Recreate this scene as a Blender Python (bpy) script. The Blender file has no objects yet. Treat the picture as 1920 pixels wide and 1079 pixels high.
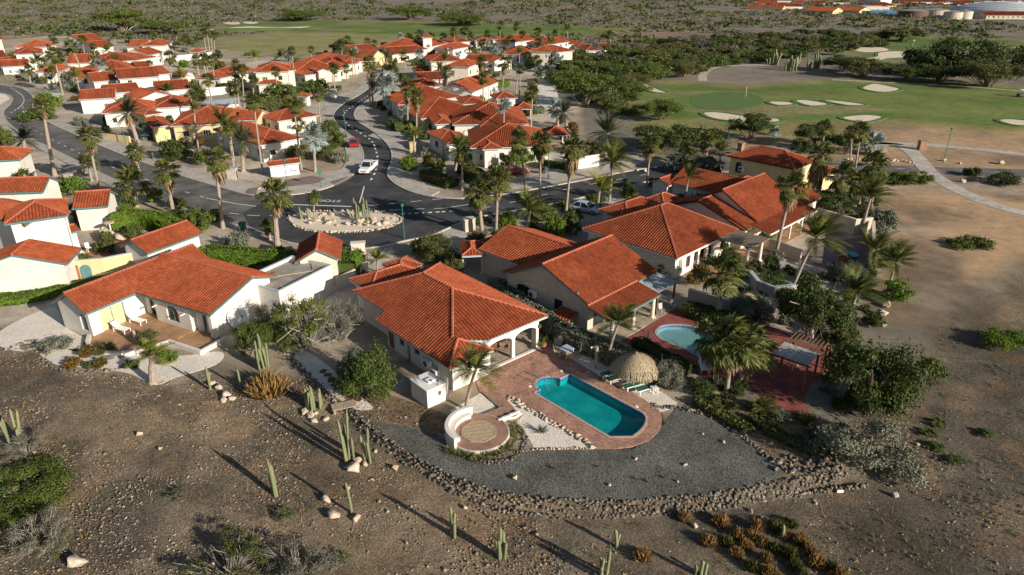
import bpy, bmesh, math, random
import numpy as np
from mathutils import Vector, Matrix
from mathutils.geometry import tessellate_polygon

# ---------------------------------------------------------------- camera, sky, sun
S = bpy.context.scene
COL = S.collection
FPX, PITCH, CAMH = 1290.0, math.radians(24.6), 29.0      # focal length in photo pixels, tilt, height of the drone
cd = bpy.data.cameras.new('camera'); cam = bpy.data.objects.new('camera', cd); COL.objects.link(cam)
cd.sensor_width = 36; cd.lens = FPX / 1920 * 36; cd.clip_start = 0.5; cd.clip_end = 6000
cam.location = (0, 0, CAMH); cam.rotation_euler = (math.pi / 2 - PITCH, 0, 0)
S.camera = cam
SUN_AZ, SUN_EL = math.radians(-38), math.radians(20)
tosun = Vector((math.cos(SUN_AZ) * math.cos(SUN_EL), math.sin(SUN_AZ) * math.cos(SUN_EL), math.sin(SUN_EL)))
W_ = bpy.data.worlds.new('World'); S.world = W_; W_.use_nodes = True
wn = W_.node_tree.nodes; bg = wn['Background']
sk = wn.new('ShaderNodeTexSky'); sk.sky_type = 'NISHITA'; sk.sun_disc = False
sk.sun_elevation = SUN_EL; sk.sun_rotation = math.atan2(tosun.x, tosun.y)
W_.node_tree.links.new(sk.outputs[0], bg.inputs[0]); bg.inputs[1].default_value = 0.058
sl = bpy.data.lights.new('sun', 'SUN'); sl.energy = 5.0; sl.angle = math.radians(0.5); sl.color = (1.0, 0.90, 0.77)
so = bpy.data.objects.new('sun', sl); COL.objects.link(so); so.rotation_euler = (-tosun).to_track_quat('-Z', 'Y').to_euler()
so.location = (60, -60, 80)
S.view_settings.view_transform = 'Standard'; S.view_settings.look = 'None'
S.view_settings.exposure = 0.5; S.view_settings.gamma = 1; S.view_settings.use_curve_mapping = False
S.render.engine = 'CYCLES'; S.cycles.max_bounces = 6; S.cycles.transparent_max_bounces = 12

R = random.Random(7); NR = np.random.RandomState(11)
PI = math.pi
# ---------------------------------------------------------------- ground plan helpers
def rot2(x, y, a): c, s = math.cos(a), math.sin(a); return x * c - y * s, x * s + y * c
def flat(px, py, z=0.0):
    """place on the ground plan of a point read off the photograph, at height z"""
    u = (px - 960) / FPX; v = (539.5 - py) / FPX
    dy = math.cos(PITCH) + v * math.sin(PITCH); dz = -math.sin(PITCH) + v * math.cos(PITCH)
    t = (z - CAMH) / dz
    return u * t, dy * t
def _h(ix, iy, s):
    n = (ix * 374761393 + iy * 668265263 + s * 974634) & 0xffffffff
    n = ((n ^ (n >> 13)) * 1274126177) & 0xffffffff
    return ((n ^ (n >> 16)) & 0xffff) / 65535.0
def vnoise(x, y, s=0):
    x = np.asarray(x, float); y = np.asarray(y, float)
    xi = np.floor(x).astype(np.int64); yi = np.floor(y).astype(np.int64); fx = x - xi; fy = y - yi
    fx = fx * fx * (3 - 2 * fx); fy = fy * fy * (3 - 2 * fy)
    return (_h(xi, yi, s) * (1 - fx) + _h(xi + 1, yi, s) * fx) * (1 - fy) + (_h(xi, yi + 1, s) * (1 - fx) + _h(xi + 1, yi + 1, s) * fx) * fy
def fbm(x, y, s=0, o=3):
    r = 0; a = .5; t = 0
    for i in range(o): r = r + a * vnoise(x * 2 ** i, y * 2 ** i, s + i); t += a; a *= .5
    return r / t
def seg_dist(x, y, P):
    d = np.full(np.shape(x), 1e9)
    for (ax, ay), (bx, by) in zip(P, P[1:]):
        l = (bx - ax) ** 2 + (by - ay) ** 2 + 1e-9
        t = np.clip(((x - ax) * (bx - ax) + (y - ay) * (by - ay)) / l, 0, 1)
        d = np.minimum(d, np.hypot(x - ax - t * (bx - ax), y - ay - t * (by - ay)))
    return d
def inside(x, y, P):
    r = np.zeros(np.shape(x), bool); n = len(P)
    for i in range(n):
        ax, ay = P[i]; bx, by = P[(i + 1) % n]
        if ay == by: continue
        c = ((ay > y) != (by > y)) & (x < (bx - ax) * (y - ay) / (by - ay) + ax)
        r ^= c
    return r
def sdist(x, y, P):
    """signed distance to a closed outline, positive inside"""
    d = seg_dist(x, y, list(P) + [P[0]]); return np.where(inside(x, y, P), d, -d)
def sstep(a, b, v): t = np.clip((v - a) / (b - a), 0, 1); return t * t * (3 - 2 * t)
def PX(pts, z=0.0): return [flat(a, b, z) for a, b in pts]
# the dry ground below the villas lies half a metre lower, behind a dry stone wall
WALL = PX([(655, 762), (690, 792), (740, 832), (800, 868), (870, 902), (940, 922), (1040, 935), (1150, 938), (1280, 932), (1400, 914), (1500, 893), (1580, 872)])
LOWZONE = [WALL[0]] + WALL + [(60, 34), (60, -20), (-60, -20), (-60, 36), (-24, 44)]
def gz(x, y):
    x = np.asarray(x, float); y = np.asarray(y, float)
    s = sdist(x, y, LOWZONE)
    z = -0.55 * sstep(0.0, 0.9, s) * (1 - sstep(15, 30, np.abs(x - 4)))
    z = z * (1 - sstep(3.5, 10, 34 - y) * 0.3)
    return z
def G(px, py, dz=0.0):
    z = 0.0
    for _ in range(6):
        x, y = flat(px, py, z); z = float(gz(x, y))
    return Vector((x, y, z + dz))
def top_of(base, tx, ty):
    """point at photo position (tx,ty) standing at the depth of base"""
    u = (tx - 960) / FPX; v = (539.5 - ty) / FPX
    dy = math.cos(PITCH) + v * math.sin(PITCH); dz = -math.sin(PITCH) + v * math.cos(PITCH)
    t = base[1] / dy
    return Vector((u * t, base[1], CAMH + dz * t))

# ---------------------------------------------------------------- materials
MAT = {}
def nodes(name):
    m = bpy.data.materials.new(name); m.use_nodes = True; MAT[name] = m
    nt = m.node_tree; b = nt.nodes['Principled BSDF']
    return m, nt, b
def N(nt, typ, **kw):
    n = nt.nodes.new(typ)
    for k, v in kw.items():
        if k in n.inputs.keys(): n.inputs[k].default_value = v
        else: setattr(n, k, v)
    return n
def noise(nt, scale, detail=3, rough=.55, coord='Object'):
    tc = nt.nodes.new('ShaderNodeTexCoord'); n = N(nt, 'ShaderNodeTexNoise', Scale=scale, Detail=detail, Roughness=rough)
    nt.links.new(tc.outputs[coord], n.inputs['Vector']); return n
def ramp(nt, src, stops):
    r = nt.nodes.new('ShaderNodeValToRGB'); e = r.color_ramp.elements
    while len(e) < len(stops): e.new(.5)
    for el, (p, c) in zip(e, stops): el.position = p; el.color = (*c, 1) if len(c) == 3 else c
    nt.links.new(src, r.inputs[0]); return r
def mixc(nt, a, b, fac, mode='MIX'):
    m = nt.nodes.new('ShaderNodeMix'); m.data_type = 'RGBA'; m.blend_type = mode
    for i, s in ((6, a), (7, b)):
        if isinstance(s, tuple): m.inputs[i].default_value = (*s, 1)
        else: nt.links.new(s, m.inputs[i])
    if isinstance(fac, (int, float)): m.inputs[0].default_value = fac
    else: nt.links.new(fac, m.inputs[0])
    return m.outputs[2]
def bump(nt, b, src, strength=.4, dist=.02):
    bp = N(nt, 'ShaderNodeBump', Strength=strength, Distance=dist); nt.links.new(src, bp.inputs['Height']); nt.links.new(bp.outputs[0], b.inputs['Normal'])
def simple(name, c, rough=.7, var=.15, scale=3.0, metal=0.0, bm=.0, spec=.3):
    m, nt, b = nodes(name); n = noise(nt, scale, 4)
    lo = tuple(v * (1 - var) for v in c); hi = tuple(min(1, v * (1 + var)) for v in c)
    r = ramp(nt, n.outputs[0], [(.3, lo), (.7, hi)])
    nt.links.new(r.outputs[0], b.inputs['Base Color']); b.inputs['Roughness'].default_value = rough; b.inputs['Metallic'].default_value = metal
    b.inputs['Specular IOR Level'].default_value = spec
    if bm: bump(nt, b, n.outputs[0], bm, .03)
    return m
def wallmat(name, c):
    m, nt, b = nodes(name); n = noise(nt, .7, 5, .7); n2 = noise(nt, 14, 3)
    r = ramp(nt, n.outputs[0], [(.3, tuple(v * .84 for v in c)), (.55, c), (.8, tuple(min(1, v * 1.04) for v in c))])
    mp = nt.nodes.new('ShaderNodeMapping'); mp.inputs['Scale'].default_value = (3, 3, .35)
    tc = nt.nodes.new('ShaderNodeTexCoord'); nt.links.new(tc.outputs['Object'], mp.inputs[0])
    st = N(nt, 'ShaderNodeTexNoise', Scale=1.6, Detail=4); nt.links.new(mp.outputs[0], st.inputs[0])
    r2 = ramp(nt, st.outputs[0], [(.55, (1, 1, 1)), (.85, (.72, .69, .64))])
    nt.links.new(mixc(nt, r.outputs[0], r2.outputs[0], .7, 'MULTIPLY'), b.inputs['Base Color']); b.inputs['Roughness'].default_value = .9
    b.inputs['Specular IOR Level'].default_value = .15
    bump(nt, b, n2.outputs[0], .15, .01); return m
wallmat('white_render', (.68, .645, .585)); wallmat('cream_render', (.68, .61, .50)); wallmat('beige_render', (.56, .49, .39)); wallmat('yellow_render', (.66, .53, .29))
simple('teal_trim', (.10, .20, .21), .6); simple('grey_trim', (.42, .46, .48), .5); simple('dark_trim', (.10, .08, .07), .6)
simple('white_paint', (.78, .77, .74), .5, .05); simple('dark_wood', (.13, .075, .045), .7, .4, 6); simple('brown_door', (.27, .12, .05), .55, .3, 5)
simple('weathered_wood', (.34, .28, .21), .85, .35, 7); simple('deck_wood', (.40, .30, .20), .85, .35, 6); simple('pale_planks', (.44, .42, .38), .85, .3, 5); simple('grey_boards', (.32, .34, .36), .8, .25, 5)
simple('concrete', (.40, .37, .33), .9, .18, 2, 0, .2); simple('flat_roofing', (.30, .27, .23), .95, .25, 1.2, 0, .2); simple('green_post', (.03, .16, .11), .5)
simple('metal_grey', (.45, .46, .47), .4, .1, 3, .6); simple('black_plastic', (.03, .03, .03), .5); simple('green_fabric', (.03, .12, .08), .7)
simple('trunk_bark', (.30, .25, .20), .9, .35, 9, 0, .5); simple('brown_bark', (.16, .115, .08), .95, .35, 8, 0, .5); simple('pale_bark', (.46, .41, .35), .9, .25, 6, 0, .4)
simple('twig', (.30, .27, .24), .95, .25, 4); simple('thatch', (.34, .275, .18), .95, .45, 10, 0, .5)
simple('terracotta', (.42, .17, .08), .8); simple('kerb_stone', (.46, .43, .38), .9, .15, 3); simple('white_line', (.74, .74, .72), .8, .12, 6)
simple('red_metal', (.35, .015, .02), .3, .05, 2, 0, 0, .6); simple('white_metal', (.74, .75, .76), .3, .03, 2, 0, 0, .6); simple('silver_blue_metal', (.50, .58, .66), .28, .03, 2, .2, 0, .6); simple('maroon_metal', (.22, .01, .03), .3, .05, 2, 0, 0, .6)
simple('tyre', (.02, .02, .02), .9); simple('lamp_lens', (.7, .68, .62), .2); simple('red_lens', (.45, .02, .02), .3)
simple('sand', (.66, .57, .45), .95, .1, .4, 0, .1); simple('blue_plastic', (.08, .30, .55), .4)
def glassmat():
    m, nt, b = nodes('window_glass'); n = noise(nt, 1.2, 2)
    r = ramp(nt, n.outputs[0], [(.3, (.010, .012, .015)), (.7, (.04, .045, .05))]); nt.links.new(r.outputs[0], b.inputs['Base Color'])
    b.inputs['Roughness'].default_value = .12; b.inputs['Specular IOR Level'].default_value = .6
glassmat()
def tilemat(name, c1, c2, c3):
    m, nt, b = nodes(name)
    uv = nt.nodes.new('ShaderNodeUVMap'); uv.uv_map = 'tile'
    fl = N(nt, 'ShaderNodeVectorMath', operation='FLOOR'); nt.links.new(uv.outputs[0], fl.inputs[0])
    wh = nt.nodes.new('ShaderNodeTexWhiteNoise'); wh.noise_dimensions = '2D'; nt.links.new(fl.outputs[0], wh.inputs[0])
    n = noise(nt, .35, 5, .65); r = ramp(nt, n.outputs[0], [(.3, c1), (.52, c2), (.75, c3)])
    r2 = ramp(nt, wh.outputs[0], [(0, (.80, .78, .76)), (1, (1.14, 1.12, 1.10))])
    n3 = noise(nt, 5, 3); r3 = ramp(nt, n3.outputs[0], [(.45, (1, 1, 1)), (.8, (.70, .72, .74))])
    c = mixc(nt, r.outputs[0], r2.outputs[0], 1, 'MULTIPLY'); c = mixc(nt, c, r3.outputs[0], .5, 'MULTIPLY'); oi = nt.nodes.new('ShaderNodeObjectInfo'); r5 = ramp(nt, oi.outputs['Random'], [(0, (.78, .80, .84)), (.5, (1, 1, 1)), (1, (1.12, 1.10, 1.02))]); c = mixc(nt, c, r5.outputs[0], .9, 'MULTIPLY'); n4 = noise(nt, .9, 6, .75); r6 = ramp(nt, n4.outputs[0], [(.5, (1, 1, 1)), (.72, (.62, .60, .60))]); c = mixc(nt, c, r6.outputs[0], .6, 'MULTIPLY')
    nt.links.new(c, b.inputs['Base Color']); b.inputs['Roughness'].default_value = .85; b.inputs['Specular IOR Level'].default_value = .12
tilemat('roof_tile', (.235, .058, .026), (.305, .078, .034), (.35, .10, .046))
tilemat('ridge_tile', (.36, .11, .07), (.42, .14, .09), (.46, .17, .11))
def leafmat(name, dark, mid, lite, trans=.25, rough=.6):
    m, nt, b = nodes(name); nt.nodes.remove(b)
    g = nt.nodes.new('ShaderNodeNewGeometry'); oi = nt.nodes.new('ShaderNodeObjectInfo')
    r = ramp(nt, g.outputs['Random Per Island'], [(0, dark), (.5, mid), (1, lite)])
    r2 = ramp(nt, oi.outputs['Random'], [(0, (.82, .86, .84)), (1, (1.16, 1.08, 1.02))])
    c = mixc(nt, r.outputs[0], r2.outputs[0], 1, 'MULTIPLY')
    p = N(nt, 'ShaderNodeBsdfPrincipled', Roughness=rough); p.inputs['Specular IOR Level'].default_value = .25
    t = nt.nodes.new('ShaderNodeBsdfTranslucent'); ms = nt.nodes.new('ShaderNodeMixShader'); ms.inputs[0].default_value = trans
    nt.links.new(c, p.inputs['Base Color']); nt.links.new(c, t.inputs[0])
    nt.links.new(p.outputs[0], ms.inputs[1]); nt.links.new(t.outputs[0], ms.inputs[2]); nt.links.new(ms.outputs[0], nt.nodes['Material Output'].inputs[0])
leafmat('leaf_green', (.05, .075, .016), (.092, .13, .026), (.145, .185, .04))
leafmat('leaf_bright', (.07, .125, .012), (.11, .19, .018), (.16, .24, .03))
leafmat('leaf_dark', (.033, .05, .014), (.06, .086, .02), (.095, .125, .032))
leafmat('leaf_olive', (.06, .07, .022), (.10, .112, .034), (.15, .155, .055))
leafmat('leaf_grey', (.10, .115, .085), (.15, .165, .125), (.22, .235, .185), .15)
leafmat('leaf_dry', (.16, .095, .035), (.26, .165, .06), (.37, .26, .11), .2)
leafmat('leaf_red', (.14, .05, .015), (.17, .10, .02), (.10, .13, .02))
leafmat('leaf_scrub', (.125, .125, .09), (.155, .155, .12), (.19, .185, .15), .2)
leafmat('frond_green', (.055, .08, .016), (.10, .125, .028), (.20, .195, .07), .3)
leafmat('frond_yellow', (.10, .13, .02), (.16, .19, .03), (.25, .24, .06), .3)
leafmat('frond_date', (.055, .07, .04), (.085, .105, .06), (.13, .15, .085), .2)
leafmat('frond_silver', (.18, .23, .22), (.27, .33, .32), (.36, .42, .40), .12)
leafmat('frond_dead', (.17, .11, .06), (.25, .17, .095), (.33, .24, .14), .15)
leafmat('agave_leaf', (.10, .13, .10), (.13, .17, .12), (.17, .20, .13), .1)
leafmat('aloe_leaf', (.10, .13, .03), (.16, .18, .05), (.26, .15, .05), .2)
leafmat('cactus_skin', (.15, .175, .095), (.18, .205, .115), (.21, .23, .13), .0)
def rockmat(name, cs):
    m, nt, b = nodes(name); oi = nt.nodes.new('ShaderNodeObjectInfo'); g = nt.nodes.new('ShaderNodeNewGeometry')
    ad = N(nt, 'ShaderNodeMath', operation='ADD'); nt.links.new(oi.outputs['Random'], ad.inputs[0]); nt.links.new(g.outputs['Random Per Island'], ad.inputs[1])
    fr = N(nt, 'ShaderNodeMath', operation='FRACT'); nt.links.new(ad.outputs[0], fr.inputs[0])
    r = ramp(nt, fr.outputs[0], [(i / (len(cs) - 1), c) for i, c in enumerate(cs)])
    n = noise(nt, 5, 5, .7); r2 = ramp(nt, n.outputs[0], [(.3, (.55, .52, .5)), (.65, (1.1, 1.08, 1.05))])
    nt.links.new(mixc(nt, r.outputs[0], r2.outputs[0], .8, 'MULTIPLY'), b.inputs['Base Color']); b.inputs['Roughness'].default_value = .95
    bump(nt, b, n.outputs[0], .6, .05)
rockmat('wall_stone', [(.08, .078, .07), (.14, .13, .11), (.27, .20, .13), (.11, .115, .11), (.33, .28, .21), (.09, .085, .08), (.18, .165, .14)])
rockmat('pale_boulder', [(.46, .36, .26), (.55, .47, .37), (.50, .40, .30), (.58, .52, .44)])
rockmat('pebble', [(.20, .15, .11), (.34, .27, .20), (.26, .20, .15), (.44, .37, .29)])
def groundmat():
    m, nt, b = nodes('dry_ground')
    at = nt.nodes.new('ShaderNodeVertexColor'); at.layer_name = 'zone'
    geo = nt.nodes.new('ShaderNodeNewGeometry'); pos = geo.outputs['Position']
    def nz(scale, detail=4, rough=.6):
        n = N(nt, 'ShaderNodeTexNoise', Scale=scale, Detail=detail, Roughness=rough); nt.links.new(pos, n.inputs[0]); return n
    a = nz(.06, 6, .65); r1 = ramp(nt, a.outputs[0], [(.3, (.66, .64, .62)), (.5, (1, 1, 1)), (.72, (1.3, 1.25, 1.18))])
    c = nz(.6, 6, .7); r2 = ramp(nt, c.outputs[0], [(.3, (.70, .68, .66)), (.5, (1, 1, 1)), (.7, (1.25, 1.22, 1.2))])
    v = N(nt, 'ShaderNodeTexVoronoi', Scale=8.5); nt.links.new(pos, v.inputs['Vector'])
    r3 = ramp(nt, v.outputs['Distance'], [(.10, (1.5, 1.45, 1.4)), (.32, (1, 1, 1)), (.7, (.66, .64, .62))])
    v2 = N(nt, 'ShaderNodeTexVoronoi', Scale=21); nt.links.new(pos, v2.inputs['Vector'])
    bw = nt.nodes.new('ShaderNodeRGBToBW'); nt.links.new(v2.outputs['Color'], bw.inputs[0])
    r4 = ramp(nt, bw.outputs[0], [(.2, (.7, .68, .66)), (.6, (1, 1, 1)), (.9, (1.6, 1.55, 1.5))])
    col = mixc(nt, at.outputs[0], r1.outputs[0], .9, 'MULTIPLY'); col = mixc(nt, col, r2.outputs[0], .9, 'MULTIPLY')
    at2 = nt.nodes.new('ShaderNodeVertexColor'); at2.layer_name = 'stony'; sx = nt.nodes.new('ShaderNodeSeparateColor'); nt.links.new(at2.outputs[0], sx.inputs[0])
    col = mixc(nt, col, r3.outputs[0], sx.outputs[0], 'MULTIPLY'); col = mixc(nt, col, r4.outputs[0], sx.outputs[0], 'MULTIPLY')
    nt.links.new(col, b.inputs['Base Color']); b.inputs['Roughness'].default_value = .97; b.inputs['Specular IOR Level'].default_value = .1
    bump(nt, b, c.outputs[0], .5, .12)
groundmat()
def speck(name, c, var, scale, big=.3, bm=.5):
    m, nt, b = nodes(name); geo = nt.nodes.new('ShaderNodeNewGeometry')
    v = N(nt, 'ShaderNodeTexVoronoi', Scale=scale); nt.links.new(geo.outputs['Position'], v.inputs['Vector'])
    bw = nt.nodes.new('ShaderNodeRGBToBW'); nt.links.new(v.outputs['Color'], bw.inputs[0])
    r = ramp(nt, bw.outputs[0], [(.15, tuple(x * (1 - var) for x in c)), (.5, c), (.9, tuple(min(1, x * (1 + var)) for x in c))])
    n = N(nt, 'ShaderNodeTexNoise', Scale=.35, Detail=5); nt.links.new(geo.outputs['Position'], n.inputs[0])
    r2 = ramp(nt, n.outputs[0], [(.3, (1 - big,) * 3), (.7, (1 + big * .6,) * 3)])
    nt.links.new(mixc(nt, r.outputs[0], r2.outputs[0], 1, 'MULTIPLY'), b.inputs['Base Color']); b.inputs['Roughness'].default_value = .95; b.inputs['Specular IOR Level'].default_value = .15
    bump(nt, b, v.outputs['Distance'], bm, .05)
speck('asphalt', (.068, .068, .072), .35, 18, .45, .2); speck('old_asphalt', (.145, .138, .132), .3, 14, .42, .2)
speck('grey_gravel', (.128, .128, .112), .6, 15, .35); speck('white_gravel', (.74, .68, .59), .25, 17, .12); speck('pavement_concrete', (.43, .395, .345), .12, 3, .2, .1)
speck('brown_soil', (.19, .135, .085), .5, 6, .3); speck('pale_path', (.46, .42, .37), .2, 3, .2, .1); speck('putting_green', (.105, .16, .055), .08, 2, .08, .1)
def brickmat(name, c1, c2, mortar, scale, rot=0.0):
    m, nt, b = nodes(name); geo = nt.nodes.new('ShaderNodeNewGeometry')
    mp = nt.nodes.new('ShaderNodeMapping'); mp.inputs['Rotation'].default_value = (0, 0, rot); nt.links.new(geo.outputs['Position'], mp.inputs[0])
    br = N(nt, 'ShaderNodeTexBrick', Scale=scale); br.inputs['Color1'].default_value = (*c1, 1); br.inputs['Color2'].default_value = (*c2, 1); br.inputs['Mortar'].default_value = (*mortar, 1)
    br.inputs['Mortar Size'].default_value = .025; br.inputs['Bias'].default_value = 0; nt.links.new(mp.outputs[0], br.inputs[0])
    n = N(nt, 'ShaderNodeTexNoise', Scale=.9, Detail=6, Roughness=.65); nt.links.new(geo.outputs['Position'], n.inputs[0])
    r2 = ramp(nt, n.outputs[0], [(.3, (.66, .66, .67)), (.7, (1.28, 1.26, 1.25))])
    nt.links.new(mixc(nt, br.outputs[0], r2.outputs[0], 1, 'MULTIPLY'), b.inputs['Base Color']); b.inputs['Roughness'].default_value = .9; b.inputs['Specular IOR Level'].default_value = .2
    bump(nt, b, br.outputs['Fac'], -.4, .02)
brickmat('paving_brick', (.50, .29, .21), (.30, .155, .11), (.25, .17, .13), 2.4, math.radians(42)); brickmat('red_paving', (.30, .085, .07), (.25, .07, .06), (.2, .09, .08), 2.2, math.radians(40))
brickmat('patio_tile', (.42, .25, .13), (.38, .22, .12), (.3, .2, .13), 1.6, math.radians(45)); brickmat('cream_tile', (.42, .36, .28), (.39, .33, .26), (.3, .26, .2), 1.4, math.radians(45))
brickmat('roundel_brick', (.37, .22, .15), (.31, .18, .13), (.26, .18, .13), 2.4, math.radians(10)); brickmat('mauve_paving', (.26, .18, .17), (.22, .16, .155), (.2, .15, .14), 1.8, .6)
def poolmat(name, c, c2):
    m, nt, b = nodes(name); n = noise(nt, 1.1, 4, .6); r = ramp(nt, n.outputs[0], [(.35, c), (.65, c2)])
    nt.links.new(r.outputs[0], b.inputs['Base Color']); b.inputs['Roughness'].default_value = .5
poolmat('pool_plaster', (.03, .36, .40), (.07, .50, .52)); poolmat('pale_plaster', (.36, .44, .44), (.45, .52, .50)); simple('pool_tile', (.10, .17, .42), .3, .3, 8); simple('coping', (.44, .31, .25), .85, .2, 4)
def watermat(name, tint):
    m, nt, b = nodes(name); nt.nodes.remove(b)
    t = nt.nodes.new('ShaderNodeBsdfTransparent'); t.inputs[0].default_value = (*tint, 1)
    g = nt.nodes.new('ShaderNodeBsdfGlossy'); g.inputs['Roughness'].default_value = .05
    n = noise(nt, 2.2, 4); bp = N(nt, 'ShaderNodeBump', Strength=.22, Distance=.05); nt.links.new(n.outputs[0], bp.inputs['Height']); nt.links.new(bp.outputs[0], g.inputs['Normal'])
    f = N(nt, 'ShaderNodeLayerWeight', Blend=.5); p = N(nt, 'ShaderNodeMath', operation='POWER'); nt.links.new(f.outputs['Facing'], p.inputs[0]); p.inputs[1].default_value = 5
    q = N(nt, 'ShaderNodeMath', operation='MULTIPLY_ADD'); nt.links.new(p.outputs[0], q.inputs[0]); q.inputs[1].default_value = .9; q.inputs[2].default_value = .02
    ms = nt.nodes.new('ShaderNodeMixShader'); nt.links.new(q.outputs[0], ms.inputs[0]); nt.links.new(t.outputs[0], ms.inputs[1]); nt.links.new(g.outputs[0], ms.inputs[2]); nt.links.new(ms.outputs[0], nt.nodes['Material Output'].inputs[0])
watermat('pool_water', (.30, .80, .78)); watermat('pale_water', (.62, .84, .86))

# ---------------------------------------------------------------- objects
def tag(o, label=None, cat=None, group=None, kind=None):
    if label: o['label'] = label
    if cat: o['category'] = cat
    if group: o['group'] = group
    if kind: o['kind'] = kind
    return o
def thing(name, loc, label, cat, group=None, rz=0.0):
    o = bpy.data.objects.new(name, None); COL.objects.link(o); o.empty_display_size = .2
    o.location = loc; o.rotation_euler = (0, 0, rz); return tag(o, label, cat, group)
def link(name, me, parent=None, loc=None, rot=None, sc=None):
    o = bpy.data.objects.new(name, me); COL.objects.link(o)
    if parent: o.parent = parent
    if loc is not None: o.location = loc
    if rot is not None: o.rotation_euler = rot
    if sc is not None: o.scale = sc if hasattr(sc, '__len__') else (sc, sc, sc)
    return o
class MB:
    """collects faces for one mesh"""
    def __init__(s): s.v = []; s.f = []; s.m = []
    def add(s, vs, fs, mi=0):
        b = len(s.v); s.v += [tuple(v) for v in vs]; s.f += [tuple(b + i for i in f) for f in fs]; s.m += [mi] * len(fs); return s
    def box(s, x0, x1, y0, y1, z0, z1, mi=0):
        return s.add([(x0, y0, z0), (x1, y0, z0), (x1, y1, z0), (x0, y1, z0), (x0, y0, z1), (x1, y0, z1), (x1, y1, z1), (x0, y1, z1)],
                     [(3, 2, 1, 0), (4, 5, 6, 7), (0, 1, 5, 4), (1, 2, 6, 5), (2, 3, 7, 6), (3, 0, 4, 7)], mi)
    def tube(s, pts, rad, n=8, mi=0, cap=True):
        pts = [Vector(p) for p in pts]; rings = []
        if not hasattr(rad, '__len__'): rad = [rad] * len(pts)
        for i, p in enumerate(pts):
            d = (pts[min(i + 1, len(pts) - 1)] - pts[max(i - 1, 0)]).normalized()
            a = Vector((1, 0, 0)) if abs(d.x) < .9 else Vector((0, 1, 0)); a = d.cross(a).normalized(); c = d.cross(a)
            rings.append([p + (a * math.cos(2 * PI * k / n) + c * math.sin(2 * PI * k / n)) * rad[i] for k in range(n)])
        fs = []
        for i in range(len(pts) - 1):
            for k in range(n): fs.append((i * n + k, i * n + (k + 1) % n, (i + 1) * n + (k + 1) % n, (i + 1) * n + k))
        if cap: fs += [tuple(range(n - 1, -1, -1)), tuple((len(pts) - 1) * n + k for k in range(n))]
        return s.add([v for r in rings for v in r], fs, mi)
    def bar(s, a, b, w, h, mi=0):
        a = Vector(a); b = Vector(b); d = (b - a).normalized(); x = d.cross(Vector((0, 0, 1)))
        x = x.normalized() if x.length > 1e-4 else Vector((1, 0, 0)); y = x.cross(d)
        q = [x * sx * w / 2 + y * sy * h / 2 for sx, sy in ((-1, -1), (1, -1), (1, 1), (-1, 1))]
        return s.add([a + t for t in q] + [b + t for t in q], [(3, 2, 1, 0), (4, 5, 6, 7), (0, 1, 5, 4), (1, 2, 6, 5), (2, 3, 7, 6), (3, 0, 4, 7)], mi)
    def prism(s, poly, z0, z1, mi=0, mside=None, holes=(), bottom=True):
        """outline (x,y) extruded between z0 and z1; z1 may be a function of (x,y)"""
        zt = z1 if callable(z1) else (lambda x, y: z1)
        loops = [list(poly)] + [list(h) for h in holes]
        tri = tessellate_polygon([[Vector((p[0], p[1], 0)) for p in l] for l in loops])
        fl = [p for l in loops for p in l]; top = [(p[0], p[1], zt(*p)) for p in fl]
        def up(t):
            a, b, c = (Vector((fl[i][0], fl[i][1], 0)) for i in t); return (b - a).cross(c - a).z > 0
        tri = [tuple(t) if up(t) else tuple(t[::-1]) for t in tri]
        s.add(top, tri, mi)
        if bottom: s.add([(p[0], p[1], z0) for p in fl], [t[::-1] for t in tri], mi)
        for l in loops:
            n = len(l); s.add([(p[0], p[1], z0) for p in l] + [(p[0], p[1], zt(*p)) for p in l], [(i, (i + 1) % n, n + (i + 1) % n, n + i) for i in range(n)], mi if mside is None else mside)
        return s
    def mesh(s, name, mats):
        me = bpy.data.meshes.new(name); me.from_pydata(s.v, [], s.f)
        for m in (mats if isinstance(mats, (list, tuple)) else [mats]): me.materials.append(MAT[m])
        if any(s.m): me.polygons.foreach_set('material_index', s.m)
        me.update(); return me
    def obj(s, name, mats, parent=None, **kw): return link(name, s.mesh(name, mats), parent, **kw)
def np_mesh(name, V, F, mats, mi=None, smooth=False):
    """V (n,3), F (m,k) arrays"""
    me = bpy.data.meshes.new(name); V = np.asarray(V, np.float32); F = np.asarray(F, np.int32); m, k = F.shape
    me.vertices.add(len(V)); me.vertices.foreach_set('co', V.ravel()); me.loops.add(m * k); me.loops.foreach_set('vertex_index', F.ravel())
    me.polygons.add(m); me.polygons.foreach_set('loop_start', np.arange(0, m * k, k, dtype=np.int32)); me.polygons.foreach_set('loop_total', np.full(m, k, np.int32))
    for mm in (mats if isinstance(mats, (list, tuple)) else [mats]): me.materials.append(MAT[mm])
    if mi is not None: me.polygons.foreach_set('material_index', np.asarray(mi, np.int32))
    me.update(calc_edges=True)
    if smooth: me.polygons.foreach_set('use_smooth', np.ones(m, bool))
    return me
def smooth_line(P, n=6):
    """Catmull-Rom through the points"""
    P = [Vector((*p[:2], 0)) for p in P]; P = [P[0] * 2 - P[1]] + P + [P[-1] * 2 - P[-2]]; out = []
    for i in range(1, len(P) - 2):
        for k in range(n):
            t = k / n; a, b, c, d = P[i - 1:i + 3]
            q = .5 * ((2 * b) + (c - a) * t + (2 * a - 5 * b + 4 * c - d) * t * t + (3 * b - a - 3 * c + d) * t ** 3); out.append((q.x, q.y))
    out.append((P[-2].x, P[-2].y)); return out
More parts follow.
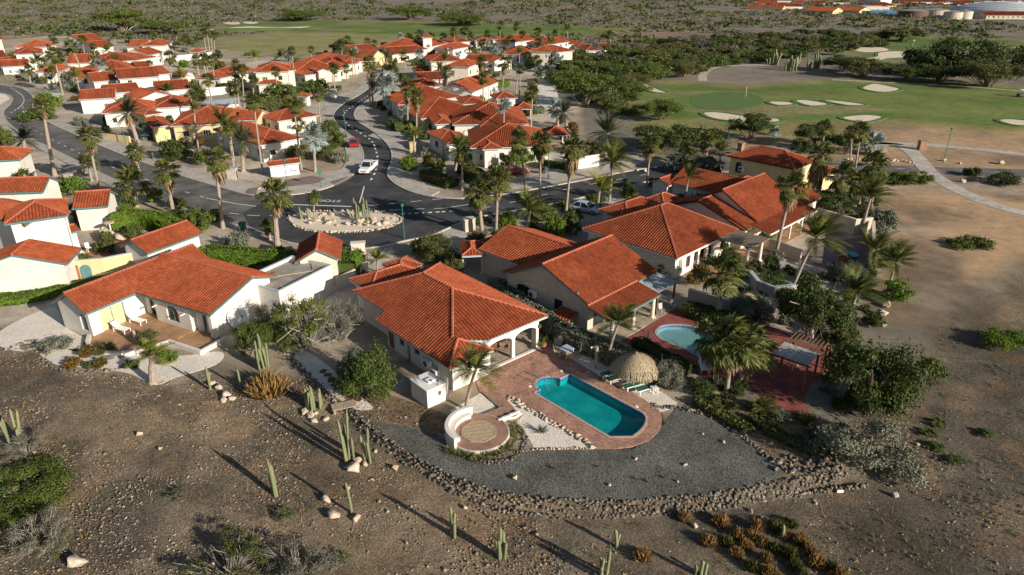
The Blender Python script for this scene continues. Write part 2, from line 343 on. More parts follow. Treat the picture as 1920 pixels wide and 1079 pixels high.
def smooth_loop(P, n=5):
    m = len(P); P = [Vector((*p[:2], 0)) for p in P]; out = []
    for i in range(m):
        a, b, c, d = P[i - 1], P[i], P[(i + 1) % m], P[(i + 2) % m]
        for k in range(n):
            t = k / n; q = .5 * ((2 * b) + (c - a) * t + (2 * a - 5 * b + 4 * c - d) * t * t + (3 * b - a - 3 * c + d) * t ** 3); out.append((q.x, q.y))
    return out
def sheet(name, poly, z, mat, holes=(), thick=.02, label=None):
    o = MB().prism(poly, z - thick, z, holes=holes, bottom=False).obj(name, mat); o['kind'] = 'structure'
    return o
def offset_line(P, d):
    out = []
    for i in range(len(P)):
        a = Vector(P[max(i - 1, 0)]); b = Vector(P[min(i + 1, len(P) - 1)]); t = (b - a).normalized(); out.append((P[i][0] - t.y * d, P[i][1] + t.x * d))
    return out
def ribbon(name, P, w, z, mat, thick=.02):
    return sheet(name, offset_line(P, w / 2) + offset_line(P, -w / 2)[::-1], z, mat, thick=thick)
def ring(P, d):
    """outline pushed outwards by d"""
    A = sum(P[i][0] * P[(i + 1) % len(P)][1] - P[(i + 1) % len(P)][0] * P[i][1] for i in range(len(P))); sg = -1 if A > 0 else 1; out = []
    for i in range(len(P)):
        a, b = Vector(P[i - 1]), Vector(P[(i + 1) % len(P)]); t = (b - a).normalized(); out.append((P[i][0] - t.y * d * sg, P[i][1] + t.x * d * sg))
    return out

# ================================================================ GROUND
POOL1 = None
def pool_outline():
    a, b, c, d = (Vector(flat(*p)) for p in ((1003, 737), (1068, 703), (1201, 775), (1120, 815)))
    # straight sided pool, rounded at the lower right end, half round step bay at the top end
    u = (b - a).normalized(); w = (b - a).length; mid = (a + b) / 2; v = Vector((u.y, -u.x)); L = 8.3
    P = [a, a + u * w * .16]
    cx = a + u * w * .43; r = w * .29
    for k in range(0, 13):
        t = PI - PI * k / 12; P.append(cx + u * math.cos(t) * r - v * math.sin(t) * r * 1.0)
    P.append(b); e = b + v * (L - w * .32); P.append(e)
    for k in range(1, 9):
        t = PI / 2 * k / 9; P.append(a + u * (w * .36 + w * .64 * math.cos(t)) + v * (L - w * .32 + w * .34 * math.sin(t)))
    P.append(a + u * w * .30 + v * (L + .1)); P.append(a + v * (L - .9))
    return [tuple(p[:2]) for p in P], a, u, v, w
POOL1, PA, PU, PV, PW = pool_outline()
POOL2 = smooth_loop(PX([(1232, 622), (1246, 612), (1278, 611), (1312, 618), (1340, 630), (1362, 645), (1360, 662), (1335, 673), (1310, 668), (1285, 655), (1262, 646), (1238, 634)]), 4)

VILLAGE = PX([(-400, 600), (40, 610), (95, 655), (130, 690), (250, 700), (330, 712), (420, 655), (520, 690), (600, 705), (680, 742), (770, 775), (850, 830), (1000, 836), (1160, 836), (1235, 790), (1280, 765), (1340, 745), (1440, 690), (1540, 640), (1600, 560), (1640, 500), (1640, 420), (1590, 345), (1500, 330), (1360, 318), (1290, 300), (1200, 285), (1110, 300), (1085, 240), (1080, 200), (1010, 168), (1040, 150), (1150, 100), (1000, 75), (640, 88), (560, 112), (430, 98), (150, 68), (-400, 70)])
OLIVE = PX([(390, 72), (560, 60), (760, 60), (880, 72), (700, 95), (640, 88), (560, 108), (430, 112), (395, 98)])
OLIVE2 = PX([(430, 102), (640, 92), (700, 100), (560, 128), (470, 135)])
FAIR = [PX([(420, 45), (560, 38), (800, 42), (1000, 48), (1185, 55), (1100, 66), (900, 72), (760, 66), (620, 62), (480, 60), (395, 62)]),
        PX([(1180, 172), (1230, 158), (1300, 158), (1400, 165), (1550, 153), (1640, 154), (1800, 160), (2200, 178), (2200, 240), (1850, 240), (1700, 228), (1600, 226), (1480, 232), (1330, 240), (1270, 240), (1225, 218), (1200, 205)]),
        PX([(1600, 92), (1680, 68), (1800, 70), (1990, 82), (1900, 92), (1800, 101), (1740, 108), (1640, 112)]), PX([(1470, 246), (1560, 246), (1580, 252), (1500, 254)]), PX([(1225, 240), (1300, 240), (1360, 246), (1250, 252)])]
TAN = PX([(1480, 228), (1700, 228), (1850, 238), (2300, 235), (2300, 440), (1950, 470), (1760, 560), (1660, 600), (1640, 520), (1660, 420), (1640, 345), (1600, 300), (1350, 272), (1420, 250)])
GREYM = PX([(1300, 150), (1330, 128), (1420, 120), (1500, 130), (1480, 155), (1360, 160)])
DIRT = PX([(-2500, 700), (-100, 585), (60, 600), (300, 690), (600, 700), (700, 745), (860, 800), (1100, 800), (1300, 745), (1450, 760), (1580, 800), (1700, 700), (1760, 600), (2000, 470), (3500, 420), (3500, 1400), (960, 1500), (-2500, 1400)])
GRAVEL = PX([(715, 795), (760, 800), (820, 815), (856, 838), (930, 866), (1000, 846), (1110, 843), (1190, 842), (1240, 803), (1266, 766), (1330, 772), (1390, 812), (1440, 852), (1480, 886), (1400, 913), (1280, 932), (1150, 938), (1040, 935), (940, 922), (870, 902), (800, 868), (740, 832), (695, 792)])
YARD = PX([(640, 740), (690, 792), (740, 832), (800, 868), (870, 902), (940, 922), (1040, 935), (1150, 938), (1280, 932), (1400, 913), (1480, 886), (1590, 866), (1600, 740), (1300, 690), (900, 690)])
def build_ground():
    ys = np.concatenate([np.arange(-60, 22, 4), np.arange(22, 75, .5), np.arange(75, 200, 1.5), 200 * 1.03 ** np.arange(0, 74)])
    xp = np.concatenate([np.arange(0, 60, .5), np.arange(60, 200, 2.5), 200 * 1.05 ** np.arange(0, 50)])
    xs = np.concatenate([-xp[:0:-1], xp]); X, Y = np.meshgrid(xs, ys); nx, ny = len(xs), len(ys)
    Z = gz(X, Y)
    Z = Z + np.where((sdist(X, Y, DIRT) > 2) & (sdist(X, Y, VILLAGE) < -1) & (sdist(X, Y, YARD) < -.3), (fbm(X * .25, Y * .25, 3) - .5) * .25 + (fbm(X * 1.1, Y * 1.1, 8) - .5) * .07, 0)
    for P in (POOL1, POOL2): Z = np.where(sdist(X, Y, P) > -.75, -2.5, Z)
    far = sstep(330, 900, Y); Z = Z + far * (fbm(X * .006, Y * .006, 21) - .35) * 9
    f = 1 + sstep(60, 500, Y) * 4
    wx = X + (fbm(X * .35 / f, Y * .35 / f, 31) - .5) * 5 * f; wy = Y + (fbm(X * .35 / f, Y * .35 / f, 47) - .5) * 5 * f
    c = np.zeros(X.shape + (3,)); st = np.zeros(X.shape)
    def paint(m, col):
        nonlocal c; m = m[..., None]; c = c * (1 - m) + np.array(col) * m
    paint(np.ones(X.shape), (.20, .18, .145)); st[:] = .15
    paint(sstep(.55, .7, fbm(X * .012, Y * .012, 5)), (.24, .18, .13))
    paint(sstep(-3, 3, sdist(wx, wy, DIRT)), (.215, .178, .132)); st = np.maximum(st, sstep(-3, 3, sdist(wx, wy, DIRT)) * sstep(95, 60, Y))
    # right-hand side of the foreground is darker bare earth
    d = sstep(-2, 4, sdist(wx, wy, DIRT))
    paint(d * sstep(8, 26, wx) * .85, (.135, .122, .095)); paint(d * sstep(.55, .68, fbm(X * .13, Y * .13, 77)) * .75, (.105, .10, .08))
    paint(d * sstep(.54, .66, fbm(X * .1 + 9, Y * .1, 78)) * .75, (.29, .225, .155)); paint(d * sstep(.56, .64, fbm(X * .3 + 3, Y * .3, 79)) * .6, (.10, .088, .066)); paint(d * sstep(.6, .68, fbm(X * .45, Y * .45 + 7, 80)) * .5, (.25, .17, .105))
    paint(sstep(-3, 3, sdist(wx, wy, TAN)), (.41, .285, .175)); tn = sstep(-3, 3, sdist(wx, wy, TAN))
    paint(tn * sstep(.5, .66, fbm(X * .07, Y * .07, 55)) * .8, (.17, .135, .10)); paint(tn * sstep(.62, .74, fbm(X * .06, Y * .1, 56)) * .7, (.40, .33, .26))
    for P in (OLIVE, OLIVE2): paint(sstep(-8, 8, sdist(wx, wy, P)) * .9, (.27, .26, .11))
    paint(sstep(-6, 6, sdist(wx, wy, OLIVE)) * sstep(.5, .62, fbm(X * .02, Y * .03, 61)), (.27, .225, .15))
    for P in FAIR:
        s = sdist(wx, wy, P); paint(sstep(-9, 0, s), (.24, .22, .09)); paint(sstep(-2, 6, s), (.11, .18, .045))
        paint(sstep(2, 8, s) * sstep(.44, .6, fbm(X * .03, Y * .07, 63)) * .8, (.17, .20, .065)); paint(sstep(.60, .72, fbm(X * .04, Y * .08, 64)) * sstep(-2, 3, s) * .8, (.26, .22, .12))
    paint(sstep(-2, 3, sdist(wx, wy, GREYM)), (.23, .20, .165))
    v = sstep(-1.5, 1.0, sdist(X + (wx - X) * .25, Y + (wy - Y) * .25, VILLAGE)); st = np.where(v > .5, .35, st)
    paint(v, (.42, .36, .285)); paint(v * sstep(.5, .64, fbm(X * .09, Y * .09, 91)) * .8, (.29, .235, .17)); paint(v * sstep(.56, .68, fbm(X * .11, Y * .11, 92)) * .7, (.58, .52, .435))
    V = np.stack([X, Y, Z], -1).reshape(-1, 3); i = np.arange((nx - 1) * (ny - 1)); i = i // (nx - 1) * nx + i % (nx - 1)
    me = np_mesh('ground', V, np.stack([i, i + 1, i + nx + 1, i + nx], -1), 'dry_ground', smooth=True)
    for nm, data in (('zone', c.reshape(-1, 3)), ('stony', np.repeat(st.reshape(-1, 1), 3, 1))):
        a = me.color_attributes.new(nm, 'FLOAT_COLOR', 'POINT'); a.data.foreach_set('color', np.concatenate([data, np.ones((len(V), 1))], 1).astype(np.float32).ravel())
    tag(link('ground', me), kind='structure')
build_ground()

# ---------------------------------------------------------------- roads and paths
RL = [(712, 138), (706, 150), (693, 165), (672, 180), (645, 195), (630, 208), (626, 220), (634, 234), (652, 250), (668, 262), (679, 278), (683, 295), (679, 312), (666, 326), (640, 343), (610, 355), (575, 363), (545, 367)]
RR = [(865, 374), (820, 371), (780, 364), (750, 352), (731, 338), (725, 325), (731, 308), (734, 292), (728, 275), (712, 258), (692, 243), (672, 230), (663, 217), (669, 203), (686, 190), (702, 178), (715, 165), (724, 152), (730, 138)]
J1 = smooth_line(PX(RL), 3); J2 = smooth_line(PX(RR), 3)
J3 = smooth_line(PX([(1250, 331), (1200, 344), (1130, 361), (1060, 378), (960, 396), (895, 408), (850, 424), (810, 441), (760, 452), (690, 466), (600, 462), (545, 456), (500, 440), (470, 428)]), 3)
J4 = smooth_line(PX([(865, 374), (950, 365), (1020, 353), (1100, 338), (1180, 322), (1240, 313)]), 3)
ROAD = J1 + PX([(500, 375), (455, 400)]) + J3[::-1] + J4[::-1] + J2[1:]
sheet('road', ROAD, .010, 'asphalt')
LU = [(545, 367), (500, 369), (455, 364), (410, 352), (355, 336), (295, 316), (220, 288), (150, 258), (95, 233), (72, 217), (60, 202), (62, 188), (55, 176), (30, 164), (-40, 156)]
LL = [(470, 428), (430, 413), (380, 401), (330, 386), (265, 360), (200, 330), (140, 300), (90, 275), (40, 250), (12, 226), (8, 208), (20, 196), (24, 184), (8, 176), (-40, 172)]
ROAD2 = smooth_line(PX(LU), 3) + smooth_line(PX(LL), 3)[::-1]
sheet('road', ROAD2, .006, 'old_asphalt')
E1 = smooth_line(PX([(1230, 313), (1330, 305), (1450, 303), (1560, 306), (1640, 309), (1760, 314), (1920, 318), (2200, 328)]), 3); E2 = smooth_line(PX([(1240, 333), (1340, 322), (1450, 317), (1563, 319), (1700, 324), (1780, 328), (1920, 334), (2200, 346)]), 3)
sheet('road', E1 + E2[::-1], .008, 'old_asphalt')
sheet('road_crossing', PX([(1690, 310), (1745, 312), (1800, 330), (1740, 328)]), .014, 'mauve_paving')
# pavements along the road, a little above it
def pave(line, d, z=.10, name='pavement', mat='pavement_concrete'):
    return sheet(name, line + offset_line(line, d)[::-1], z, mat, thick=.12)
def kerb(line, d):
    return sheet('kerb', line + offset_line(line, d)[::-1], .13, 'kerb_stone', thick=.14)
for l, d in ((J1, -.22), (J2, -.22), (J4, .22), (J3, .22)): kerb(l, d)
pave(offset_line(J1, -.22), -2.8); pave(offset_line(J2[4:], -.22), -2.4)
lu = smooth_line(PX(LU), 3); ll = smooth_line(PX(LL), 3)
kerb(lu[4:], -.2); kerb(ll, .2); pave(offset_line(lu[6:36], -.2), -3.2); pave(offset_line(ll[12:34], .2), 1.6)
sheet('pavement', smooth_line(PX([(548, 366), (580, 361), (615, 352), (650, 335), (672, 318), (690, 322), (668, 345), (630, 362), (590, 372), (552, 376)]), 2) if False else PX([(548, 365), (600, 356), (640, 341), (664, 325), (640, 318), (600, 330), (560, 345), (520, 352), (505, 366)]), .115, 'pavement_concrete', thick=.12)
sheet('paving', PX([(535, 339), (585, 331), (610, 336), (596, 345), (540, 352)]), .120, 'mauve_paving'); sheet('paving', PX([(617, 343), (650, 333), (664, 330), (655, 338), (630, 350)]), .120, 'mauve_paving')
sheet('paving', PX([(465, 355), (485, 352), (480, 366), (458, 363)]), .112, 'mauve_paving'); sheet('paving', PX([(70, 240), (120, 247), (190, 232), (160, 222), (110, 232)]), .014, 'mauve_paving')
sheet('driveway', PX([(690, 476), (735, 462), (742, 480), (735, 505), (690, 500)]), .012, 'pale_path'); sheet('driveway', PX([(780, 455), (850, 430), (890, 440), (910, 455), (850, 470), (800, 470)]), .012, 'pale_path')
sheet('driveway', PX([(1060, 385), (1160, 362), (1220, 372), (1130, 405), (1080, 420), (1050, 440), (1020, 430)]), .012, 'concrete'); sheet('driveway', PX([(960, 345), (1000, 338), (1030, 342), (990, 355)]), .016, 'pale_path')
sheet('driveway', PX([(690, 255), (730, 235), (780, 240), (770, 262), (740, 270)]), .012, 'concrete'); sheet('driveway', PX([(640, 175), (672, 168), (668, 178), (640, 192), (600, 215), (560, 218)]), .012, 'pale_path')
sheet('driveway', PX([(1003, 150), (1040, 140), (1050, 205), (1005, 200)]), .012, 'white_gravel'); sheet('lawn', PX([(900, 183), (930, 181), (932, 192), (905, 194)]), .012, 'putting_green')
sheet('pavement', PX([(930, 345), (1010, 325), (1110, 305), (1190, 292), (1230, 300), (1180, 316), (1100, 332), (1020, 347), (950, 358)]), .09, 'pavement_concrete')
sheet('roundabout', PX([(-60, 172), (10, 177), (18, 186), (0, 197), (-60, 205)]), .03, 'white_gravel')
def lane(name, P, w=.14, z=.02, dash=None, gap=0.0):
    b = MB(); L = 0.0; acc = []
    for p, q in zip(P, P[1:]):
        p = Vector(p); q = Vector(q); n = max(1, int((q - p).length / .25))
        for k in range(n): acc.append(p.lerp(q, k / n))
    on = []; d = 0
    for p, q in zip(acc, acc[1:]):
        d += (q - p).length
        if dash is None or (d % (dash + gap)) < dash:
            t = (q - p).normalized(); nn = Vector((-t.y, t.x)) * w / 2; b.add([(*(p - nn), z), (*(q - nn), z), (*(q + nn), z), (*(p + nn), z)], [(0, 1, 2, 3)])
    o = b.obj(name, 'white_line'); o['kind'] = 'structure'; return o
lane('lane_marking', smooth_line(PX([(722, 148), (708, 164), (690, 180), (668, 195), (650, 208), (644, 220), (652, 234), (676, 250), (696, 264), (704, 280), (708, 300), (704, 322), (692, 344)]), 4), .3, .022, 1.1, 1.8)
lane('lane_marking', PX([(683, 350), (674, 382)]), .16, .022); lane('lane_marking', PX([(545, 384), (662, 388)]), .3, .022)
lane('lane_marking', PX([(690, 386), (760, 380), (840, 372), (880, 371)]), .14, .022, 1.6, 1.4); lane('lane_marking', PX([(690, 403), (770, 401), (860, 396)]), .4, .022, .4, .5); lane('lane_marking', PX([(690, 397), (760, 393), (835, 391)]), .14, .022, 1.6, 1.4)
lane('lane_marking', PX([(833, 391), (885, 383)]), .16, .022); lane('lane_marking', smooth_line(PX([(900, 392), (1000, 371), (1080, 351), (1160, 337), (1240, 322)]), 4), .14, .022, 1.8, 3.2)
lane('lane_marking', smooth_line(PX([(10, 218), (90, 258), (160, 293), (240, 325), (320, 352), (385, 371)]), 4), .14, .018, 1.2, 2.6); lane('lane_marking', PX([(386, 372), (440, 382), (483, 388)]), .16, .022)
lane('lane_marking', smooth_line(PX([(430, 400), (480, 405), (540, 404)]), 4), .14, .022, 1.6, 1.4)
lane('lane_marking', smooth_line(PX([(20, 165), (40, 178), (45, 190), (35, 203), (20, 212)]), 4), .3, .018, 1.2, 1.4); lane('lane_marking', PX([(1560, 311), (1700, 317)]), .15, .018, 2, 3); lane('lane_marking', PX([(1800, 320), (1960, 328)]), .15, .018, 2, 3)
def letters(body, px, ang, size, mat, z, name):
    cu = bpy.data.curves.new(name, 'FONT'); cu.body = body; cu.size = size; cu.align_x = 'CENTER'; cu.align_y = 'CENTER'
    o = bpy.data.objects.new(name, cu); COL.objects.link(o); dg = bpy.context.evaluated_depsgraph_get(); dg.update()
    me = bpy.data.meshes.new_from_object(o.evaluated_get(dg)); COL.objects.unlink(o); bpy.data.objects.remove(o); me.materials.clear(); me.materials.append(MAT[mat]); return me
stop = link('stop_lettering', letters('STOP', None, 0, 1, 'white_line', 0, 'stop_lettering'), None, (*flat(619, 377), .024), (0, 0, PI + math.radians(-6)), (1.3, 1.35, 1)); stop['kind'] = 'structure'
# golf: bunkers, greens, cart paths
for P in ([(1320, 213), (1350, 212), (1400, 219), (1455, 223), (1461, 228), (1430, 231), (1390, 229), (1340, 223)], [(1443, 192), (1475, 192), (1488, 196), (1460, 198)], [(1493, 190), (1515, 189), (1553, 196), (1520, 199)],
          [(1546, 189), (1580, 191), (1622, 197), (1590, 198)], [(1618, 166), (1640, 158), (1670, 163), (1687, 168), (1665, 173), (1640, 172)], [(1597, 92), (1640, 88), (1666, 94), (1620, 98)], [(1622, 110), (1645, 107), (1650, 99), (1690, 97), (1735, 104), (1700, 108), (1665, 110), (1650, 114)],
          [(325, 47), (345, 43), (360, 48), (342, 50)], [(416, 43), (440, 40), (450, 45), (430, 46)], [(455, 43), (470, 39), (484, 43), (468, 45)], [(430, 53), (470, 50), (520, 52), (582, 50), (545, 55), (470, 56)], [(368, 55), (392, 53), (404, 59), (385, 60)], [(888, 48), (905, 45), (912, 50), (898, 51)], [(924, 46), (940, 43), (948, 48), (930, 49)],
          [(1190, 160), (1210, 158), (1238, 170), (1250, 174), (1225, 173)], [(1580, 222), (1620, 217), (1655, 220), (1620, 229)], [(1875, 227), (1900, 225), (1960, 232), (1910, 236)]):
    bl = smooth_loop(PX(P), 4); sheet('bunker', bl, .05, 'sand', thick=.06)
    if bl[0][1] < 300: MB().prism(ring(bl, 1.1), -.1, .14, holes=[bl]).obj('bunker_lip', 'putting_green')['kind'] = 'structure'
sheet('putting_green', smooth_loop(PX([(1300, 180), (1360, 172), (1420, 180), (1428, 195), (1380, 206), (1320, 205), (1296, 192)]), 5), .03, 'putting_green')
sheet('putting_green', smooth_loop(PX([(1680, 88), (1740, 82), (1790, 87), (1750, 93)]), 5), .03, 'putting_green')
for P, w in (([(1620, 268), (1690, 274), (1720, 296), (1742, 322), (1780, 348), (1840, 376), (1930, 402), (2100, 430)], 2.6), ([(1560, 262), (1640, 268), (1720, 271), (1800, 277), (1930, 291), (2100, 310)], 2.4),
             ([(1318, 152), (1318, 140), (1335, 128), (1380, 123), (1440, 122)], 2.6), ([(1560, 150), (1680, 156), (1800, 162), (1960, 175)], 1.6), ([(1850, 100), (1880, 92), (1960, 84)], 2.5)):
    ribbon('path', smooth_line(PX(P), 5), w, .03, 'pale_path')

# ================================================================ BUILDINGS
def tile_geo(poly, near, acc):
    """barrel roof tiles over one roof plane; poly = 3D outline, counter-clockwise from above"""
    P = np.array(poly, float); n = np.zeros(3)
    for i in range(len(P)): n += np.cross(P[i], P[(i + 1) % len(P)])
    n /= np.linalg.norm(n)
    if n[2] < 0: n = -n
    h = np.array([n[0], n[1], 0.]); hl = np.linalg.norm(h)
    if hl < 1e-3: return
    up = -h / hl * n[2] + np.array([0, 0, hl]); u = np.cross(up, n)
    o = P[0]; U = (P - o) @ u; Vv = (P - o) @ up; q = 4; w = .31 if near else .36; c = .36
    base = math.floor(U.min() / w) * w; us = np.arange(base, U.max() + w / q, w / q); uc = np.clip(us, U.min() + 1e-4, U.max() - 1e-4)
    lo = np.full(len(us), 1e9); hi = np.full(len(us), -1e9)
    for i in range(len(P)):
        a, b = (U[i], Vv[i]), (U[(i + 1) % len(P)], Vv[(i + 1) % len(P)])
        if abs(a[0] - b[0]) < 1e-6: continue
        t = (uc - a[0]) / (b[0] - a[0]); m = (t >= -1e-6) & (t <= 1 + 1e-6); v = a[1] + t * (b[1] - a[1])
        lo[m] = np.minimum(lo[m], v[m]); hi[m] = np.maximum(hi[m], v[m])
    prof = np.array([0., .095, .125, .095])[np.arange(len(us)) % q]
    vmin = Vv.min(); K = max(1, int(math.ceil((Vv.max() - vmin) / c)))
    if not near: K = 1; c = Vv.max() - vmin + .01
    va = vmin + c * np.arange(K)[:, None]; vb = va + c
    li, hi_i, lj, hj = lo[:-1][None], hi[:-1][None], lo[1:][None], hi[1:][None]
    ai, bi, aj, bj = np.clip(va, li, hi_i), np.clip(vb, li, hi_i), np.clip(va, lj, hj), np.clip(vb, lj, hj)
    ok = ((bi - ai) > 1e-4) | ((bj - aj) > 1e-4); kk, ss = np.nonzero(ok); lift = .020 if near else 0.
    def pt(s, v, k, ex=0.0):
        f = np.clip((v - (vmin + c * k)) / c, 0, 1)
        return o + u * uc[s][:, None] + up * v[:, None] + n * ((prof[s] + lift * (1 - f) + ex)[:, None])
    A, B, C, D = ai[kk, ss], aj[kk, ss], bj[kk, ss], bi[kk, ss]
    V = np.stack([pt(ss, A, kk), pt(ss + 1, B, kk), pt(ss + 1, C, kk), pt(ss, D, kk)], 1).reshape(-1, 3)
    uvx = (us[ss] - base) / w; ux = np.floor(uvx + 1e-6) + .5; uv = np.stack([ux, kk + .5], -1); 
    acc[0].append(V); acc[1].append(np.repeat(uv + R.randrange(100), 4, 0))
    if near:
        V2 = np.stack([pt(ss, A, kk), pt(ss + 1, B, kk), pt(ss + 1, B, kk, -lift), pt(ss, A, kk, -lift)], 1).reshape(-1, 3)[:, :]
        acc[0].append(V2); acc[1].append(np.repeat(uv, 4, 0))
def roof(H, faces, near, trim='teal_trim', mat='roof_tile', ridges=None, thick=.17):
    slab = MB()
    for f in faces:
        f = [Vector(p) for p in f]; nn = len(f); top = [p - Vector((0, 0, .03)) for p in f]; bot = [p - Vector((0, 0, thick)) for p in f]
        slab.add(top + bot, [tuple(range(nn)), tuple(range(2 * nn - 1, nn - 1, -1))] + [(i, nn + i, nn + (i + 1) % nn, (i + 1) % nn) for i in range(nn)])
    r = slab.obj('roof', trim, H)
    acc = ([], [])
    for f in faces: tile_geo(f, near, acc)
    if acc[0]:
        V = np.concatenate(acc[0]); uv = np.concatenate(acc[1]); F = np.arange(len(V)).reshape(-1, 4)
        me = np_mesh('roof_tiles', V, F, mat); l = me.uv_layers.new(name='tile'); l.data.foreach_set('uv', uv.astype(np.float32).ravel())
        tag(link('roof_tiles', me, r), kind='stuff')
    if ridges is None:
        ed = {}
        for f in faces:
            for i in range(len(f)):
                a, b = tuple(np.round(f[i], 2)), tuple(np.round(f[(i + 1) % len(f)], 2)); k = tuple(sorted((a, b))); ed[k] = ed.get(k, 0) + 1
        ridges = [k for k, c in ed.items() if c > 1]
    if ridges:
        b = MB(); step = .38 if near else 1.6
        for p, q in ridges:
            p, q = Vector(p), Vector(q)
            if p.z > q.z: p, q = q, p
            L = (q - p).length; m = max(1, int(L / step))
            for i in range(m):
                s, e = p.lerp(q, i / m), p.lerp(q, min(1, (i + 1.12) / m)); s.z += .07; e.z += .05
                b.tube([s, e], [.135, .10], 6, 0, True)
        if len(b.v): me = b.mesh('ridge_cap', 'ridge_tile'); me.uv_layers.new(name='tile'); tag(link('ridge_cap', me, r), kind='stuff')
    return r
def arch_pts(s, w, z0, z1, rise, n=10):
    """outline of an opening centred on s: straight sides, arched head"""
    if rise <= 0: return [(s - w / 2, z0), (s + w / 2, z0), (s + w / 2, z1), (s - w / 2, z1)]
    return [(s - w / 2, z0), (s + w / 2, z0)] + [(s + w / 2 * math.cos(PI * i / n), z1 - rise + rise * math.sin(PI * i / n)) for i in range(n + 1)]
def panel(mb, p0, p1, outline, holes, t=.25, mi=0):
    """wall panel from p0 to p1 (ground plan), outline and holes in (s,z); inward is to the left of p0->p1"""
    q = MB(); q.prism(outline, 0, t, holes=holes); d = (Vector(p1) - Vector(p0)).normalized(); nx, ny = -d.y, d.x
    mb.add([(p0[0] + d.x * s + nx * k, p0[1] + d.y * s + ny * k, z) for s, z, k in q.v], [f[::-1] for f in q.f], mi)
def window(H, p0, p1, out, depth=.09, frame='teal_trim', pane='window_glass', fw=.07, name='window', bars=1):
    d = (Vector(p1) - Vector(p0)).normalized(); nx, ny = -d.y, d.x
    mp = lambda v, off: [(p0[0] + d.x * s + nx * (k + off), p0[1] + d.y * s + ny * (k + off), z) for s, z, k in v]
    cx = sum(p[0] for p in out) / len(out); s0, s1 = min(p[0] for p in out), max(p[0] for p in out); z0, z1 = min(p[1] for p in out), max(p[1] for p in out); cx = (s0 + s1) / 2; cz = (z0 + z1) / 2
    fx = 1 - 2 * fw / (s1 - s0); fz = 1 - 2 * fw / (z1 - z0); inn = [(cx + (s - cx) * fx, cz + (z - cz) * fz) for s, z in out]
    q = MB(); q.prism(out, 0, .06, holes=[inn])
    for i in range(bars): x = s0 + (s1 - s0) * (i + 1) / (bars + 1); q.box(x - .03, x + .03, z0 + fw, z1 - fw, .005, .055)
    b = MB(); b.add(mp(q.v, depth), [f[::-1] for f in q.f]); w = b.obj(name, frame, H)
    g = MB(); g.add(mp([(s, z, 0) for s, z in inn], depth + .04), [tuple(range(len(inn)))[::-1]]); g.obj('pane', pane, w)
    return w
def sides(x0, x1, y0, y1, t=.25):
    return {'f': ((x0, y0), (x1, y0)), 'r': ((x1, y0 + t), (x1, y1 - t)), 'b': ((x1, y1), (x0, y1)), 'l': ((x0, y1 - t), (x0, y0 + t))}
def walls(H, x0, x1, y0, y1, ztop, mat, ops=(), z0=-.3, skip='', t=.25, profile=None, frame='teal_trim', name='wall'):
    """four wall panels with real openings. ops: (side, s from the panel start in m, width, sill, head, rise, kind)"""
    mb = MB()
    for sd, (p0, p1) in sides(x0, x1, y0, y1, t).items():
        if sd in skip: continue
        L = math.hypot(p1[0] - p0[0], p1[1] - p0[1]); o = [(0, z0), (L, z0)]
        if profile and sd in profile: o = [(0, z0), (L, z0)] + [(L * a, z) for a, z in profile[sd][::-1]]
        else: o += [(L, ztop), (0, ztop)]
        holes = []
        for op in ops:
            if op[0] != sd: continue
            _, s, w, zs, zh, rise, kind = op; s = s if s > 0 else L + s
            if s - w / 2 < .1 or s + w / 2 > L - .1: continue
            a = arch_pts(s, w, zs, zh, rise); holes.append(a)
            if kind == 'w': window(H, p0, p1, a, frame=frame)
            elif kind == 'W': window(H, p0, p1, a, frame='white_paint', bars=2)
            elif kind == 'd': window(H, p0, p1, a, frame='brown_door', pane='brown_door', name='door', bars=1)
            elif kind == 's': window(H, p0, p1, a, frame='teal_trim', pane='shutter', name='sliding_door', bars=1)
            elif kind == 'g': window(H, p0, p1, a, frame='white_paint', pane='white_paint', name='garage_door', bars=3)
        panel(mb, p0, p1, o, holes, t)
    if mb.v: return mb.obj(name, mat, H)
simple('shutter', (.62, .47, .28), .7, .12, 4)
FOOT = []
def wmat(o):
    M = o.matrix_basis.copy()
    while o.parent: o = o.parent; M = o.matrix_basis @ M
    return M
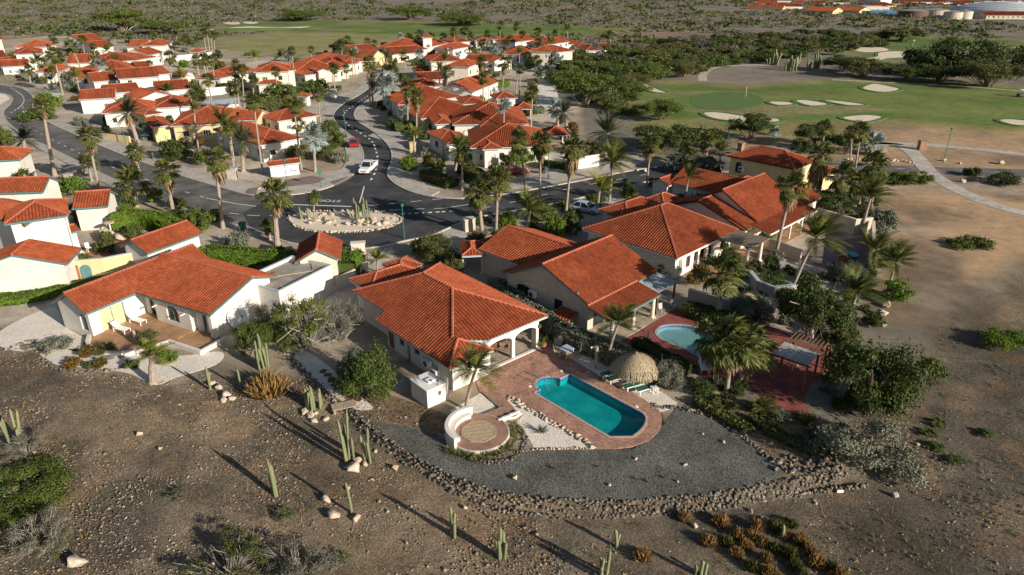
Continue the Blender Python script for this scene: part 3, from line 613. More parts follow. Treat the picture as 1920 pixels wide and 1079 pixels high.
def block(H, kind, x0, x1, y0, y1, ze, k=.42, wall='white_render', ops=(), near=False, ov=.45, trim='teal_trim', skip='', w=True, z0=-.3, mat='roof_tile', frame='teal_trim', ridge=None):
    W, D = x1 - x0, y1 - y0; wm = wmat(H); FOOT.append([tuple((wm @ Vector((a, b, 0))).xy) for a, b in ((x0, y0), (x1, y0), (x1, y1), (x0, y1))])
    if kind == 'hip':
        m = min(W, D) / 2; zr = ze + k * m; A, B, C, E = (x0, y0, ze), (x1, y0, ze), (x1, y1, ze), (x0, y1, ze)
        if W > D + .02: P, Q = (x0 + m, (y0 + y1) / 2, zr), (x1 - m, (y0 + y1) / 2, zr); F = [[A, B, Q, P], [B, C, Q], [C, E, P, Q], [E, A, P]]
        elif D > W + .02: P, Q = ((x0 + x1) / 2, y0 + m, zr), ((x0 + x1) / 2, y1 - m, zr); F = [[A, B, P], [B, C, Q, P], [C, E, Q], [E, A, P, Q]]
        else: P = ((x0 + x1) / 2, (y0 + y1) / 2, zr); F = [[A, B, P], [B, C, P], [C, E, P], [E, A, P]]
        roof(H, F, near, trim, mat)
        if w: walls(H, x0 + ov, x1 - ov, y0 + ov, y1 - ov, ze + k * ov - .19, wall, ops, z0, skip, frame=frame)
    elif kind == 'gx':
        ym = (y0 + y1) / 2 if ridge is None else ridge; zr = ze + k * (ym - y0); zb = zr - k * (y1 - ym)
        roof(H, [[(x0, y0, ze), (x1, y0, ze), (x1, ym, zr), (x0, ym, zr)], [(x1, y1, zb), (x0, y1, zb), (x0, ym, zr), (x1, ym, zr)]], near, trim, mat)
        g = ov * .6; a = (ym - y0 - ov - .25) / (D - 2 * ov - .5); zt = zr - .19; zf = ze + k * (ov + .25) - .19; zk = zb + k * (ov + .25) - .19
        if w: walls(H, x0 + g, x1 - g, y0 + ov, y1 - ov, min(ze, zb) + k * ov - .19, wall, ops, z0, skip, profile={'r': [(0, zf), (a, zt), (1, zk)], 'l': [(0, zk), (1 - a, zt), (1, zf)]}, frame=frame)
    elif kind == 'gy':
        xm = (x0 + x1) / 2 if ridge is None else ridge; zr = ze + k * (xm - x0); zb = zr - k * (x1 - xm)
        roof(H, [[(x1, y0, zb), (x1, y1, zb), (xm, y1, zr), (xm, y0, zr)], [(x0, y1, ze), (x0, y0, ze), (xm, y0, zr), (xm, y1, zr)]], near, trim, mat)
        g = ov * .6; a = (xm - x0 - ov) / (W - 2 * ov); zt = zr - .19; zl, zq = ze + k * ov - .19, zb + k * ov - .19
        if w: walls(H, x0 + ov, x1 - ov, y0 + g, y1 - g, min(ze, zb) + k * ov - .19, wall, ops, z0, skip, profile={'f': [(0, zl), (a, zt), (1, zq)], 'b': [(0, zq), (1 - a, zt), (1, zl)]}, frame=frame)
    elif kind == 'shed':
        zr = ze + k * D; roof(H, [[(x0, y0, ze), (x1, y0, ze), (x1, y1, zr), (x0, y1, zr)]], near, trim, mat, ridges=[])
        if w: walls(H, x0 + .2, x1 - .2, y0 + ov, y1, ze + k * ov - .19, wall, ops, z0, skip, frame=frame)
    elif kind == 'flat':
        walls(H, x0, x1, y0, y1, ze + .25, wall, ops, z0, skip, frame=frame)
        MB().box(x0 + .24, x1 - .24, y0 + .24, y1 - .24, ze - .1, ze).obj('flat_roof', 'flat_roofing', H)
        b = MB().box(x0 - .03, x1 + .03, y0 - .03, y0 + .22, ze + .252, ze + .31); b.box(x0 - .03, x1 + .03, y1 - .22, y1 + .03, ze + .252, ze + .31); b.box(x0 - .03, x0 + .22, y0 + .22, y1 - .22, ze + .252, ze + .31); b.box(x1 - .22, x1 + .03, y0 + .22, y1 - .22, ze + .252, ze + .31); b.obj('parapet_cap', 'grey_trim', H)
def column(H, x, y, h, r=.17, mat='white_render', name='column'):
    b = MB(); b.tube([(x, y, .12), (x, y, h - .15)], [r, r * .88], 12); b.box(x - r * 1.35, x + r * 1.35, y - r * 1.35, y + r * 1.35, -.1, .12); b.box(x - r * 1.3, x + r * 1.3, y - r * 1.3, y + r * 1.3, h - .15, h); return b.obj(name, mat, H)
def villa(x, y, rot, label, cat='house', group=None, name='villa'): return thing(name, (x, y, 0), label, cat, group, math.radians(rot))
def ac_unit(H, x, y, z, a):
    b = MB(); b.box(-.42, .42, -.16, .16, 0, .62); o = b.obj('air_conditioner', 'white_paint', H, loc=(x, y, z), rot=(0, 0, a))
    g = MB(); g.tube([(-.1, -.165, .31), (-.1, -.18, .31)], .25, 14); g.obj('fan_grille', 'dark_trim', o)
def prect(name, x0, x1, y0, y1, H, z, mat, parent=True):
    o = MB().box(x0, x1, y0, y1, z - .12, z).obj(name, mat, H); o['kind'] = 'structure'; return o

FOOT += []
# ---- villa with the swimming pool
HB = villa(-4.95, 44.02, 41.3, 'beige villa with hipped orange roof and arched patio beside the long turquoise pool')
def leftp(x): return 2.4 + .49 * x
Sx = (5.32, 6.08, 5.01); Nx = (5.32, 10.34, 5.01); FRr = (10.67, .15, 2.95); BRr = (10.67, 15.34, 2.95); BLl = (1.02, 15.34, leftp(1.02)); Kk = (2.12, 1.61, leftp(2.12)); WA = (2.12, 1.2, leftp(2.12) - .01)
fB = [[(0, -.5, 2.4), (2.12, 1.2, leftp(2.12)), Kk, Sx, Nx, BLl, (1.02, 9.98, leftp(1.02)), (0, 9.98, 2.4)][::-1], [(4.24, .15, 2.95), FRr, Sx, Kk, (2.12, 1.3, 3.34)], [FRr, BRr, Nx, Sx], [BRr, BLl, Nx], [(0, -.5, 2.4), (4.24, -.5, 2.4), (2.12, 1.2, 3.44)]]
roof(HB, fB, True, 'grey_trim', ridges=[(Sx, Nx), (Sx, FRr), (Nx, BRr), (Nx, BLl), (Sx, (2.0, 1.7, 3.42)), ((2.12, 1.2, 3.44), (0, -.5, 2.4)), ((2.12, 1.2, 3.44), (4.24, -.5, 2.4))])
walls(HB, .6, 4.3, -.02, 6.0, 2.5, 'white_render', [('l', 1.0, .8, 1.1, 1.9, .39, 'w')], skip='b')
walls(HB, .6, 4.3, 6.0, 9.4, 2.5, 'white_render', [('l', .55, .9, .05, 2.1, 0, 'd'), ('l', 2.2, .75, 1.0, 1.75, .37, 'w')], skip='fb')
walls(HB, 1.6, 10.1, 9.2, 14.8, 2.75, 'cream_render', [('l', 3.3, .5, 1.3, 2.0, .24, 'w'), ('l', 4.6, 1.0, .05, 2.1, 0, 'd'), ('r', 2.5, 1.2, 1., 2.1, 0, 'w')], skip='f')
walls(HB, 4.1, 10.1, 5.6, 9.3, 2.9, 'white_render', [('f', 1.6, 1.8, .05, 2.1, 0, 'w'), ('f', 4.2, 1.8, .05, 2.1, 0, 'w')], skip='bl')
pw = MB(); panel(pw, (4.3, .6), (10.1, .6), [(0, 2.85), (0, 0)][:0] + [(0, -.2), (.18, -.2)] + [(.18, 1.75)] + [(1.50 - 1.32 * math.cos(PI * i / 12), 1.75 + .5 * math.sin(PI * i / 12)) for i in range(1, 12)] + [(2.82, 1.75), (2.82, -.2), (3.14, -.2), (3.14, 1.75)] + [(4.33 - 1.19 * math.cos(PI * i / 12), 1.75 + .5 * math.sin(PI * i / 12)) for i in range(1, 12)] + [(5.52, 1.75), (5.52, -.2), (5.8, -.2), (5.8, 2.88), (0, 2.88)], [], .3)
panel(pw, (10.1, .9), (10.1, 5.6), [(0, -.2), (.25, -.2), (.25, 1.75)] + [(2.3 - 2.05 * math.cos(PI * i / 12), 1.75 + .5 * math.sin(PI * i / 12)) for i in range(1, 12)] + [(4.35, 1.75), (4.35, -.2), (4.7, -.2), (4.7, 2.88), (0, 2.88)], [], .3)
pw.obj('arcade', 'white_render', HB)
prect('patio_floor', 4.3, 10.0, .62, 5.6, HB, .05, 'cream_tile'); MB().box(4.3, 10.15, .30, .595, -.1, .13).obj('plinth', 'white_render', HB)
ac_unit(HB, .33, 2.9, .9, -PI / 2); ac_unit(HB, .33, 2.0, .5, -PI / 2); MB().tube([(.53, 1.6, 0), (.53, 1.6, 2.45)], .05, 8).obj('downpipe', 'white_paint', HB)
for lx, ly in ((10.13, .57),): MB().box(lx - .1, lx + .1, ly - .14, ly - .01, 1.9, 2.2).obj('wall_lamp', 'dark_trim', HB)
block(HB, 'hip', 2.2, 8.6, 14.4, 18.2, 2.75, .42, 'cream_render', near=True, trim='grey_trim'); block(HB, 'hip', 6.3, 9.2, 16.2, 19.0, 2.9, .45, 'cream_render', near=True, trim='grey_trim')

# ---- villa with the white lounge chairs
HA = villa(-36.3, 52.32, -27.6, 'white L-shaped villa with satellite dish on its gable and white loungers on its terrace')
roof(HA, [[(0, 0, 2.55), (0, 13.3, 2.55), (-2.48, 13.3, 3.92), (-2.48, 0, 3.92)], [(-4.96, 13.3, 2.55), (-4.96, 0, 2.55), (-2.48, 0, 3.92), (-2.48, 13.3, 3.92)]], True, 'teal_trim')
roof(HA, [[(-.2, 4.7, 2.58), (9.6, 4.7, 2.58), (9.6, 9.75, 4.12), (-2.6, 9.75, 4.12), (-2.6, 9.6, 4.08)][:4], [(9.6, 12.6, 3.15), (-2.6, 12.6, 3.15), (-2.6, 9.75, 4.12), (9.6, 9.75, 4.12)]], True, 'teal_trim')
walls(HA, -4.5, -.4, .35, 13.0, 2.5, 'white_render', [('r', 1.85, 2.3, .05, 2.15, 0, 's'), ('f', 3.2, .9, .5, 2.1, .4, 'w')], profile={'f': [(0, 2.55), (.5, 3.73), (1, 2.55)], 'b': [(0, 2.55), (.5, 3.73), (1, 2.55)]})
walls(HA, -.4, 7.2, 5.6, 12.2, 2.7, 'white_render', [('f', 1.2, 1.0, .05, 2.1, 0, 'w')], skip='lrb')
walls(HA, 1.9, 6.3, 5.0, 7.0, 2.45, 'white_render', [('f', 2.3, 1.5, .55, 2.1, .6, 'w')], skip='b')
walls(HA, 6.3, 9.2, 5.0, 12.2, 2.6, 'white_render', [('f', 1.35, 2.3, .05, 2.2, 0, '-'), ('f', 0, 0, 0, 0, 0, '-')][:1], profile={'r': [(0, 2.55), (.65, 3.95), (1, 3.1)]}, skip='l')
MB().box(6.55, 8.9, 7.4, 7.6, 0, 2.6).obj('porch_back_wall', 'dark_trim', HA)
cu = MB()
for cx0 in (6.8, 7.9):
    for i in range(6): cu.tube([(cx0 + i * .1, 5.5 + .05 * (i % 2), .2), (cx0 + i * .09 + .15, 5.5 + .05 * (i % 2), 2.2)], .06, 6)
cu.obj('curtain', 'white_paint', HA)
prect('terrace_floor', -.4, 6.35, .2, 5.6, HA, .16, 'patio_tile'); prect('terrace_floor', 6.35, 10.2, 2.6, 5.4, HA, .10, 'patio_tile')
prect('terrace_floor', -.2, 5, -.9, .2, HA, .14, 'patio_tile')
lw = MB(); pts = [(-.6, .1), (.8, -.9), (2.6, -1.2), (4.4, -.8), (5.4, .3)]
lw.prism(offset_line(smooth_line(pts, 4), .15) + offset_line(smooth_line(pts, 4), -.15)[::-1], -.4, .42); lw.prism([(5.4, .1), (5.7, .1), (6.5, 2.5), (10.4, 2.5), (10.4, 2.8), (6.3, 2.8)], -.4, .40); lw.prism([(10.15, 2.8), (10.4, 2.8), (10.4, 5.2), (10.15, 5.2)], -.4, .40); lw.obj('terrace_wall', 'white_render', HA)
for i in range(2): MB().box(5.2 + i * .35, 6.5, 3.3 + 0, 3.3 + 1.6, 0, .16 + .0 + (.0 if i else .02)).obj('step', 'patio_tile', HA)
for sx_ in (2.2, 5.9): MB().bar((sx_, 4.97, 1.75), (sx_, 4.5, 1.75), .1, .1).obj('rain_spout', 'white_render', HA)

# ---- neighbour with the kidney pool
HC = villa(6.71, 53.29, 45.75, 'beige villa with long gabled orange roof and lean-to porch beside the kidney shaped pool')
roof(HC, [[(0, 0, 2.85), (10.5, 0, 2.85), (10.5, 5.59, 5.08), (0, 5.59, 5.08)], [(10.5, 10.9, 2.65), (0, 10.9, 2.65), (0, 5.59, 5.08), (10.5, 5.59, 5.08)]], True, 'teal_trim')
roof(HC, [[(-.3, -2.55, 2.35), (7.1, -2.55, 2.35), (7.1, .05, 2.86), (-.3, .05, 2.86)]], True, 'teal_trim', ridges=[((-.3, .05, 2.9), (7.1, .05, 2.901))])
walls(HC, .45, 10.0, .5, 10.4, 2.8, 'beige_render', [('l', 1.9, 1.9, .1, 2.1, .35, 'w'), ('l', 6.2, 1.0, .9, 2.0, 0, 'w'), ('f', 1.6, 1.6, .05, 2.1, 0, 'w'), ('f', 4.6, 2.4, .05, 2.1, 0, 'w'), ('f', 8.2, 1.6, .05, 2.1, 0, 'w')], profile={'l': [(0, 2.65), (.48, 4.85), (1, 2.85)], 'r': [(0, 2.85), (.52, 4.85), (1, 2.65)]}, frame='dark_trim')
for x_, y_ in ((.5, -2.1), (3.6, -2.15), (6.7, -2.15)): column(HC, x_, y_, 2.25, .19, 'cream_render')
prect('porch_floor', -.2, 10.4, -2.7, .5, HC, .06, 'cream_tile'); ac_unit(HC, .22, 6.9, 1.35, -PI / 2)
MB().box(.40, .445, 5.4, 8.0, 2.35, 2.43).obj('pipe_cover', 'white_paint', HC)
block(HC, 'gy', 2.5, 11.0, 6.6, 16.8, 2.78, .36, 'beige_render', [('l', 4.2, .4, 1.3, 1.8, .2, 'w')], near=True, trim='grey_trim', skip='fr')
block(HC, 'hip', 5.5, 9.5, 16.2, 19.5, 2.2, .35, 'beige_render', near=True, trim='grey_trim', w=False)
hut = MB(); hut.box(-.75, -.05, 1.7, 3.3, -.1, 1.05); hut.obj('bottle_store', 'beige_render', HC)
roof(HC, [[(-.95, 1.5, 1.0), (-.95, 3.5, 1.0), (.40, 3.5, 1.5), (.40, 1.5, 1.5)][::-1]], True, 'teal_trim', ridges=[])
d_ = MB(); d_.tube([(.1, 1.6, 3.45), (.16, 1.56, 3.47), (.24, 1.52, 3.52)], [.04, .16, .24], 14); d_.tube([(.2, 1.9, 3.3), (.1, 1.6, 3.45)], .03, 6); d_.obj('satellite_dish', 'white_paint', HC)
mr = MB()
for i in range(8): x_ = 7.3 + i * .41; mr.add([(x_, -2.2, 2.40), (x_ + .4, -2.2, 2.40), (x_ + .4, .9, 2.82), (x_, .9, 2.82), (x_, -2.2, 2.36), (x_ + .4, -2.2, 2.36), (x_ + .4, .9, 2.78), (x_, .9, 2.78)], [(0, 1, 2, 3), (7, 6, 5, 4), (0, 4, 5, 1), (1, 5, 6, 2), (2, 6, 7, 3), (3, 7, 4, 0)])
mr.obj('board_roof', 'grey_boards', HC)
for x_ in (7.5, 10.4): MB().box(x_ - .08, x_ + .08, -2.1, -1.94, 0, 2.37).obj('post', 'dark_wood', HC)

# ---- arcaded white villa with the pergola
HD = villa(16.8, 64.73, 44.5, 'white villa with square hipped orange roof and arcade of three arches')
roof(HD, [[(0, 0, 2.55), (12.3, 0, 2.55), (7.4, 6.5, 5.33), (6.1, 6.5, 5.33)], [(12.3, 0, 2.55), (12.3, 12.6, 2.55), (7.4, 6.5, 5.33)], [(12.3, 12.6, 2.55), (0, 12.6, 2.55), (6.1, 6.5, 5.33), (7.4, 6.5, 5.33)], [(0, 12.6, 2.55), (0, 0, 2.55), (6.1, 6.5, 5.33)]], True, 'white_paint')
walls(HD, .5, 11.8, .5, 12.1, 2.55, 'white_render', [('f', 1.0, .7, .6, 1.9, 0, 'W'), ('f', 2.5, .8, .6, 1.9, 0, 'w'), ('f', 4.0, .8, .05, 2.15, .4, '-'), ('f', 5.4, 1.3, .05, 2.3, .6, '-'), ('f', 7.0, 1.0, .05, 2.25, .5, '-'), ('f', 9.6, 1.0, .7, 1.9, 0, 'w'), ('l', 5.5, .5, 1.2, 1.7, 0, 'w')], frame='brown_door')
MB().box(3.2, 8.0, 2.4, 2.6, 0, 2.5).obj('loggia_back_wall', 'cream_render', HD); MB().box(5.0, 5.9, 2.36, 2.395, .05, 2.1).obj('door', 'brown_door', HD); prect('loggia_floor', 3.2, 8.0, .76, 2.4, HD, .05, 'cream_tile')
block(HD, 'hip', 6.2, 13.8, 10.8, 15.3, 2.75, .42, 'white_render', near=True, trim='grey_trim'); block(HD, 'hip', 5.7, 9.5, 11.2, 13.6, 2.7, .40, 'white_render', near=True, trim='grey_trim'); block(HD, 'hip', 12.8, 17.0, 10.2, 13.8, 2.8, .5, 'white_render', near=True, trim='grey_trim')
pg = thing('pergola', (16.8, 64.73, 0), 'dark slatted pergola on white columns in front of the arcaded villa', 'pergola', rz=math.radians(44.5))
for x_, y_ in ((8.5, -3.3), (11.5, -3.3)): column(pg, x_, y_, 2.42, .2, 'white_render')
for y_ in (-3.3, -.2): MB().box(8.0, 11.9, y_ - .07, y_ + .07, 2.421, 2.55).obj('beam', 'dark_wood', pg)
me = MB().box(-.06, .06, -3.9, .3, 0, .13).mesh('slat', 'weathered_wood')
for i in range(15): link('slat', me, pg, (8.1 + i * .265, 0, 2.553))
prect('terrace_floor', 2.5, 13.5, -4.6, .45, HD, .03, 'patio_tile')

# ---- far villa of the row, with the open red veranda
HE = villa(28.39, 75.38, 44.55, 'villa with stepped gabled orange roofs and long veranda on white posts')
block(HE, 'gx', 0, 10.4, 0, 9.6, 2.75, .57, 'cream_render', [('f', 3, 1.6, .05, 2.1, 0, 'w'), ('f', 7, 1.6, .05, 2.1, 0, 'w')], near=True, trim='dark_trim', ridge=4.95)
block(HE, 'gx', -3.0, .6, 0, 10.5, 2.5, .34, 'cream_render', near=True, trim='dark_trim', ridge=6.2, skip='r')
roof(HE, [[(-1.2, -2.3, 2.2), (11.0, -2.3, 2.2), (11.0, .2, 2.66), (-1.2, .2, 2.66)]], True, 'white_paint', ridges=[])
for x_ in (1.5, 4.6, 7.7, 10.6): MB().box(x_ - .09, x_ + .09, -2.05, -1.87, 0, 2.1).obj('post', 'white_paint', HE)
prect('veranda_floor', -1.0, 11, -2.4, .4, HE, .08, 'patio_tile')
block(HE, 'gy', 6.4, 13.6, 6.2, 16.4, 2.85, .44, 'white_render', near=True, trim='grey_trim'); block(HE, 'gx', 5.6, 8.5, 15.8, 19.0, 2.7, .4, 'white_render', near=True, trim='grey_trim'); block(HE, 'hip', 10.0, 15.0, 6.5, 10.5, 3.2, .4, 'cream_render', near=True, trim='grey_trim')
block(HE, 'gx', 10.3, 15.5, -.8, 5.2, 2.6, .38, 'cream_render', near=True, trim='dark_trim'); ac_unit(HE, 10.6, 5.0, 3.6, .3)

HF = villa(39.12, 93.47, 42.8, 'yellow two storey villa with brick chimney and hipped orange roof')
block(HF, 'hip', 0, 6.6, 0, 10.6, 4.25, .42, 'yellow_render', [('l', 1.2, 1.0, 1.9, 3.6, .5, 'w'), ('f', 2.4, .75, 2.3, 3.7, 0, 'W'), ('f', 3.7, .75, 2.3, 3.7, 0, 'W'), ('f', 2.9, 1.8, .05, 2.0, 0, 'w')], near=True, trim='dark_trim')
ch = MB().box(1.2, 2.0, 9.0, 9.7, 4.0, 6.0); ch.box(1.1, 2.1, 8.9, 9.8, 6.002, 6.15); ch.obj('chimney', 'roundel_brick', HF); ac_unit(HF, .2, 8.0, 2.4, -PI / 2)
block(HF, 'hip', 6.0, 10.5, -2.0, 3.0, 2.6, .4, 'yellow_render', near=True, trim='dark_trim')

# ---- blocks given by the two ends of their front eave as read off the photograph
def edge_frame(L, Rr, ze):
    a = Vector(flat(*L, ze)); b = Vector(flat(*Rr, ze)); d = b - a; return a.x, a.y, math.degrees(math.atan2(d.y, d.x)), d.length
def eave_house(label, blocks, wall='white_render', near=False, trim='grey_trim', group=None, name='villa', cat='house', seed=0, auto=True):
    L, Rr, ze = blocks[0][1], blocks[0][2], blocks[0][3]; ox, oy, rot, _ = edge_frame(L, Rr, ze); far = auto and oy > 105; H = villa(ox, oy, rot, label, cat, group, name); rr = random.Random(seed + len(label))
    for b in blocks:
        kind, L, Rr, ze, dep = b[:5]; k = b[5] if len(b) > 5 and b[5] is not None else .42; k, dep = (k * .88, dep * 1.32) if far else (k, dep); opt = b[6] if len(b) > 6 else {}
        bx, by, br, w = edge_frame(L, Rr, ze); lx, ly = rot2(bx - ox, by - oy, -math.radians(rot)); dr = br - rot
        T = H
        if b is not blocks[0]:
            T = bpy.data.objects.new('wing', None); COL.objects.link(T); T.parent = H; T.location = (lx, ly, 0); T.rotation_euler = (0, 0, math.radians(dr))
        ops = list(opt.get('ops', ()))
        if auto and not ops:
            st = 2 if ze > 4.5 else 1
            for s_ in range(st):
                zb = .9 + s_ * 2.7
                for sd, ln in (('f', w - .9), ('r', dep - .9), ('l', dep - .9)):
                    n = int(ln / 3.0)
                    for i in range(n):
                        if rr.random() < .8: ops.append((sd, (i + .5) * ln / n + .1, rr.choice((.8, 1.0, 1.3)), zb, min(zb + rr.choice((.9, 1.1)), ze - .5), 0, rr.choice('wwW')))
        kw = {q: v for q, v in opt.items() if q != 'ops'}
        kw.setdefault('wall', wall); kw.setdefault('trim', trim)
        # parts go one level under the house: build them in a scratch parent, then hand them over with their place
        n0 = set(T.children); block(T, kind, 0, w, 0, dep, ze, k, ops=ops, near=near, **kw)
        if T is not H:
            M = T.matrix_basis.copy()
            for c in list(T.children): c.parent = H; c.matrix_basis = M @ c.matrix_basis
            bpy.data.objects.remove(T)
    return H
EH = eave_house
# left foreground group
EH('small white two storey block with orange roof at the left edge beside the street', [('hip', (-60, 305), (38, 299), 5.3, 6)], near=True, trim='teal_trim', auto=False)
EH('tall white villa with pale ridges, teal eaves and roofs stepping down to the terrace', [('hip', (8, 421), (128, 404), 5.4, 6.5, .4, {'ops': [('r', 1.6, .9, 3.4, 4.4, .3, 'w'), ('r', 2.6, .9, .05, 2.1, 0, 'w')]}), ('gx', (-70, 398), (48, 423), 5.0, 5, .36), ('gx', (-40, 364), (81, 360), 3.6, 5.0, .5), ('gx', (134, 392), (202, 387), 3.0, 5.2, .5, {'ops': [('f', 3.6, .8, .9, 1.9, 0, 'w')]}),
    ('gy', (-68, 510), (126, 495), 3.0, 4.2, .30), ('gx', (120, 440), (150, 432), 2.6, 2.2, .4)], near=True, trim='teal_trim', auto=False)
EH('small white gabled outbuilding with orange roof behind the yellow garden wall', [('gx', (276, 476.5), (380.6, 438), 2.8, 4.4, .5)], near=True, trim='teal_trim', auto=False, cat='outbuilding', name='outbuilding')
EH('little white gatehouse with steep gabled orange roof beside the flat roof', [('gy', (553, 493), (639, 487), 2.9, 5.2, .55)], near=True, trim='teal_trim', auto=False, cat='outbuilding', name='outbuilding', wall='cream_render')
fl = EH('white flat roofed garage with tar patched roof between the L-shaped villa and the gatehouse', [('flat', (523, 552), (622, 502), 2.65, 5.2)], auto=False, cat='garage', name='garage')
b = MB(); b.bar((1.0, 4.6, 2.68), (5.5, 1.0, 2.68), .12, .08); b.bar((5.5, 1.0, 2.68), (8.2, 4.0, 2.68), .12, .08); b.obj('roof_pipe', 'weathered_wood', fl)
b = MB(); b.prism([(2.2, 3.8), (3.6, 4.1), (3.4, 4.4), (2.0, 4.2)], 2.63, 2.656); b.prism([(6.5, 1.8), (7.6, 1.6), (7.5, 2.1)], 2.63, 2.656); b.obj('roof_patch', 'dark_trim', fl)
EH('small tiled entrance roof on cream columns between the pool villa and its neighbour', [('hip', (866, 481), (906, 479), 2.4, 4.0, .4, {'w': False})], near=True, auto=False, cat='porch', name='entrance_porch')
for px, py in ((905, 512), (868, 508)): g = G(px, py); column(None, g.x, g.y, 2.25, .17, 'cream_render', 'porch_column'); tag(bpy.data.objects[[o.name for o in bpy.data.objects if o.name.startswith('porch_column')][-1]], 'cream round column under the entrance roof, %s' % ('nearer the beige villa' if px > 900 else 'nearer the pool villa'), 'column', 'entrance porch columns')
# right-hand row, front to back
EH('corner villa with arched wooden front door and clipped round shrubs before it', [('hip', (881, 278), (1033, 275), 3.0, 10.5), ('hip', (904.5, 281), (941, 279), 3.15, 4.5, .45, {'ops': [('f', 1.75, 1.7, .05, 2.5, .85, 'd')]}), ('hip', (838, 271.6), (884, 268.5), 2.9, 6.5, .4), ('hip', (826, 262), (870, 257), 2.9, 5, .4)], near=True)
EH('long cream villa with hipped roof just behind the corner villa', [('hip', (848, 234.5), (992, 232), 3.3, 12, .40), ('hip', (900, 238.5), (992, 234), 3.1, 7, .42), ('hip', (815, 233.8), (850, 232), 3.2, 6, .4)], near=True)
EH('ochre walled villa with stepped hipped roofs, third from the junction', [('hip', (789, 223), (905, 212), 3.1, 10.5, .45), ('hip', (771, 213.5), (802, 211), 3.0, 6.5, .4), ('hip', (798, 208.5), (836, 206), 3.4, 5, .35), ('hip', (868, 196), (912, 194), 3.1, 6)], wall='yellow_render', near=True)
EH('villa with broad single hip roof, fourth from the junction', [('hip', (779, 193), (866, 181.5), 3.1, 11.5, .42), ('hip', (746, 197), (790, 194), 3.2, 6, .4)], near=True)
EH('villa with big white gable wall facing the pool garden', [('gy', (814, 169), (888, 173), 3.4, 14, .38), ('hip', (776, 164), (830, 161), 3.2, 8, .36), ('gx', (786, 151), (832, 149), 3.4, 7, .35), ('gx', (880, 161), (915, 152), 2.8, 5.5, .35)])
EH('two storey cream villa with white upper window behind the big gable', [('hip', (833, 124.5), (880, 126), 5.8, 8), ('hip', (806, 116), (868, 114), 6.0, 9, .4), ('gx', (782, 135.5), (824, 133.5), 3.0, 5, .4), ('gx', (872, 137), (897, 136), 3.4, 6, .4)], wall='cream_render')
EH('white garden house with small hipped roof on the lawn', [('hip', (930, 186), (970.5, 184), 2.6, 5.5)], auto=False, cat='garden house', name='garden_house')
def gazebo(label, L, Rr, ze, dep, k=.5):
    H = EH(label, [('hip', L, Rr, ze, dep, k, {'w': False})], auto=False, cat='gazebo', name='gazebo', near=True); w = edge_frame(L, Rr, ze)[3]
    for x in (.35, w - .35):
        for y in (.35, dep - .35): column(H, x, y, ze - .05, .13, 'white_render', 'post')
    return H
gazebo('low dark orange garden gazebo beside the white garden house', (966, 205), (998, 204.6), 2.2, 4.4, .55)
gazebo('open pool gazebo with hipped orange roof beside the corner villa', (1021, 255), (1067, 254), 2.5, 5)
EH('white villa with low hip roof behind tall dark palms', [('hip', (941, 102.5), (1003, 103), 3.2, 12, .42), ('hip', (1002, 111), (1027, 111.5), 3.0, 7)])
EH('two storey cream villa with arched balcony beside the silver palm', [('hip', (993, 97), (1034, 98), 5.6, 10, .4), ('hip', (1043, 98.5), (1077, 95.5), 5.6, 9, .4, {'ops': [('f', 1.2, .9, 3.4, 4.6, .4, 'w'), ('f', 2.8, .9, 3.4, 4.6, .4, 'w')]})], wall='cream_render')
EH('two storey white villa partly behind the round silver palm', [('hip', (985, 81), (1027, 84), 5.2, 11), ('hip', (1020, 78), (1046, 78), 5.2, 8)])
EH('long low villa with pale ridge lines at the edge of the wood', [('hip', (1038, 85), (1092, 82), 3.6, 13, .42), ('hip', (1085, 87), (1106, 86), 3.2, 8)])
EH('villa with steep bright hip among the trees', [('hip', (1098, 95), (1126, 94.5), 3.0, 9, .45)]); EH('last small roof at the edge of the wood, above a white pergola', [('gx', (1134, 93), (1153, 92), 2.9, 7)])
EH('far villa with big plain roof beside the fairway', [('hip', (928, 77), (966, 79.5), 4.2, 14, .45), ('hip', (922, 74), (935, 74), 4.2, 8)])
EH('far white villa with high roof behind tall palms', [('hip', (854, 79.5), (883, 78), 4.2, 10, .45), ('hip', (890, 77), (913, 77), 3.6, 10, .4)])
EH('villa with open gable behind the pale dome top', [('gx', (883, 116), (930, 114.5), 3.0, 7, .4), ('gy', (926, 116), (962, 112), 3.0, 9, .35)])
# across the road, left of the S bend
EH('villa with wide hip roof at the field edge, right of the crossing palms', [('hip', (702, 90.5), (766, 94), 3.6, 13, .45), ('hip', (740, 91), (771, 93), 3.6, 6)])
EH('villa with square roof turret above its hips', [('hip', (768, 86.5), (808, 88), 3.8, 12, .42), ('hip', (791, 71), (812, 70.6), 7.2, 5, .45), ('hip', (778, 94), (803, 92), 3.4, 6)])
EH('white two storey villa with small balcony at the bend', [('hip', (812.5, 91), (850, 93), 5.5, 10, .4), ('hip', (838, 91.5), (852, 91), 5.7, 4)])
EH('row house with low gabled roofs behind the road bend', [('gx', (735, 102.5), (795, 98.5), 2.9, 9, .36), ('gx', (797, 104.5), (830, 107), 2.9, 7, .4)], wall='cream_render')
EH('ochre gabled villa beyond the cream villas of the road', [('gx', (668, 102), (716, 97), 3.2, 10, .4), ('gy', (696, 111), (723, 104), 3.0, 8, .4)], wall='yellow_render')
EH('two storey cream villa with small square windows by the palms', [('hip', (475, 136), (541, 134), 5.8, 9.5), ('hip', (460, 134.5), (478, 135), 5.7, 7.5, .4), ('hip', (537, 132.5), (555, 131.5), 5.7, 7, .4), ('hip', (481, 158.6), (529, 157), 3.0, 6.5, .45)], wall='cream_render')
EH('cream villa with tall gabled entrance on the road', [('hip', (553, 136.5), (642, 131), 3.2, 12.5, .42), ('hip', (571, 141.5), (597, 138.5), 3.0, 6, .4), ('gy', (595, 134.5), (616, 133), 3.8, 6, .4)], wall='cream_render')
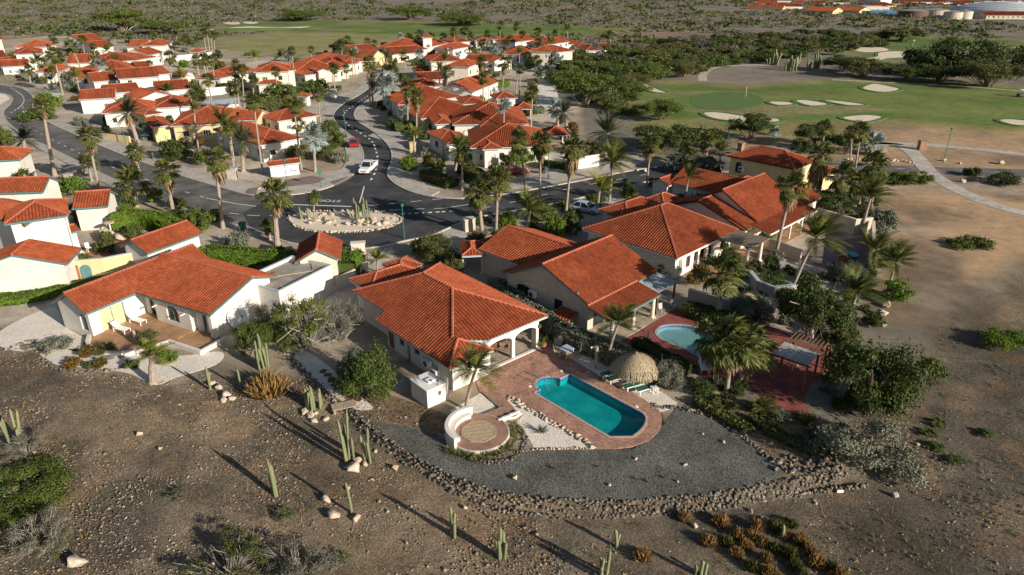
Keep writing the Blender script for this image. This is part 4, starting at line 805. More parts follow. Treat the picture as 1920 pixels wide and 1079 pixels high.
EH('cream villa with white framed corner window, second from the gabled entrance', [('hip', (596, 129), (654, 127), 3.3, 13, .42), ('hip', (630, 127.5), (655, 126.5), 3.2, 5, .4)], wall='cream_render')
EH('cream villa with stepped hips, third from the gabled entrance', [('hip', (624, 121), (682, 115), 3.3, 13, .44), ('hip', (644, 121.5), (674, 119), 3.2, 5, .4)], wall='cream_render')
gate = EH('tiny tiled gate roof on white posts beside the parking bay', [('hip', (553, 181), (576, 182), 2.2, 2.4, .5)], auto=False, cat='gate lodge', name='gate_lodge')
# left of the junction
EH('dark red hipped villa at the junction with air conditioners on its white side', [('hip', (488, 273), (568, 259), 3.0, 13.5, .42), ('hip', (520, 228), (598, 216.5), 2.9, 5.5, .42, {'wall': 'cream_render'})], near=True)
EH('ochre villa with long hip roof and arched windows behind the junction villa', [('hip', (319, 237), (446, 231), 3.1, 10.5, .42), ('hip', (283, 239), (322, 235), 3.0, 7, .4), ('gx', (440, 226), (482, 226), 3.0, 6, .36)], wall='yellow_render', near=True)
EH('white villa with two hipped wings behind the old date palm', [('hip', (190, 213), (292, 207), 3.0, 8, .42), ('hip', (270, 217), (305, 212), 2.9, 6, .4, {'wall': 'yellow_render'}), ('hip', (286, 203.5), (358, 199), 3.0, 8.5, .42)], near=True)
EH('white villa with bright gable above the two hipped wings', [('gx', (147, 187.5), (216, 183.5), 3.2, 7, .36), ('gy', (258, 188), (328, 180), 3.2, 7, .36), ('gx', (292, 171), (358, 166.5), 3.2, 7.5, .36), ('gx', (198, 176), (264, 170.5), 3.4, 6.5, .36)])
EH('long white two storey villa with tall narrow windows', [('gx', (222, 148.8), (298, 143.6), 5.2, 7.5, .42), ('gx', (296, 140.5), (320, 138), 5.0, 7, .4), ('gx', (174, 154), (221, 150), 4.2, 6, .5), ('gx', (156, 157.5), (178, 156.5), 3.0, 6, .4), ('gx', (320, 146), (344, 146), 3.2, 6, .3)])
EH('white villa with broad central hip behind the long two storey villa', [('hip', (160, 139), (266, 132.5), 4.0, 12, .42), ('gx', (108, 146), (160, 148.5), 3.3, 9, .36), ('gx', (258, 130), (284, 128), 4, 7, .36)])
EH('wide white villa with black glazed band under its hipped roof', [('hip', (180, 118), (262, 113), 3.6, 11, .4), ('gx', (124, 119.5), (168, 118), 3.4, 9, .4), ('hip', (258, 112.5), (294, 107), 3.2, 9, .4), ('gx', (278, 104), (306, 98), 4.0, 7, .4)])
EH('two storey white villa at the back of the left group', [('hip', (263, 86.2), (308, 85.4), 5.6, 10, .42), ('gx', (235, 88), (270, 88), 4.8, 8, .4)])
gazebo('open roofed shelter at the far end of the white garden wall', (354, 98), (374, 98), 2.8, 6)
EH('low roofed villa in the hollow left of the cream two storey villa', [('hip', (392, 137), (440, 139), 2.9, 8, .4), ('hip', (413, 147), (442, 141), 2.9, 6, .4)])
EH('far white gabled villa above the left palms', [('gx', (155, 79), (196, 75.5), 4.2, 9, .45), ('gx', (172, 90), (214, 87), 3.6, 8, .4)])
EH('two storey white villa with plain pyramid roof at the far left', [('hip', (26, 102.5), (79, 100), 5.6, 11)]); EH('low white bungalow with gabled roof on the left verge', [('gx', (2, 126), (55, 123), 3.0, 6.5, .4), ('gx', (-20, 121), (33, 118), 3.2, 6, .4)])
EH('long low villa behind the silver palms at the far left', [('hip', (34, 86.5), (80, 85.6), 3.6, 9, .42), ('hip', (84, 88), (108, 83), 3.6, 8)]); EH('shaded hipped villa behind the crossing palms on the left', [('hip', (66, 135.5), (112, 134), 3.2, 9, .4)])
EH('villa corner with cream wall at the left edge of the view', [('gx', (-60, 77), (4, 74), 5.0, 8, .4)], wall='cream_render'); EH('white gabled villa at the left edge behind the bungalow', [('gx', (-50, 112), (14, 108), 3.4, 8, .4)])

# ================================================================ POOLS, DECKS, ROCKWORK
def make_pool(P, label, depth, zdeck, floor, water, rim, wname):
    T = thing('swimming_pool', (*P[0], 0), label, 'swimming pool'); o = Vector(P[0]); L = [(p[0] - o.x, p[1] - o.y) for p in P]
    n = len(L); b = MB(); A = sum(L[i][0] * L[(i + 1) % n][1] - L[(i + 1) % n][0] * L[i][1] for i in range(n))
    if A < 0: L = L[::-1]
    b.add([(*p, -depth) for p in L] + [(*p, zdeck - .02) for p in L], [(i, n + i, n + (i + 1) % n, (i + 1) % n) for i in range(n)]); b.obj('basin_wall', floor, T)
    b = MB(); b.prism(L, -depth - .1, -depth, bottom=False); b.obj('basin_floor', floor, T)
    b = MB(); b.add([(*p, zdeck - .22) for p in ring(L, -.012)] + [(*p, zdeck - .015) for p in ring(L, -.012)], [(i, n + i, n + (i + 1) % n, (i + 1) % n) for i in range(n)]); b.obj('waterline_tiles', 'pool_tile', T)
    b = MB(); b.prism(ring(L, .2), zdeck - .1, zdeck + .03, holes=[L]); b.obj('coping', rim, T)
    w = MB(); w.prism(ring(L, -.01), zdeck - .13, zdeck - .12, bottom=False); q = w.obj('water', water, T)
    return T
T1 = make_pool(POOL1, 'long turquoise swimming pool with rounded end in the brick terrace', .62, .05, 'pool_plaster', 'pool_water', 'coping', 'water')
T2 = make_pool(POOL2, 'kidney shaped pool with pale rim in red paving, half hidden by fan palms', .40, .05, 'pale_plaster', 'pale_water', 'cream_tile', 'water')
DECK = PX([(908, 697), (1012, 656), (1035, 650), (1078, 678), (1131, 710), (1205, 748), (1236, 771), (1241, 785), (1240, 800), (1232, 814), (1215, 828), (1185, 839), (1150, 843), (1122, 840), (1090, 821), (1040, 791), (985, 758), (952, 743), (922, 754), (900, 737), (893, 716)])
sheet('pool_deck', DECK, .05, 'paving_brick', holes=[ring(POOL1, .18)], thick=.25)
RED = PX([(1165, 640), (1205, 620), (1240, 590), (1262, 578), (1300, 585), (1330, 603), (1400, 604), (1460, 618), (1500, 640), (1560, 655), (1560, 690), (1520, 720), (1505, 750), (1524, 786), (1480, 775), (1430, 748), (1390, 716), (1330, 712), (1290, 694), (1235, 668), (1200, 655)])
sheet('red_terrace', RED, .05, 'red_paving', holes=[ring(POOL2, .18)], thick=.25)
sheet('grey_gravel', GRAVEL, .012, 'grey_gravel')
sheet('white_gravel', PX([(845, 770), (900, 738), (922, 754), (948, 795), (900, 780), (850, 800)]), .018, 'white_gravel'); sheet('white_gravel', PX([(952, 745), (1040, 794), (1092, 824), (1120, 840), (1000, 839), (985, 812), (968, 792), (980, 780), (940, 752)]), .022, 'white_gravel')
sheet('white_gravel', PX([(1050, 636), (1120, 668), (1180, 705), (1240, 735), (1270, 756), (1262, 766), (1238, 773), (1205, 750), (1131, 711), (1078, 679), (1036, 650)]), .022, 'white_gravel')
for P in ([(0, 622), (60, 590), (105, 578), (122, 612), (165, 640), (150, 660), (110, 650), (75, 640), (60, 660), (0, 650)], [(75, 660), (140, 655), (190, 662), (330, 668), (415, 660), (405, 684), (330, 708), (290, 722), (240, 700), (170, 690), (105, 684)], [(540, 650), (575, 660), (620, 690), (665, 735), (700, 765), (668, 768), (625, 742), (575, 700), (530, 662)]):
    sheet('white_gravel', smooth_loop(PX(P), 4), .02, 'white_gravel')
for P in ([(540, 400), (700, 395), (760, 418), (690, 434), (600, 436), (545, 420)],): pass
for P, m in (([(1560, 455), (1640, 440), (1632, 520), (1560, 520), (1480, 478)], 'mauve_paving'), ([(1380, 500), (1440, 480), (1500, 500), (1590, 525), (1590, 560), (1500, 580), (1400, 560), (1370, 530)], 'pavement_concrete'), ([(150, 470), (260, 440), (280, 470), (230, 490), (150, 500)], 'patio_tile'), ([(1005, 280), (1060, 285), (1110, 300), (1020, 318), (1000, 300)], 'pale_path')): sheet('paving', PX(P), .02, m)
step = MB().prism([(-.28, -.2), (.25, -.24), (.3, .15), (-.05, .24), (-.3, .18)], 0, .05).mesh('stepping_stone', 'dark_wood')
for k, (px, py) in enumerate([(606, 697), (615, 704), (622, 711), (629, 717), (634, 725), (640, 731), (648, 737), (656, 742), (664, 748)]):
    for d in (-7, 7) if k > 2 else (0,): o = link('stepping_stone', step, None, G(px + d, py + d * .3, .02), (0, 0, R.random() * 3)); tag(o, 'dark stepping stone in the white gravel path beside the pool villa', 'paving stone', 'stepping stones in the gravel path')

def ico(sub, seed, amp=.28, flatk=.75):
    """angular stone: convex hull of a few points on a ball; the large ones are worn by a second pass"""
    r = np.random.RandomState(seed); n = {1: 11, 2: 16, 3: 15}[sub]; p = r.normal(size=(n, 3)); p /= np.linalg.norm(p, axis=1)[:, None]; p *= .5 * r.uniform(.72 if sub == 3 else .82, 1.12, (n, 1)) * np.array([1, 1, flatk])
    bm = bmesh.new(); vs = [bm.verts.new(q) for q in p]; h = bmesh.ops.convex_hull(bm, input=vs); bmesh.ops.delete(bm, geom=[v for v in bm.verts if not v.link_faces], context='VERTS')
    if sub == 3:
        bmesh.ops.subdivide_edges(bm, edges=bm.edges[:], cuts=2, smooth=.0, use_grid_fill=True)
        for v in bm.verts: c = v.co; v.co = c * (1 + .5 * (float(fbm(c.x * 5 + c.z * 3 + seed, c.y * 5 - c.z * 4, seed, 3)) - .5))
        bmesh.ops.triangulate(bm, faces=bm.faces[:])
    bm.verts.index_update(); V = np.array([v.co[:] for v in bm.verts]); F = np.array([[l.index for l in f.verts] for f in bm.faces]); bm.free(); return V, F
STONE = [np_mesh('stone', *ico(1, i, .45), 'wall_stone') for i in range(7)]; PALE = [np_mesh('stone', *ico(1, 20 + i, .4), 'pale_boulder') for i in range(5)]
BOULD = [np_mesh('boulder', *ico(3, 40 + i, .5), 'pale_boulder') for i in range(5)]; BOULD2 = [np_mesh('boulder', *ico(3, 60 + i, .5), 'wall_stone') for i in range(3)]
def put_stone(me, parent, p, s, name='stone'):
    return link(name, R.choice(me), parent, p, (R.uniform(-.5, .5), R.uniform(-.5, .5), R.uniform(0, 6.3)), (s * R.uniform(.75, 1.3), s * R.uniform(.75, 1.2), s * R.uniform(.7, 1.1)))
def stone_row(label, px, rows, w0, w1, size, me, zf=None, limit=300, cat='stone wall', name='stone_wall', sub=0):
    P = smooth_line(PX(px), 6); T = thing(name, (0, 0, 0), label, cat); pts = []
    for r in range(rows):
        off = w0 + (w1 - w0) * (r + .5) / rows; d = 0
        for p, q in zip(P, P[1:]):
            L = math.hypot(q[0] - p[0], q[1] - p[1]); d += L
            while d > 0:
                t = 1 - d / L if L else 0; tx, ty = (q[0] - p[0]) / L, (q[1] - p[1]) / L; s = size * R.uniform(.65, 1.35); k = off + R.uniform(-.5, .5) * abs(w1 - w0) / max(rows, 1)
                x = p[0] + (q[0] - p[0]) * max(0, t) - ty * k; y = p[1] + (q[1] - p[1]) * max(0, t) + tx * k; pts.append((x, y, float(gz(x, y)) + s * .12, s)); d -= s * .85
    for x, y, z, s in pts[:limit]: put_stone(me, T, (x, y, z), s * 1.15)
    if len(pts) > limit:
        V = []; F = []; n = 0
        for x, y, z, s in pts[limit:]:
            v, f = ico(1, R.randrange(99), .45); V.append(v * s * 1.15 + (x, y, z)); F.append(f + n); n += len(v)
        tag(link('rubble', np_mesh('rubble', np.concatenate(V), np.concatenate(F), 'wall_stone'), T), kind='stuff')
    return T
WPX = [(655, 766), (690, 794), (740, 834), (800, 870), (870, 904), (940, 924), (1040, 937), (1150, 940), (1280, 934), (1400, 916), (1500, 895), (1580, 874)]
stone_row('long curved dry stone wall below the dark gravel terrace', WPX, 3, .12, -.55, .26, STONE, limit=300)
stone_row('low stone kerb of single rocks below the long dry stone wall', [(810, 885), (870, 920), (960, 948), (1100, 957), (1300, 946), (1450, 922), (1560, 906), (1632, 900)], 2, -.15, .15, .30, STONE, cat='stone kerb', name='stone_kerb')
stone_row('rough stone edging on the right of the dark gravel terrace', [(1222, 762), (1262, 765), (1300, 770), (1345, 785), (1385, 812), (1420, 840), (1455, 868), (1490, 885)], 2, -.3, .2, .32, STONE, cat='stone edging', name='stone_edging')
stone_row('heap of field stones where the two stone walls meet', [(1450, 872), (1500, 868), (1540, 868), (1575, 872)], 4, -.9, .7, .40, STONE, cat='stone heap', name='stone_heap')
stone_row('row of tan rocks along the brick terrace beside the agave bed', [(955, 746), (1000, 773), (1050, 801), (1090, 825), (1112, 840)], 2, -.22, .2, .34, PALE, cat='rock edging', name='rock_edging')
stone_row('dark stone edging along the gravel path below the L-shaped villa', [(522, 640), (545, 668), (580, 707), (625, 752), (668, 775)], 2, -.3, .2, .30, STONE, cat='stone edging', name='stone_edging')
stone_row('pale pebble edging under the agave gravel bed', [(1000, 843), (1040, 842), (1080, 842), (1112, 842)], 1, -.05, .05, .22, PALE, cat='pebble edging', name='pebble_edging')
stone_row('ring of small stones round the aloe bed of the brick roundel', [(850, 838), (880, 858), (930, 868), (972, 852), (985, 825), (975, 800)], 2, -.2, .15, .22, STONE, cat='stone edging', name='stone_edging')
stone_row('border of pale stones round the traffic island', [(540, 410), (560, 427), (610, 436), (690, 434), (738, 423), (752, 411), (722, 400), (640, 396), (570, 399), (540, 408)], 1, -.1, .1, .45, PALE, cat='stone border', name='stone_border')
stone_row('line of stones along the far roadside verge', [(1590, 300), (1640, 301), (1690, 303), (1712, 306)], 1, -.2, .2, .6, PALE, cat='stone edging', name='stone_edging')
stone_row('dark stones round the garden bed left of the terrace palm', [(0, 660), (60, 640), (75, 665), (100, 690), (160, 698), (230, 690)], 1, -.2, .2, .3, STONE, cat='stone edging', name='stone_edging')
sheet('island_bed', smooth_loop(PX([(541, 409), (562, 426), (612, 434), (690, 432), (735, 422), (748, 411), (720, 402), (640, 398), (572, 401)]), 3), .10, 'sand', thick=.1)
sheet('soil_bed', smooth_loop(PX([(665, 742), (700, 735), (765, 752), (850, 785), (858, 815), (800, 808), (740, 792), (690, 778)]), 4), .017, 'brown_soil')
sheet('soil_bed', PX([(1300, 752), (1400, 768), (1500, 828), (1580, 866), (1485, 870), (1425, 828), (1385, 797)]), .017, 'brown_soil')
def boulder(px, py, s, label, group=None, me=BOULD, flatk=1.0):
    o = link('boulder', R.choice(me), None, G(px, py, s * .22), (R.uniform(-.2, .2), R.uniform(-.2, .2), R.uniform(0, 6.3)), (s * R.uniform(.9, 1.25), s * R.uniform(.8, 1.0), s * flatk * R.uniform(.85, 1.05)))
    return tag(o, label, 'boulder', group)
gl = 'boulders heaped on the traffic island'
for k in range(46):
    t = R.uniform(0, 6.28); q = math.sqrt(R.uniform(.1, .95)); boulder(655 + 95 * q * math.cos(t), 414 + 13 * q * math.sin(t), R.uniform(.5, 1.15), 'pale weathered boulder among the cacti of the traffic island', gl)
for px, py, s, lb in ((665, 882, 1.15, 'large round pinkish boulder at the foot of the tall cactus clump'), (672, 868, .85, 'upright cracked boulder leaning on the tall cactus clump'), (685, 872, .6, 'small pale boulder behind the cracked upright boulder'), (740, 880, .62, 'lone flat pale stone right of the cactus boulders'), (705, 848, .42, 'pale stone at the foot of the slim cactus pair'),
        (147, 1058, 1.35, 'big flat cream rock near the bottom left edge'), (262, 817, .62, 'flat orange stone alone on the pebbly slope'), (301, 842, .42, 'small orange stone below the flat orange stone'), (1355, 0, 0, ''), (1678, 930, .5, 'lone pale rock on the bare slope right of the wall end'), (614, 940, .75, 'rough tan rock left of the single cactus'), (625, 968, .95, 'rough tan rock below another rock, left of the single cactus'),
        (652, 918, .4, 'small white stone behind the single cactus'), (711, 942, .3, 'small white stone casting a long shadow below the wall'), (872, 953, .42, 'tan stone right of the triple cactus'), (966, 898, .5, 'grey stone alone on the gravel terrace'), (1408, 0, 0, ''), (667, 975, .7, 'flat yellowish rock right of the single cactus'), (412, 729, 0.8, 'white quartz boulder at the left of the heap by the slim cactus'), (425, 742, .85, 'white quartz boulder in the middle of the heap by the slim cactus'), (436, 750, .6, 'white quartz boulder at the lower right of the heap by the slim cactus'), (420, 753, .7, 'low white boulder at the bottom of the heap by the slim cactus'), (398, 722, .7, 'brownish boulder behind the white quartz heap'),
        (572, 775, .8, 'cream boulder at the top of the heap by the blue cactus'), (583, 782, .85, 'cream boulder in the middle of the heap by the blue cactus'), (590, 792, .6, 'cream boulder at the bottom of the heap by the blue cactus'), (610, 788, .65, 'cream boulder apart from the heap by the blue cactus'), (593, 778, .6, 'cream boulder at the right of the heap by the blue cactus'), (1180, 945, 0, ''),
        (1192, 862, .3, 'small tan stone on the gravel near the rounded pool end'), (1284, 873, .32, 'small tan stone in the middle of the dark gravel'), (1357, 830, .34, 'small tan stone on the dark gravel towards the right edging'), (1317, 815, .25, 'tiny tan stone next to another on the dark gravel'), (1296, 771, .35, 'tan stone at the top of the dark gravel'), (1270, 904, .3, 'grey stone at the lower edge of the dark gravel'), (1143, 911, .3, 'brown stone at the lower left of the dark gravel'), (1302, 988, .42, 'pale stone left of the brown tufts'), (1407, 960, .38, 'tan stone above the brown tufts'), (400, 1057, .4, 'orange stone beside the dark bush at the bottom edge'),
        (1660, 575, 1.1, 'tan boulder of the right hand rockery, upper one'), (1650, 592, 1.2, 'tan boulder of the right hand rockery, middle one'), (1655, 612, .9, 'tan boulder of the right hand rockery, lowest one'), (1768, 302, .9, 'boulder beside the tall green lamp post on the verge'), (1800, 308, .7, 'boulder on the verge right of the lamp post'), (1875, 308, 1.3, 'large boulder on the verge near the right edge'), (1805, 342, 1.0, 'boulder between path and road on the right'), (1712, 307, .5, 'small boulder at the path crossing'), (1210, 322, .9, 'pale boulder beside the green bin on the street corner'), (1195, 321, .7, 'smaller pale boulder beside the green bin on the street corner'), (200, 446, 2.3, 'huge pale rock in the courtyard of the tall white villa'), (225, 450, 1.8, 'second huge rock in the courtyard of the tall white villa'), (548, 468, 1.0, 'tan rock behind the big double palm'), (575, 462, .8, 'tan rock right of the big double palm'), (320, 352, .9, 'tan rock by the short cactus on the verge')):
    if s: boulder(px, py, s, lb)
def pebbles():
    """loose stones strewn over the slope in front"""
    V = []; F = []; n = 0; cnt = 0
    X = NR.uniform(-42, 34, 90000); Y = NR.uniform(24, 54, 90000)
    m = (sdist(X, Y, DIRT) > .5) & (sdist(X, Y, VILLAGE) < -.5) & (sdist(X, Y, GRAVEL) < -.2); d = fbm(X * .22, Y * .22, 131) + (X < 2) * .08
    m &= NR.rand(90000) < sstep(.42, .66, d) * np.where(X < 3, 1, .3) + .05
    X, Y = X[m][:19000], Y[m][:19000]; Z = gz(X, Y) + 0.0
    V0, F0 = ico(1, 83)
    N0 = len(X); s = NR.lognormal(-2.35, .42, N0).clip(.05, .34); a = NR.uniform(0, 6.3, N0); sc = NR.uniform(.7, 1.3, (N0, 3)) * s[:, None] * [1, 1, .7]
    jit = 1 + NR.uniform(-.18, .18, (N0, len(V0), 1)); P = V0[None] * jit * sc[:, None]; c, sn = np.cos(a)[:, None], np.sin(a)[:, None]
    P = np.stack([P[..., 0] * c - P[..., 1] * sn, P[..., 0] * sn + P[..., 1] * c, P[..., 2]], -1) + np.stack([X, Y, Z + s * .12], -1)[:, None]
    Fa = (F0[None] + (np.arange(N0) * len(V0))[:, None, None]).reshape(-1, 3); tag(link('pebbles', np_mesh('pebbles', P.reshape(-1, 3), Fa, 'pebble')), kind='stuff')
pebbles()

# ---- brick roundel with the octagonal deck and curved bench
RC = Vector((*flat(898, 816), 0)); TR = thing('brick_roundel', RC, 'round raised brick terrace with white edge and octagonal wooden deck', 'terrace')
circ = [(2.05 * math.cos(2 * PI * k / 40), 2.05 * math.sin(2 * PI * k / 40)) for k in range(40)]; octo = [(1.30 * math.cos(PI / 8 + PI / 4 * k), 1.30 * math.sin(PI / 8 + PI / 4 * k)) for k in range(8)]
MB().prism(circ, -.3, .30, holes=[octo]).obj('brick_floor', 'roundel_brick', TR); MB().prism(ring(circ, .07), -.3, .27, holes=[ring(circ, .004)]).obj('edge', 'white_render', TR)
fr = MB(); fr.prism(octo, .2, .34, holes=[ring(octo, -.10)]); fr.obj('deck_frame', 'deck_wood', TR)
for i in range(18):
    y = -1.13 + i * .133; h = min(1.16, 1.16 - max(0, abs(y + .06) - .46) * 1.0) if abs(y + .06) < 1.2 else 0
    MB().box(-h, h, y, y + .118, .2, .325 + .006 * (i % 3)).obj('plank', 'deck_wood', TR, rot=(0, 0, math.radians(12)))
bench = thing('curved_bench', RC, 'low curved white masonry bench wrapping the left side of the brick roundel', 'bench')
def arc(r, a0, a1, n=14): return [(r * math.cos(a0 + (a1 - a0) * k / n), r * math.sin(a0 + (a1 - a0) * k / n)) for k in range(n + 1)]
MB().prism(arc(2.06, math.radians(105), math.radians(228)) + arc(2.32, math.radians(105), math.radians(228))[::-1], -.3, .95).obj('backrest', 'white_render', bench); MB().prism(arc(1.62, math.radians(112), math.radians(222)) + arc(2.055, math.radians(112), math.radians(222))[::-1], .304, .62).obj('seat', 'white_render', bench)
st = thing('garden_steps', RC, 'zigzag brick steps with white risers between the pool terrace and the roundel', 'steps')
o2 = lambda px, py: tuple(Vector(flat(px, py)) - RC.xy)
for i, P in enumerate(([(905, 738), (938, 741), (966, 770), (950, 776), (925, 756)], [(946, 764), (978, 778), (966, 786), (928, 792), (905, 782), (930, 772)])):
    MB().prism([o2(*p) for p in P], -.2, .16 + .06 * i, mi=0, mside=1).obj('step', ['roundel_brick', 'white_render'], st)
zig = MB()
a_, b_ = Vector(o2(934, 795)), Vector(o2(974, 778))
for i in range(6): p, q = a_.lerp(b_, i / 6), a_.lerp(b_, (i + 1) / 6); zig.bar((*p, .12), (*q, .12), .16, .5 + .06 * (i % 2))
zig.obj('stepped_edge', 'white_render', st)
# ---- pump house, bridge board, walls of the plots
ph = thing('pump_house', G(815, 757), 'small white flat roofed pump house with roof hatch and wall lamp beside the pool villa', 'pump house', rz=math.radians(41.3))
b = MB().box(-.75, .95, -.2, 1.9, -.2, 1.45); b.obj('wall', 'white_render', ph); MB().box(-.8, 1.0, -.25, 1.95, 1.452, 1.53).obj('roof', 'white_paint', ph); MB().box(-.1, .5, .5, 1.0, 1.535, 1.66).obj('roof_hatch', 'white_paint', ph)
MB().box(.25, .45, -.26, -.205, .75, 1.05).obj('vent', 'dark_trim', ph); v = MB(); v.tube([(.3, -.1, 1.53), (.3, -.1, 1.85)], .03, 6); v.tube([(.3, -.1, 1.85), (.3, -.1, 1.95)], .1, 8); v.obj('wall_lamp', 'dark_trim', ph); MB().box(.96, 1.1, -.3, .0, -.2, 1.9).obj('post', 'white_render', ph)
pb = thing('plank_bridge', G(645, 768), 'weathered plank footbridge over the dark stone edging', 'footbridge', rz=math.radians(22))
for i in range(5): MB().box(-.85, .85, -.45 + i * .18, -.29 + i * .18, .12, .18).obj('plank', 'weathered_wood', pb)
for x in (-.7, .7): MB().box(x - .06, x + .06, -.5, .5, -.2, .118).obj('bearer', 'weathered_wood', pb)
def garden_wall(label, pts, h, mat='white_render', t=.22, cap=None, name='garden_wall'):
    P = [Vector(flat(*p)) for p in pts]; o = P[0]; T = thing(name, (o.x, o.y, 0), label, 'wall')
    L = [(p.x - o.x, p.y - o.y) for p in P]; MB().prism(offset_line(L, t / 2) + offset_line(L, -t / 2)[::-1], -.4, h).obj('wall', mat, T)
    if cap: MB().prism(offset_line(L, t / 2 + .06) + offset_line(L, -t / 2 - .06)[::-1], h + .003, h + .09).obj('coping', cap, T)
    return T
yw = garden_wall('long yellow garden wall with arched green door below the white parapet', [(130, 528), (200, 522), (282, 505)], 2.15, 'yellow_render', .3, 'white_render')
H_ = Vector(flat(130, 528)); 
for (px, py, w, mat, ar) in ((167, 525, .95, 'teal_trim', .47), (142, 527, 1.2, 'brown_door', 0)):
    a, c = Vector(flat(px - 9, py + 1)), Vector(flat(px + 9, py - 1)); d = (c - a).normalized(); m = (a + c) / 2 - H_ - Vector((-d.y, d.x)) * .16
    q = MB(); q.prism(arch_pts(0, w, 0, 1.75, ar), 0, .08); dd = MB(); dd.add([(m.x + d.x * s + d.y * k, m.y + d.y * s - d.x * k, z) for s, z, k in q.v], q.f); dd.obj('door', mat, yw)
garden_wall('low white wall along the lawn of the tall white villa', [(130, 545), (175, 532), (215, 520)], .7); garden_wall('long pale boundary wall behind the tall palms on the left', [(372, 182), (430, 176), (462, 172)], 1.9); garden_wall('white wall with round window beside the corner villa pool', [(1083, 318), (1122, 312)], 2.0, 'white_render', .3)
garden_wall('white pool wall right of the entry villa', [(1010, 300), (1045, 306), (1085, 317)], .9); garden_wall('low white garden wall behind the white garden house', [(885, 178), (935, 180)], 1.4); garden_wall('beige boundary wall enclosing the mauve courtyard', [(1528, 418), (1600, 440), (1630, 437)], 1.9, 'beige_render', .25, 'cream_render')
garden_wall('beige boundary wall at the edge of the bare field', [(1632, 440), (1634, 520)], 1.7, 'beige_render', .25, 'cream_render'); garden_wall('plain wall beneath the leaning fan palm', [(1440, 470), (1500, 492)], 1.5, 'beige_render'); garden_wall('low retaining wall behind the twin loungers', [(1290, 560), (1400, 592), (1450, 600)], 1.0, 'beige_render', .25, 'cream_render')
garden_wall('white plot wall between the flat garage and the pool villa', [(632, 545), (664, 530), (690, 512)], 1.4, 'cream_render'); garden_wall('grey curved pool wall with blue rim in the arcaded villa garden', [(1404, 525), (1420, 545), (1450, 557), (1490, 552)], 1.0, 'concrete', .3, 'grey_trim'); garden_wall('low white wall at the far parking bays', [(592, 186), (622, 181)], .8)
garden_wall('far white garden wall behind the wide white villa', [(330, 116), (404, 108)], 2.0); garden_wall('pale wall beside the white garage court', [(390, 215), (450, 212)], 2.0); garden_wall('yellow scalloped wall beside the old date palm', [(195, 262), (245, 268)], 1.2, 'yellow_render', .3)

# ================================================================ PALMS
WIND = Vector((.95, -.12, 0))
def bend(d, L, n, grav, wind):
    p = Vector((0, 0, 0)); d = Vector(d); pts = [p.copy()]; ds = [d.copy()]
    for i in range(n):
        s = (i + 1) / n; d = (d + (Vector((0, 0, -grav)) + WIND * wind) * s * 2 / n).normalized(); p = p + d * L / n; pts.append(p.copy()); ds.append(d.copy())
    return pts, ds
def dirv(az, el): return Vector((math.cos(az) * math.cos(el), math.sin(az) * math.cos(el), math.sin(el)))
def feather(az, el, L, grav, wind, ll, pairs, rr, wid=.055):
    v = []; f = []; pts, ds = bend(dirv(az, el), L, 9, grav, wind)
    def at(t): x = t * 9; i = min(8, int(x)); return pts[i].lerp(pts[i + 1], x - i), ds[i].lerp(ds[i + 1], x - i).normalized()
    for i in range(9):
        s = ds[i].cross(Vector((0, 0, 1))); s = (s.normalized() if s.length > .05 else Vector((1, 0, 0))) * .03 * (1 - i / 10); b = len(v)
        v += [pts[i] - s, pts[i] + s, pts[i + 1] + s * .8, pts[i + 1] - s * .8]; f.append((b, b + 1, b + 2, b + 3))
    for k in range(pairs):
        t = .14 + .85 * k / pairs; p, d = at(t); s = d.cross(Vector((0, 0, 1))); s = s.normalized() if s.length > .05 else Vector((1, 0, 0)); up = s.cross(d)
        ln = ll * (math.sin(PI * min(1, .18 + t * .82)) * .75 + .25) * rr.uniform(.85, 1.1)
        for sg in (-1, 1):
            q = (s * sg * .8 + d * .65 + up * .25).normalized(); m = p + q * ln * .5; q2 = (q + Vector((0, 0, -.55 * (.4 + grav))) + WIND * wind * .9).normalized(); e = m + q2 * ln * .5; w = d * wid * ln / ll; b = len(v)
            v += [p - w, p + w, m + w * .9, m - w * .9, e]; f += [(b, b + 1, b + 2, b + 3), (b + 3, b + 2, b + 4, b + 4)]
    return v, f
def fan(az, el, Lp, Rd, grav, wind, rr, seg=15, spread=2.3):
    v = []; f = []; pts, ds = bend(dirv(az, el), Lp, 4, grav * .6, wind * .5)
    for i in range(4):
        s = ds[i].cross(Vector((0, 0, 1))); s = (s.normalized() if s.length > .05 else Vector((1, 0, 0))) * .03; b = len(v); v += [pts[i] - s, pts[i] + s, pts[i + 1] + s, pts[i + 1] - s]; f.append((b, b + 1, b + 2, b + 3))
    c = pts[-1]; d = ds[-1]; s = d.cross(Vector((0, 0, 1))); s = s.normalized() if s.length > .05 else Vector((1, 0, 0)); up = s.cross(d)
    d = (d + up * -.2).normalized()
    for k in range(seg):
        a = -spread + 2 * spread * (k + .5) / seg; q = (d * math.cos(a) + s * math.sin(a) + up * .18 * math.cos(2 * a)).normalized(); ln = Rd * (1 - .28 * abs(a) / spread) * rr.uniform(.88, 1.08)
        m = c + q * ln * .58; q2 = (q + Vector((0, 0, -1)) * (.35 + grav * .6) * rr.uniform(.7, 1.3) + WIND * wind * rr.uniform(.8, 1.2)).normalized(); e = m + q2 * ln * .45; w = (q.cross(up)).normalized() * ln * .095; h = up * ln * .03 * (-1) ** k; b = len(v)
        v += [c, m - w + h, m + w - h, e]; f += [(b, b + 1, b + 2, b + 2), (b + 1, b + 3, b + 2, b + 2)]
    return v, f
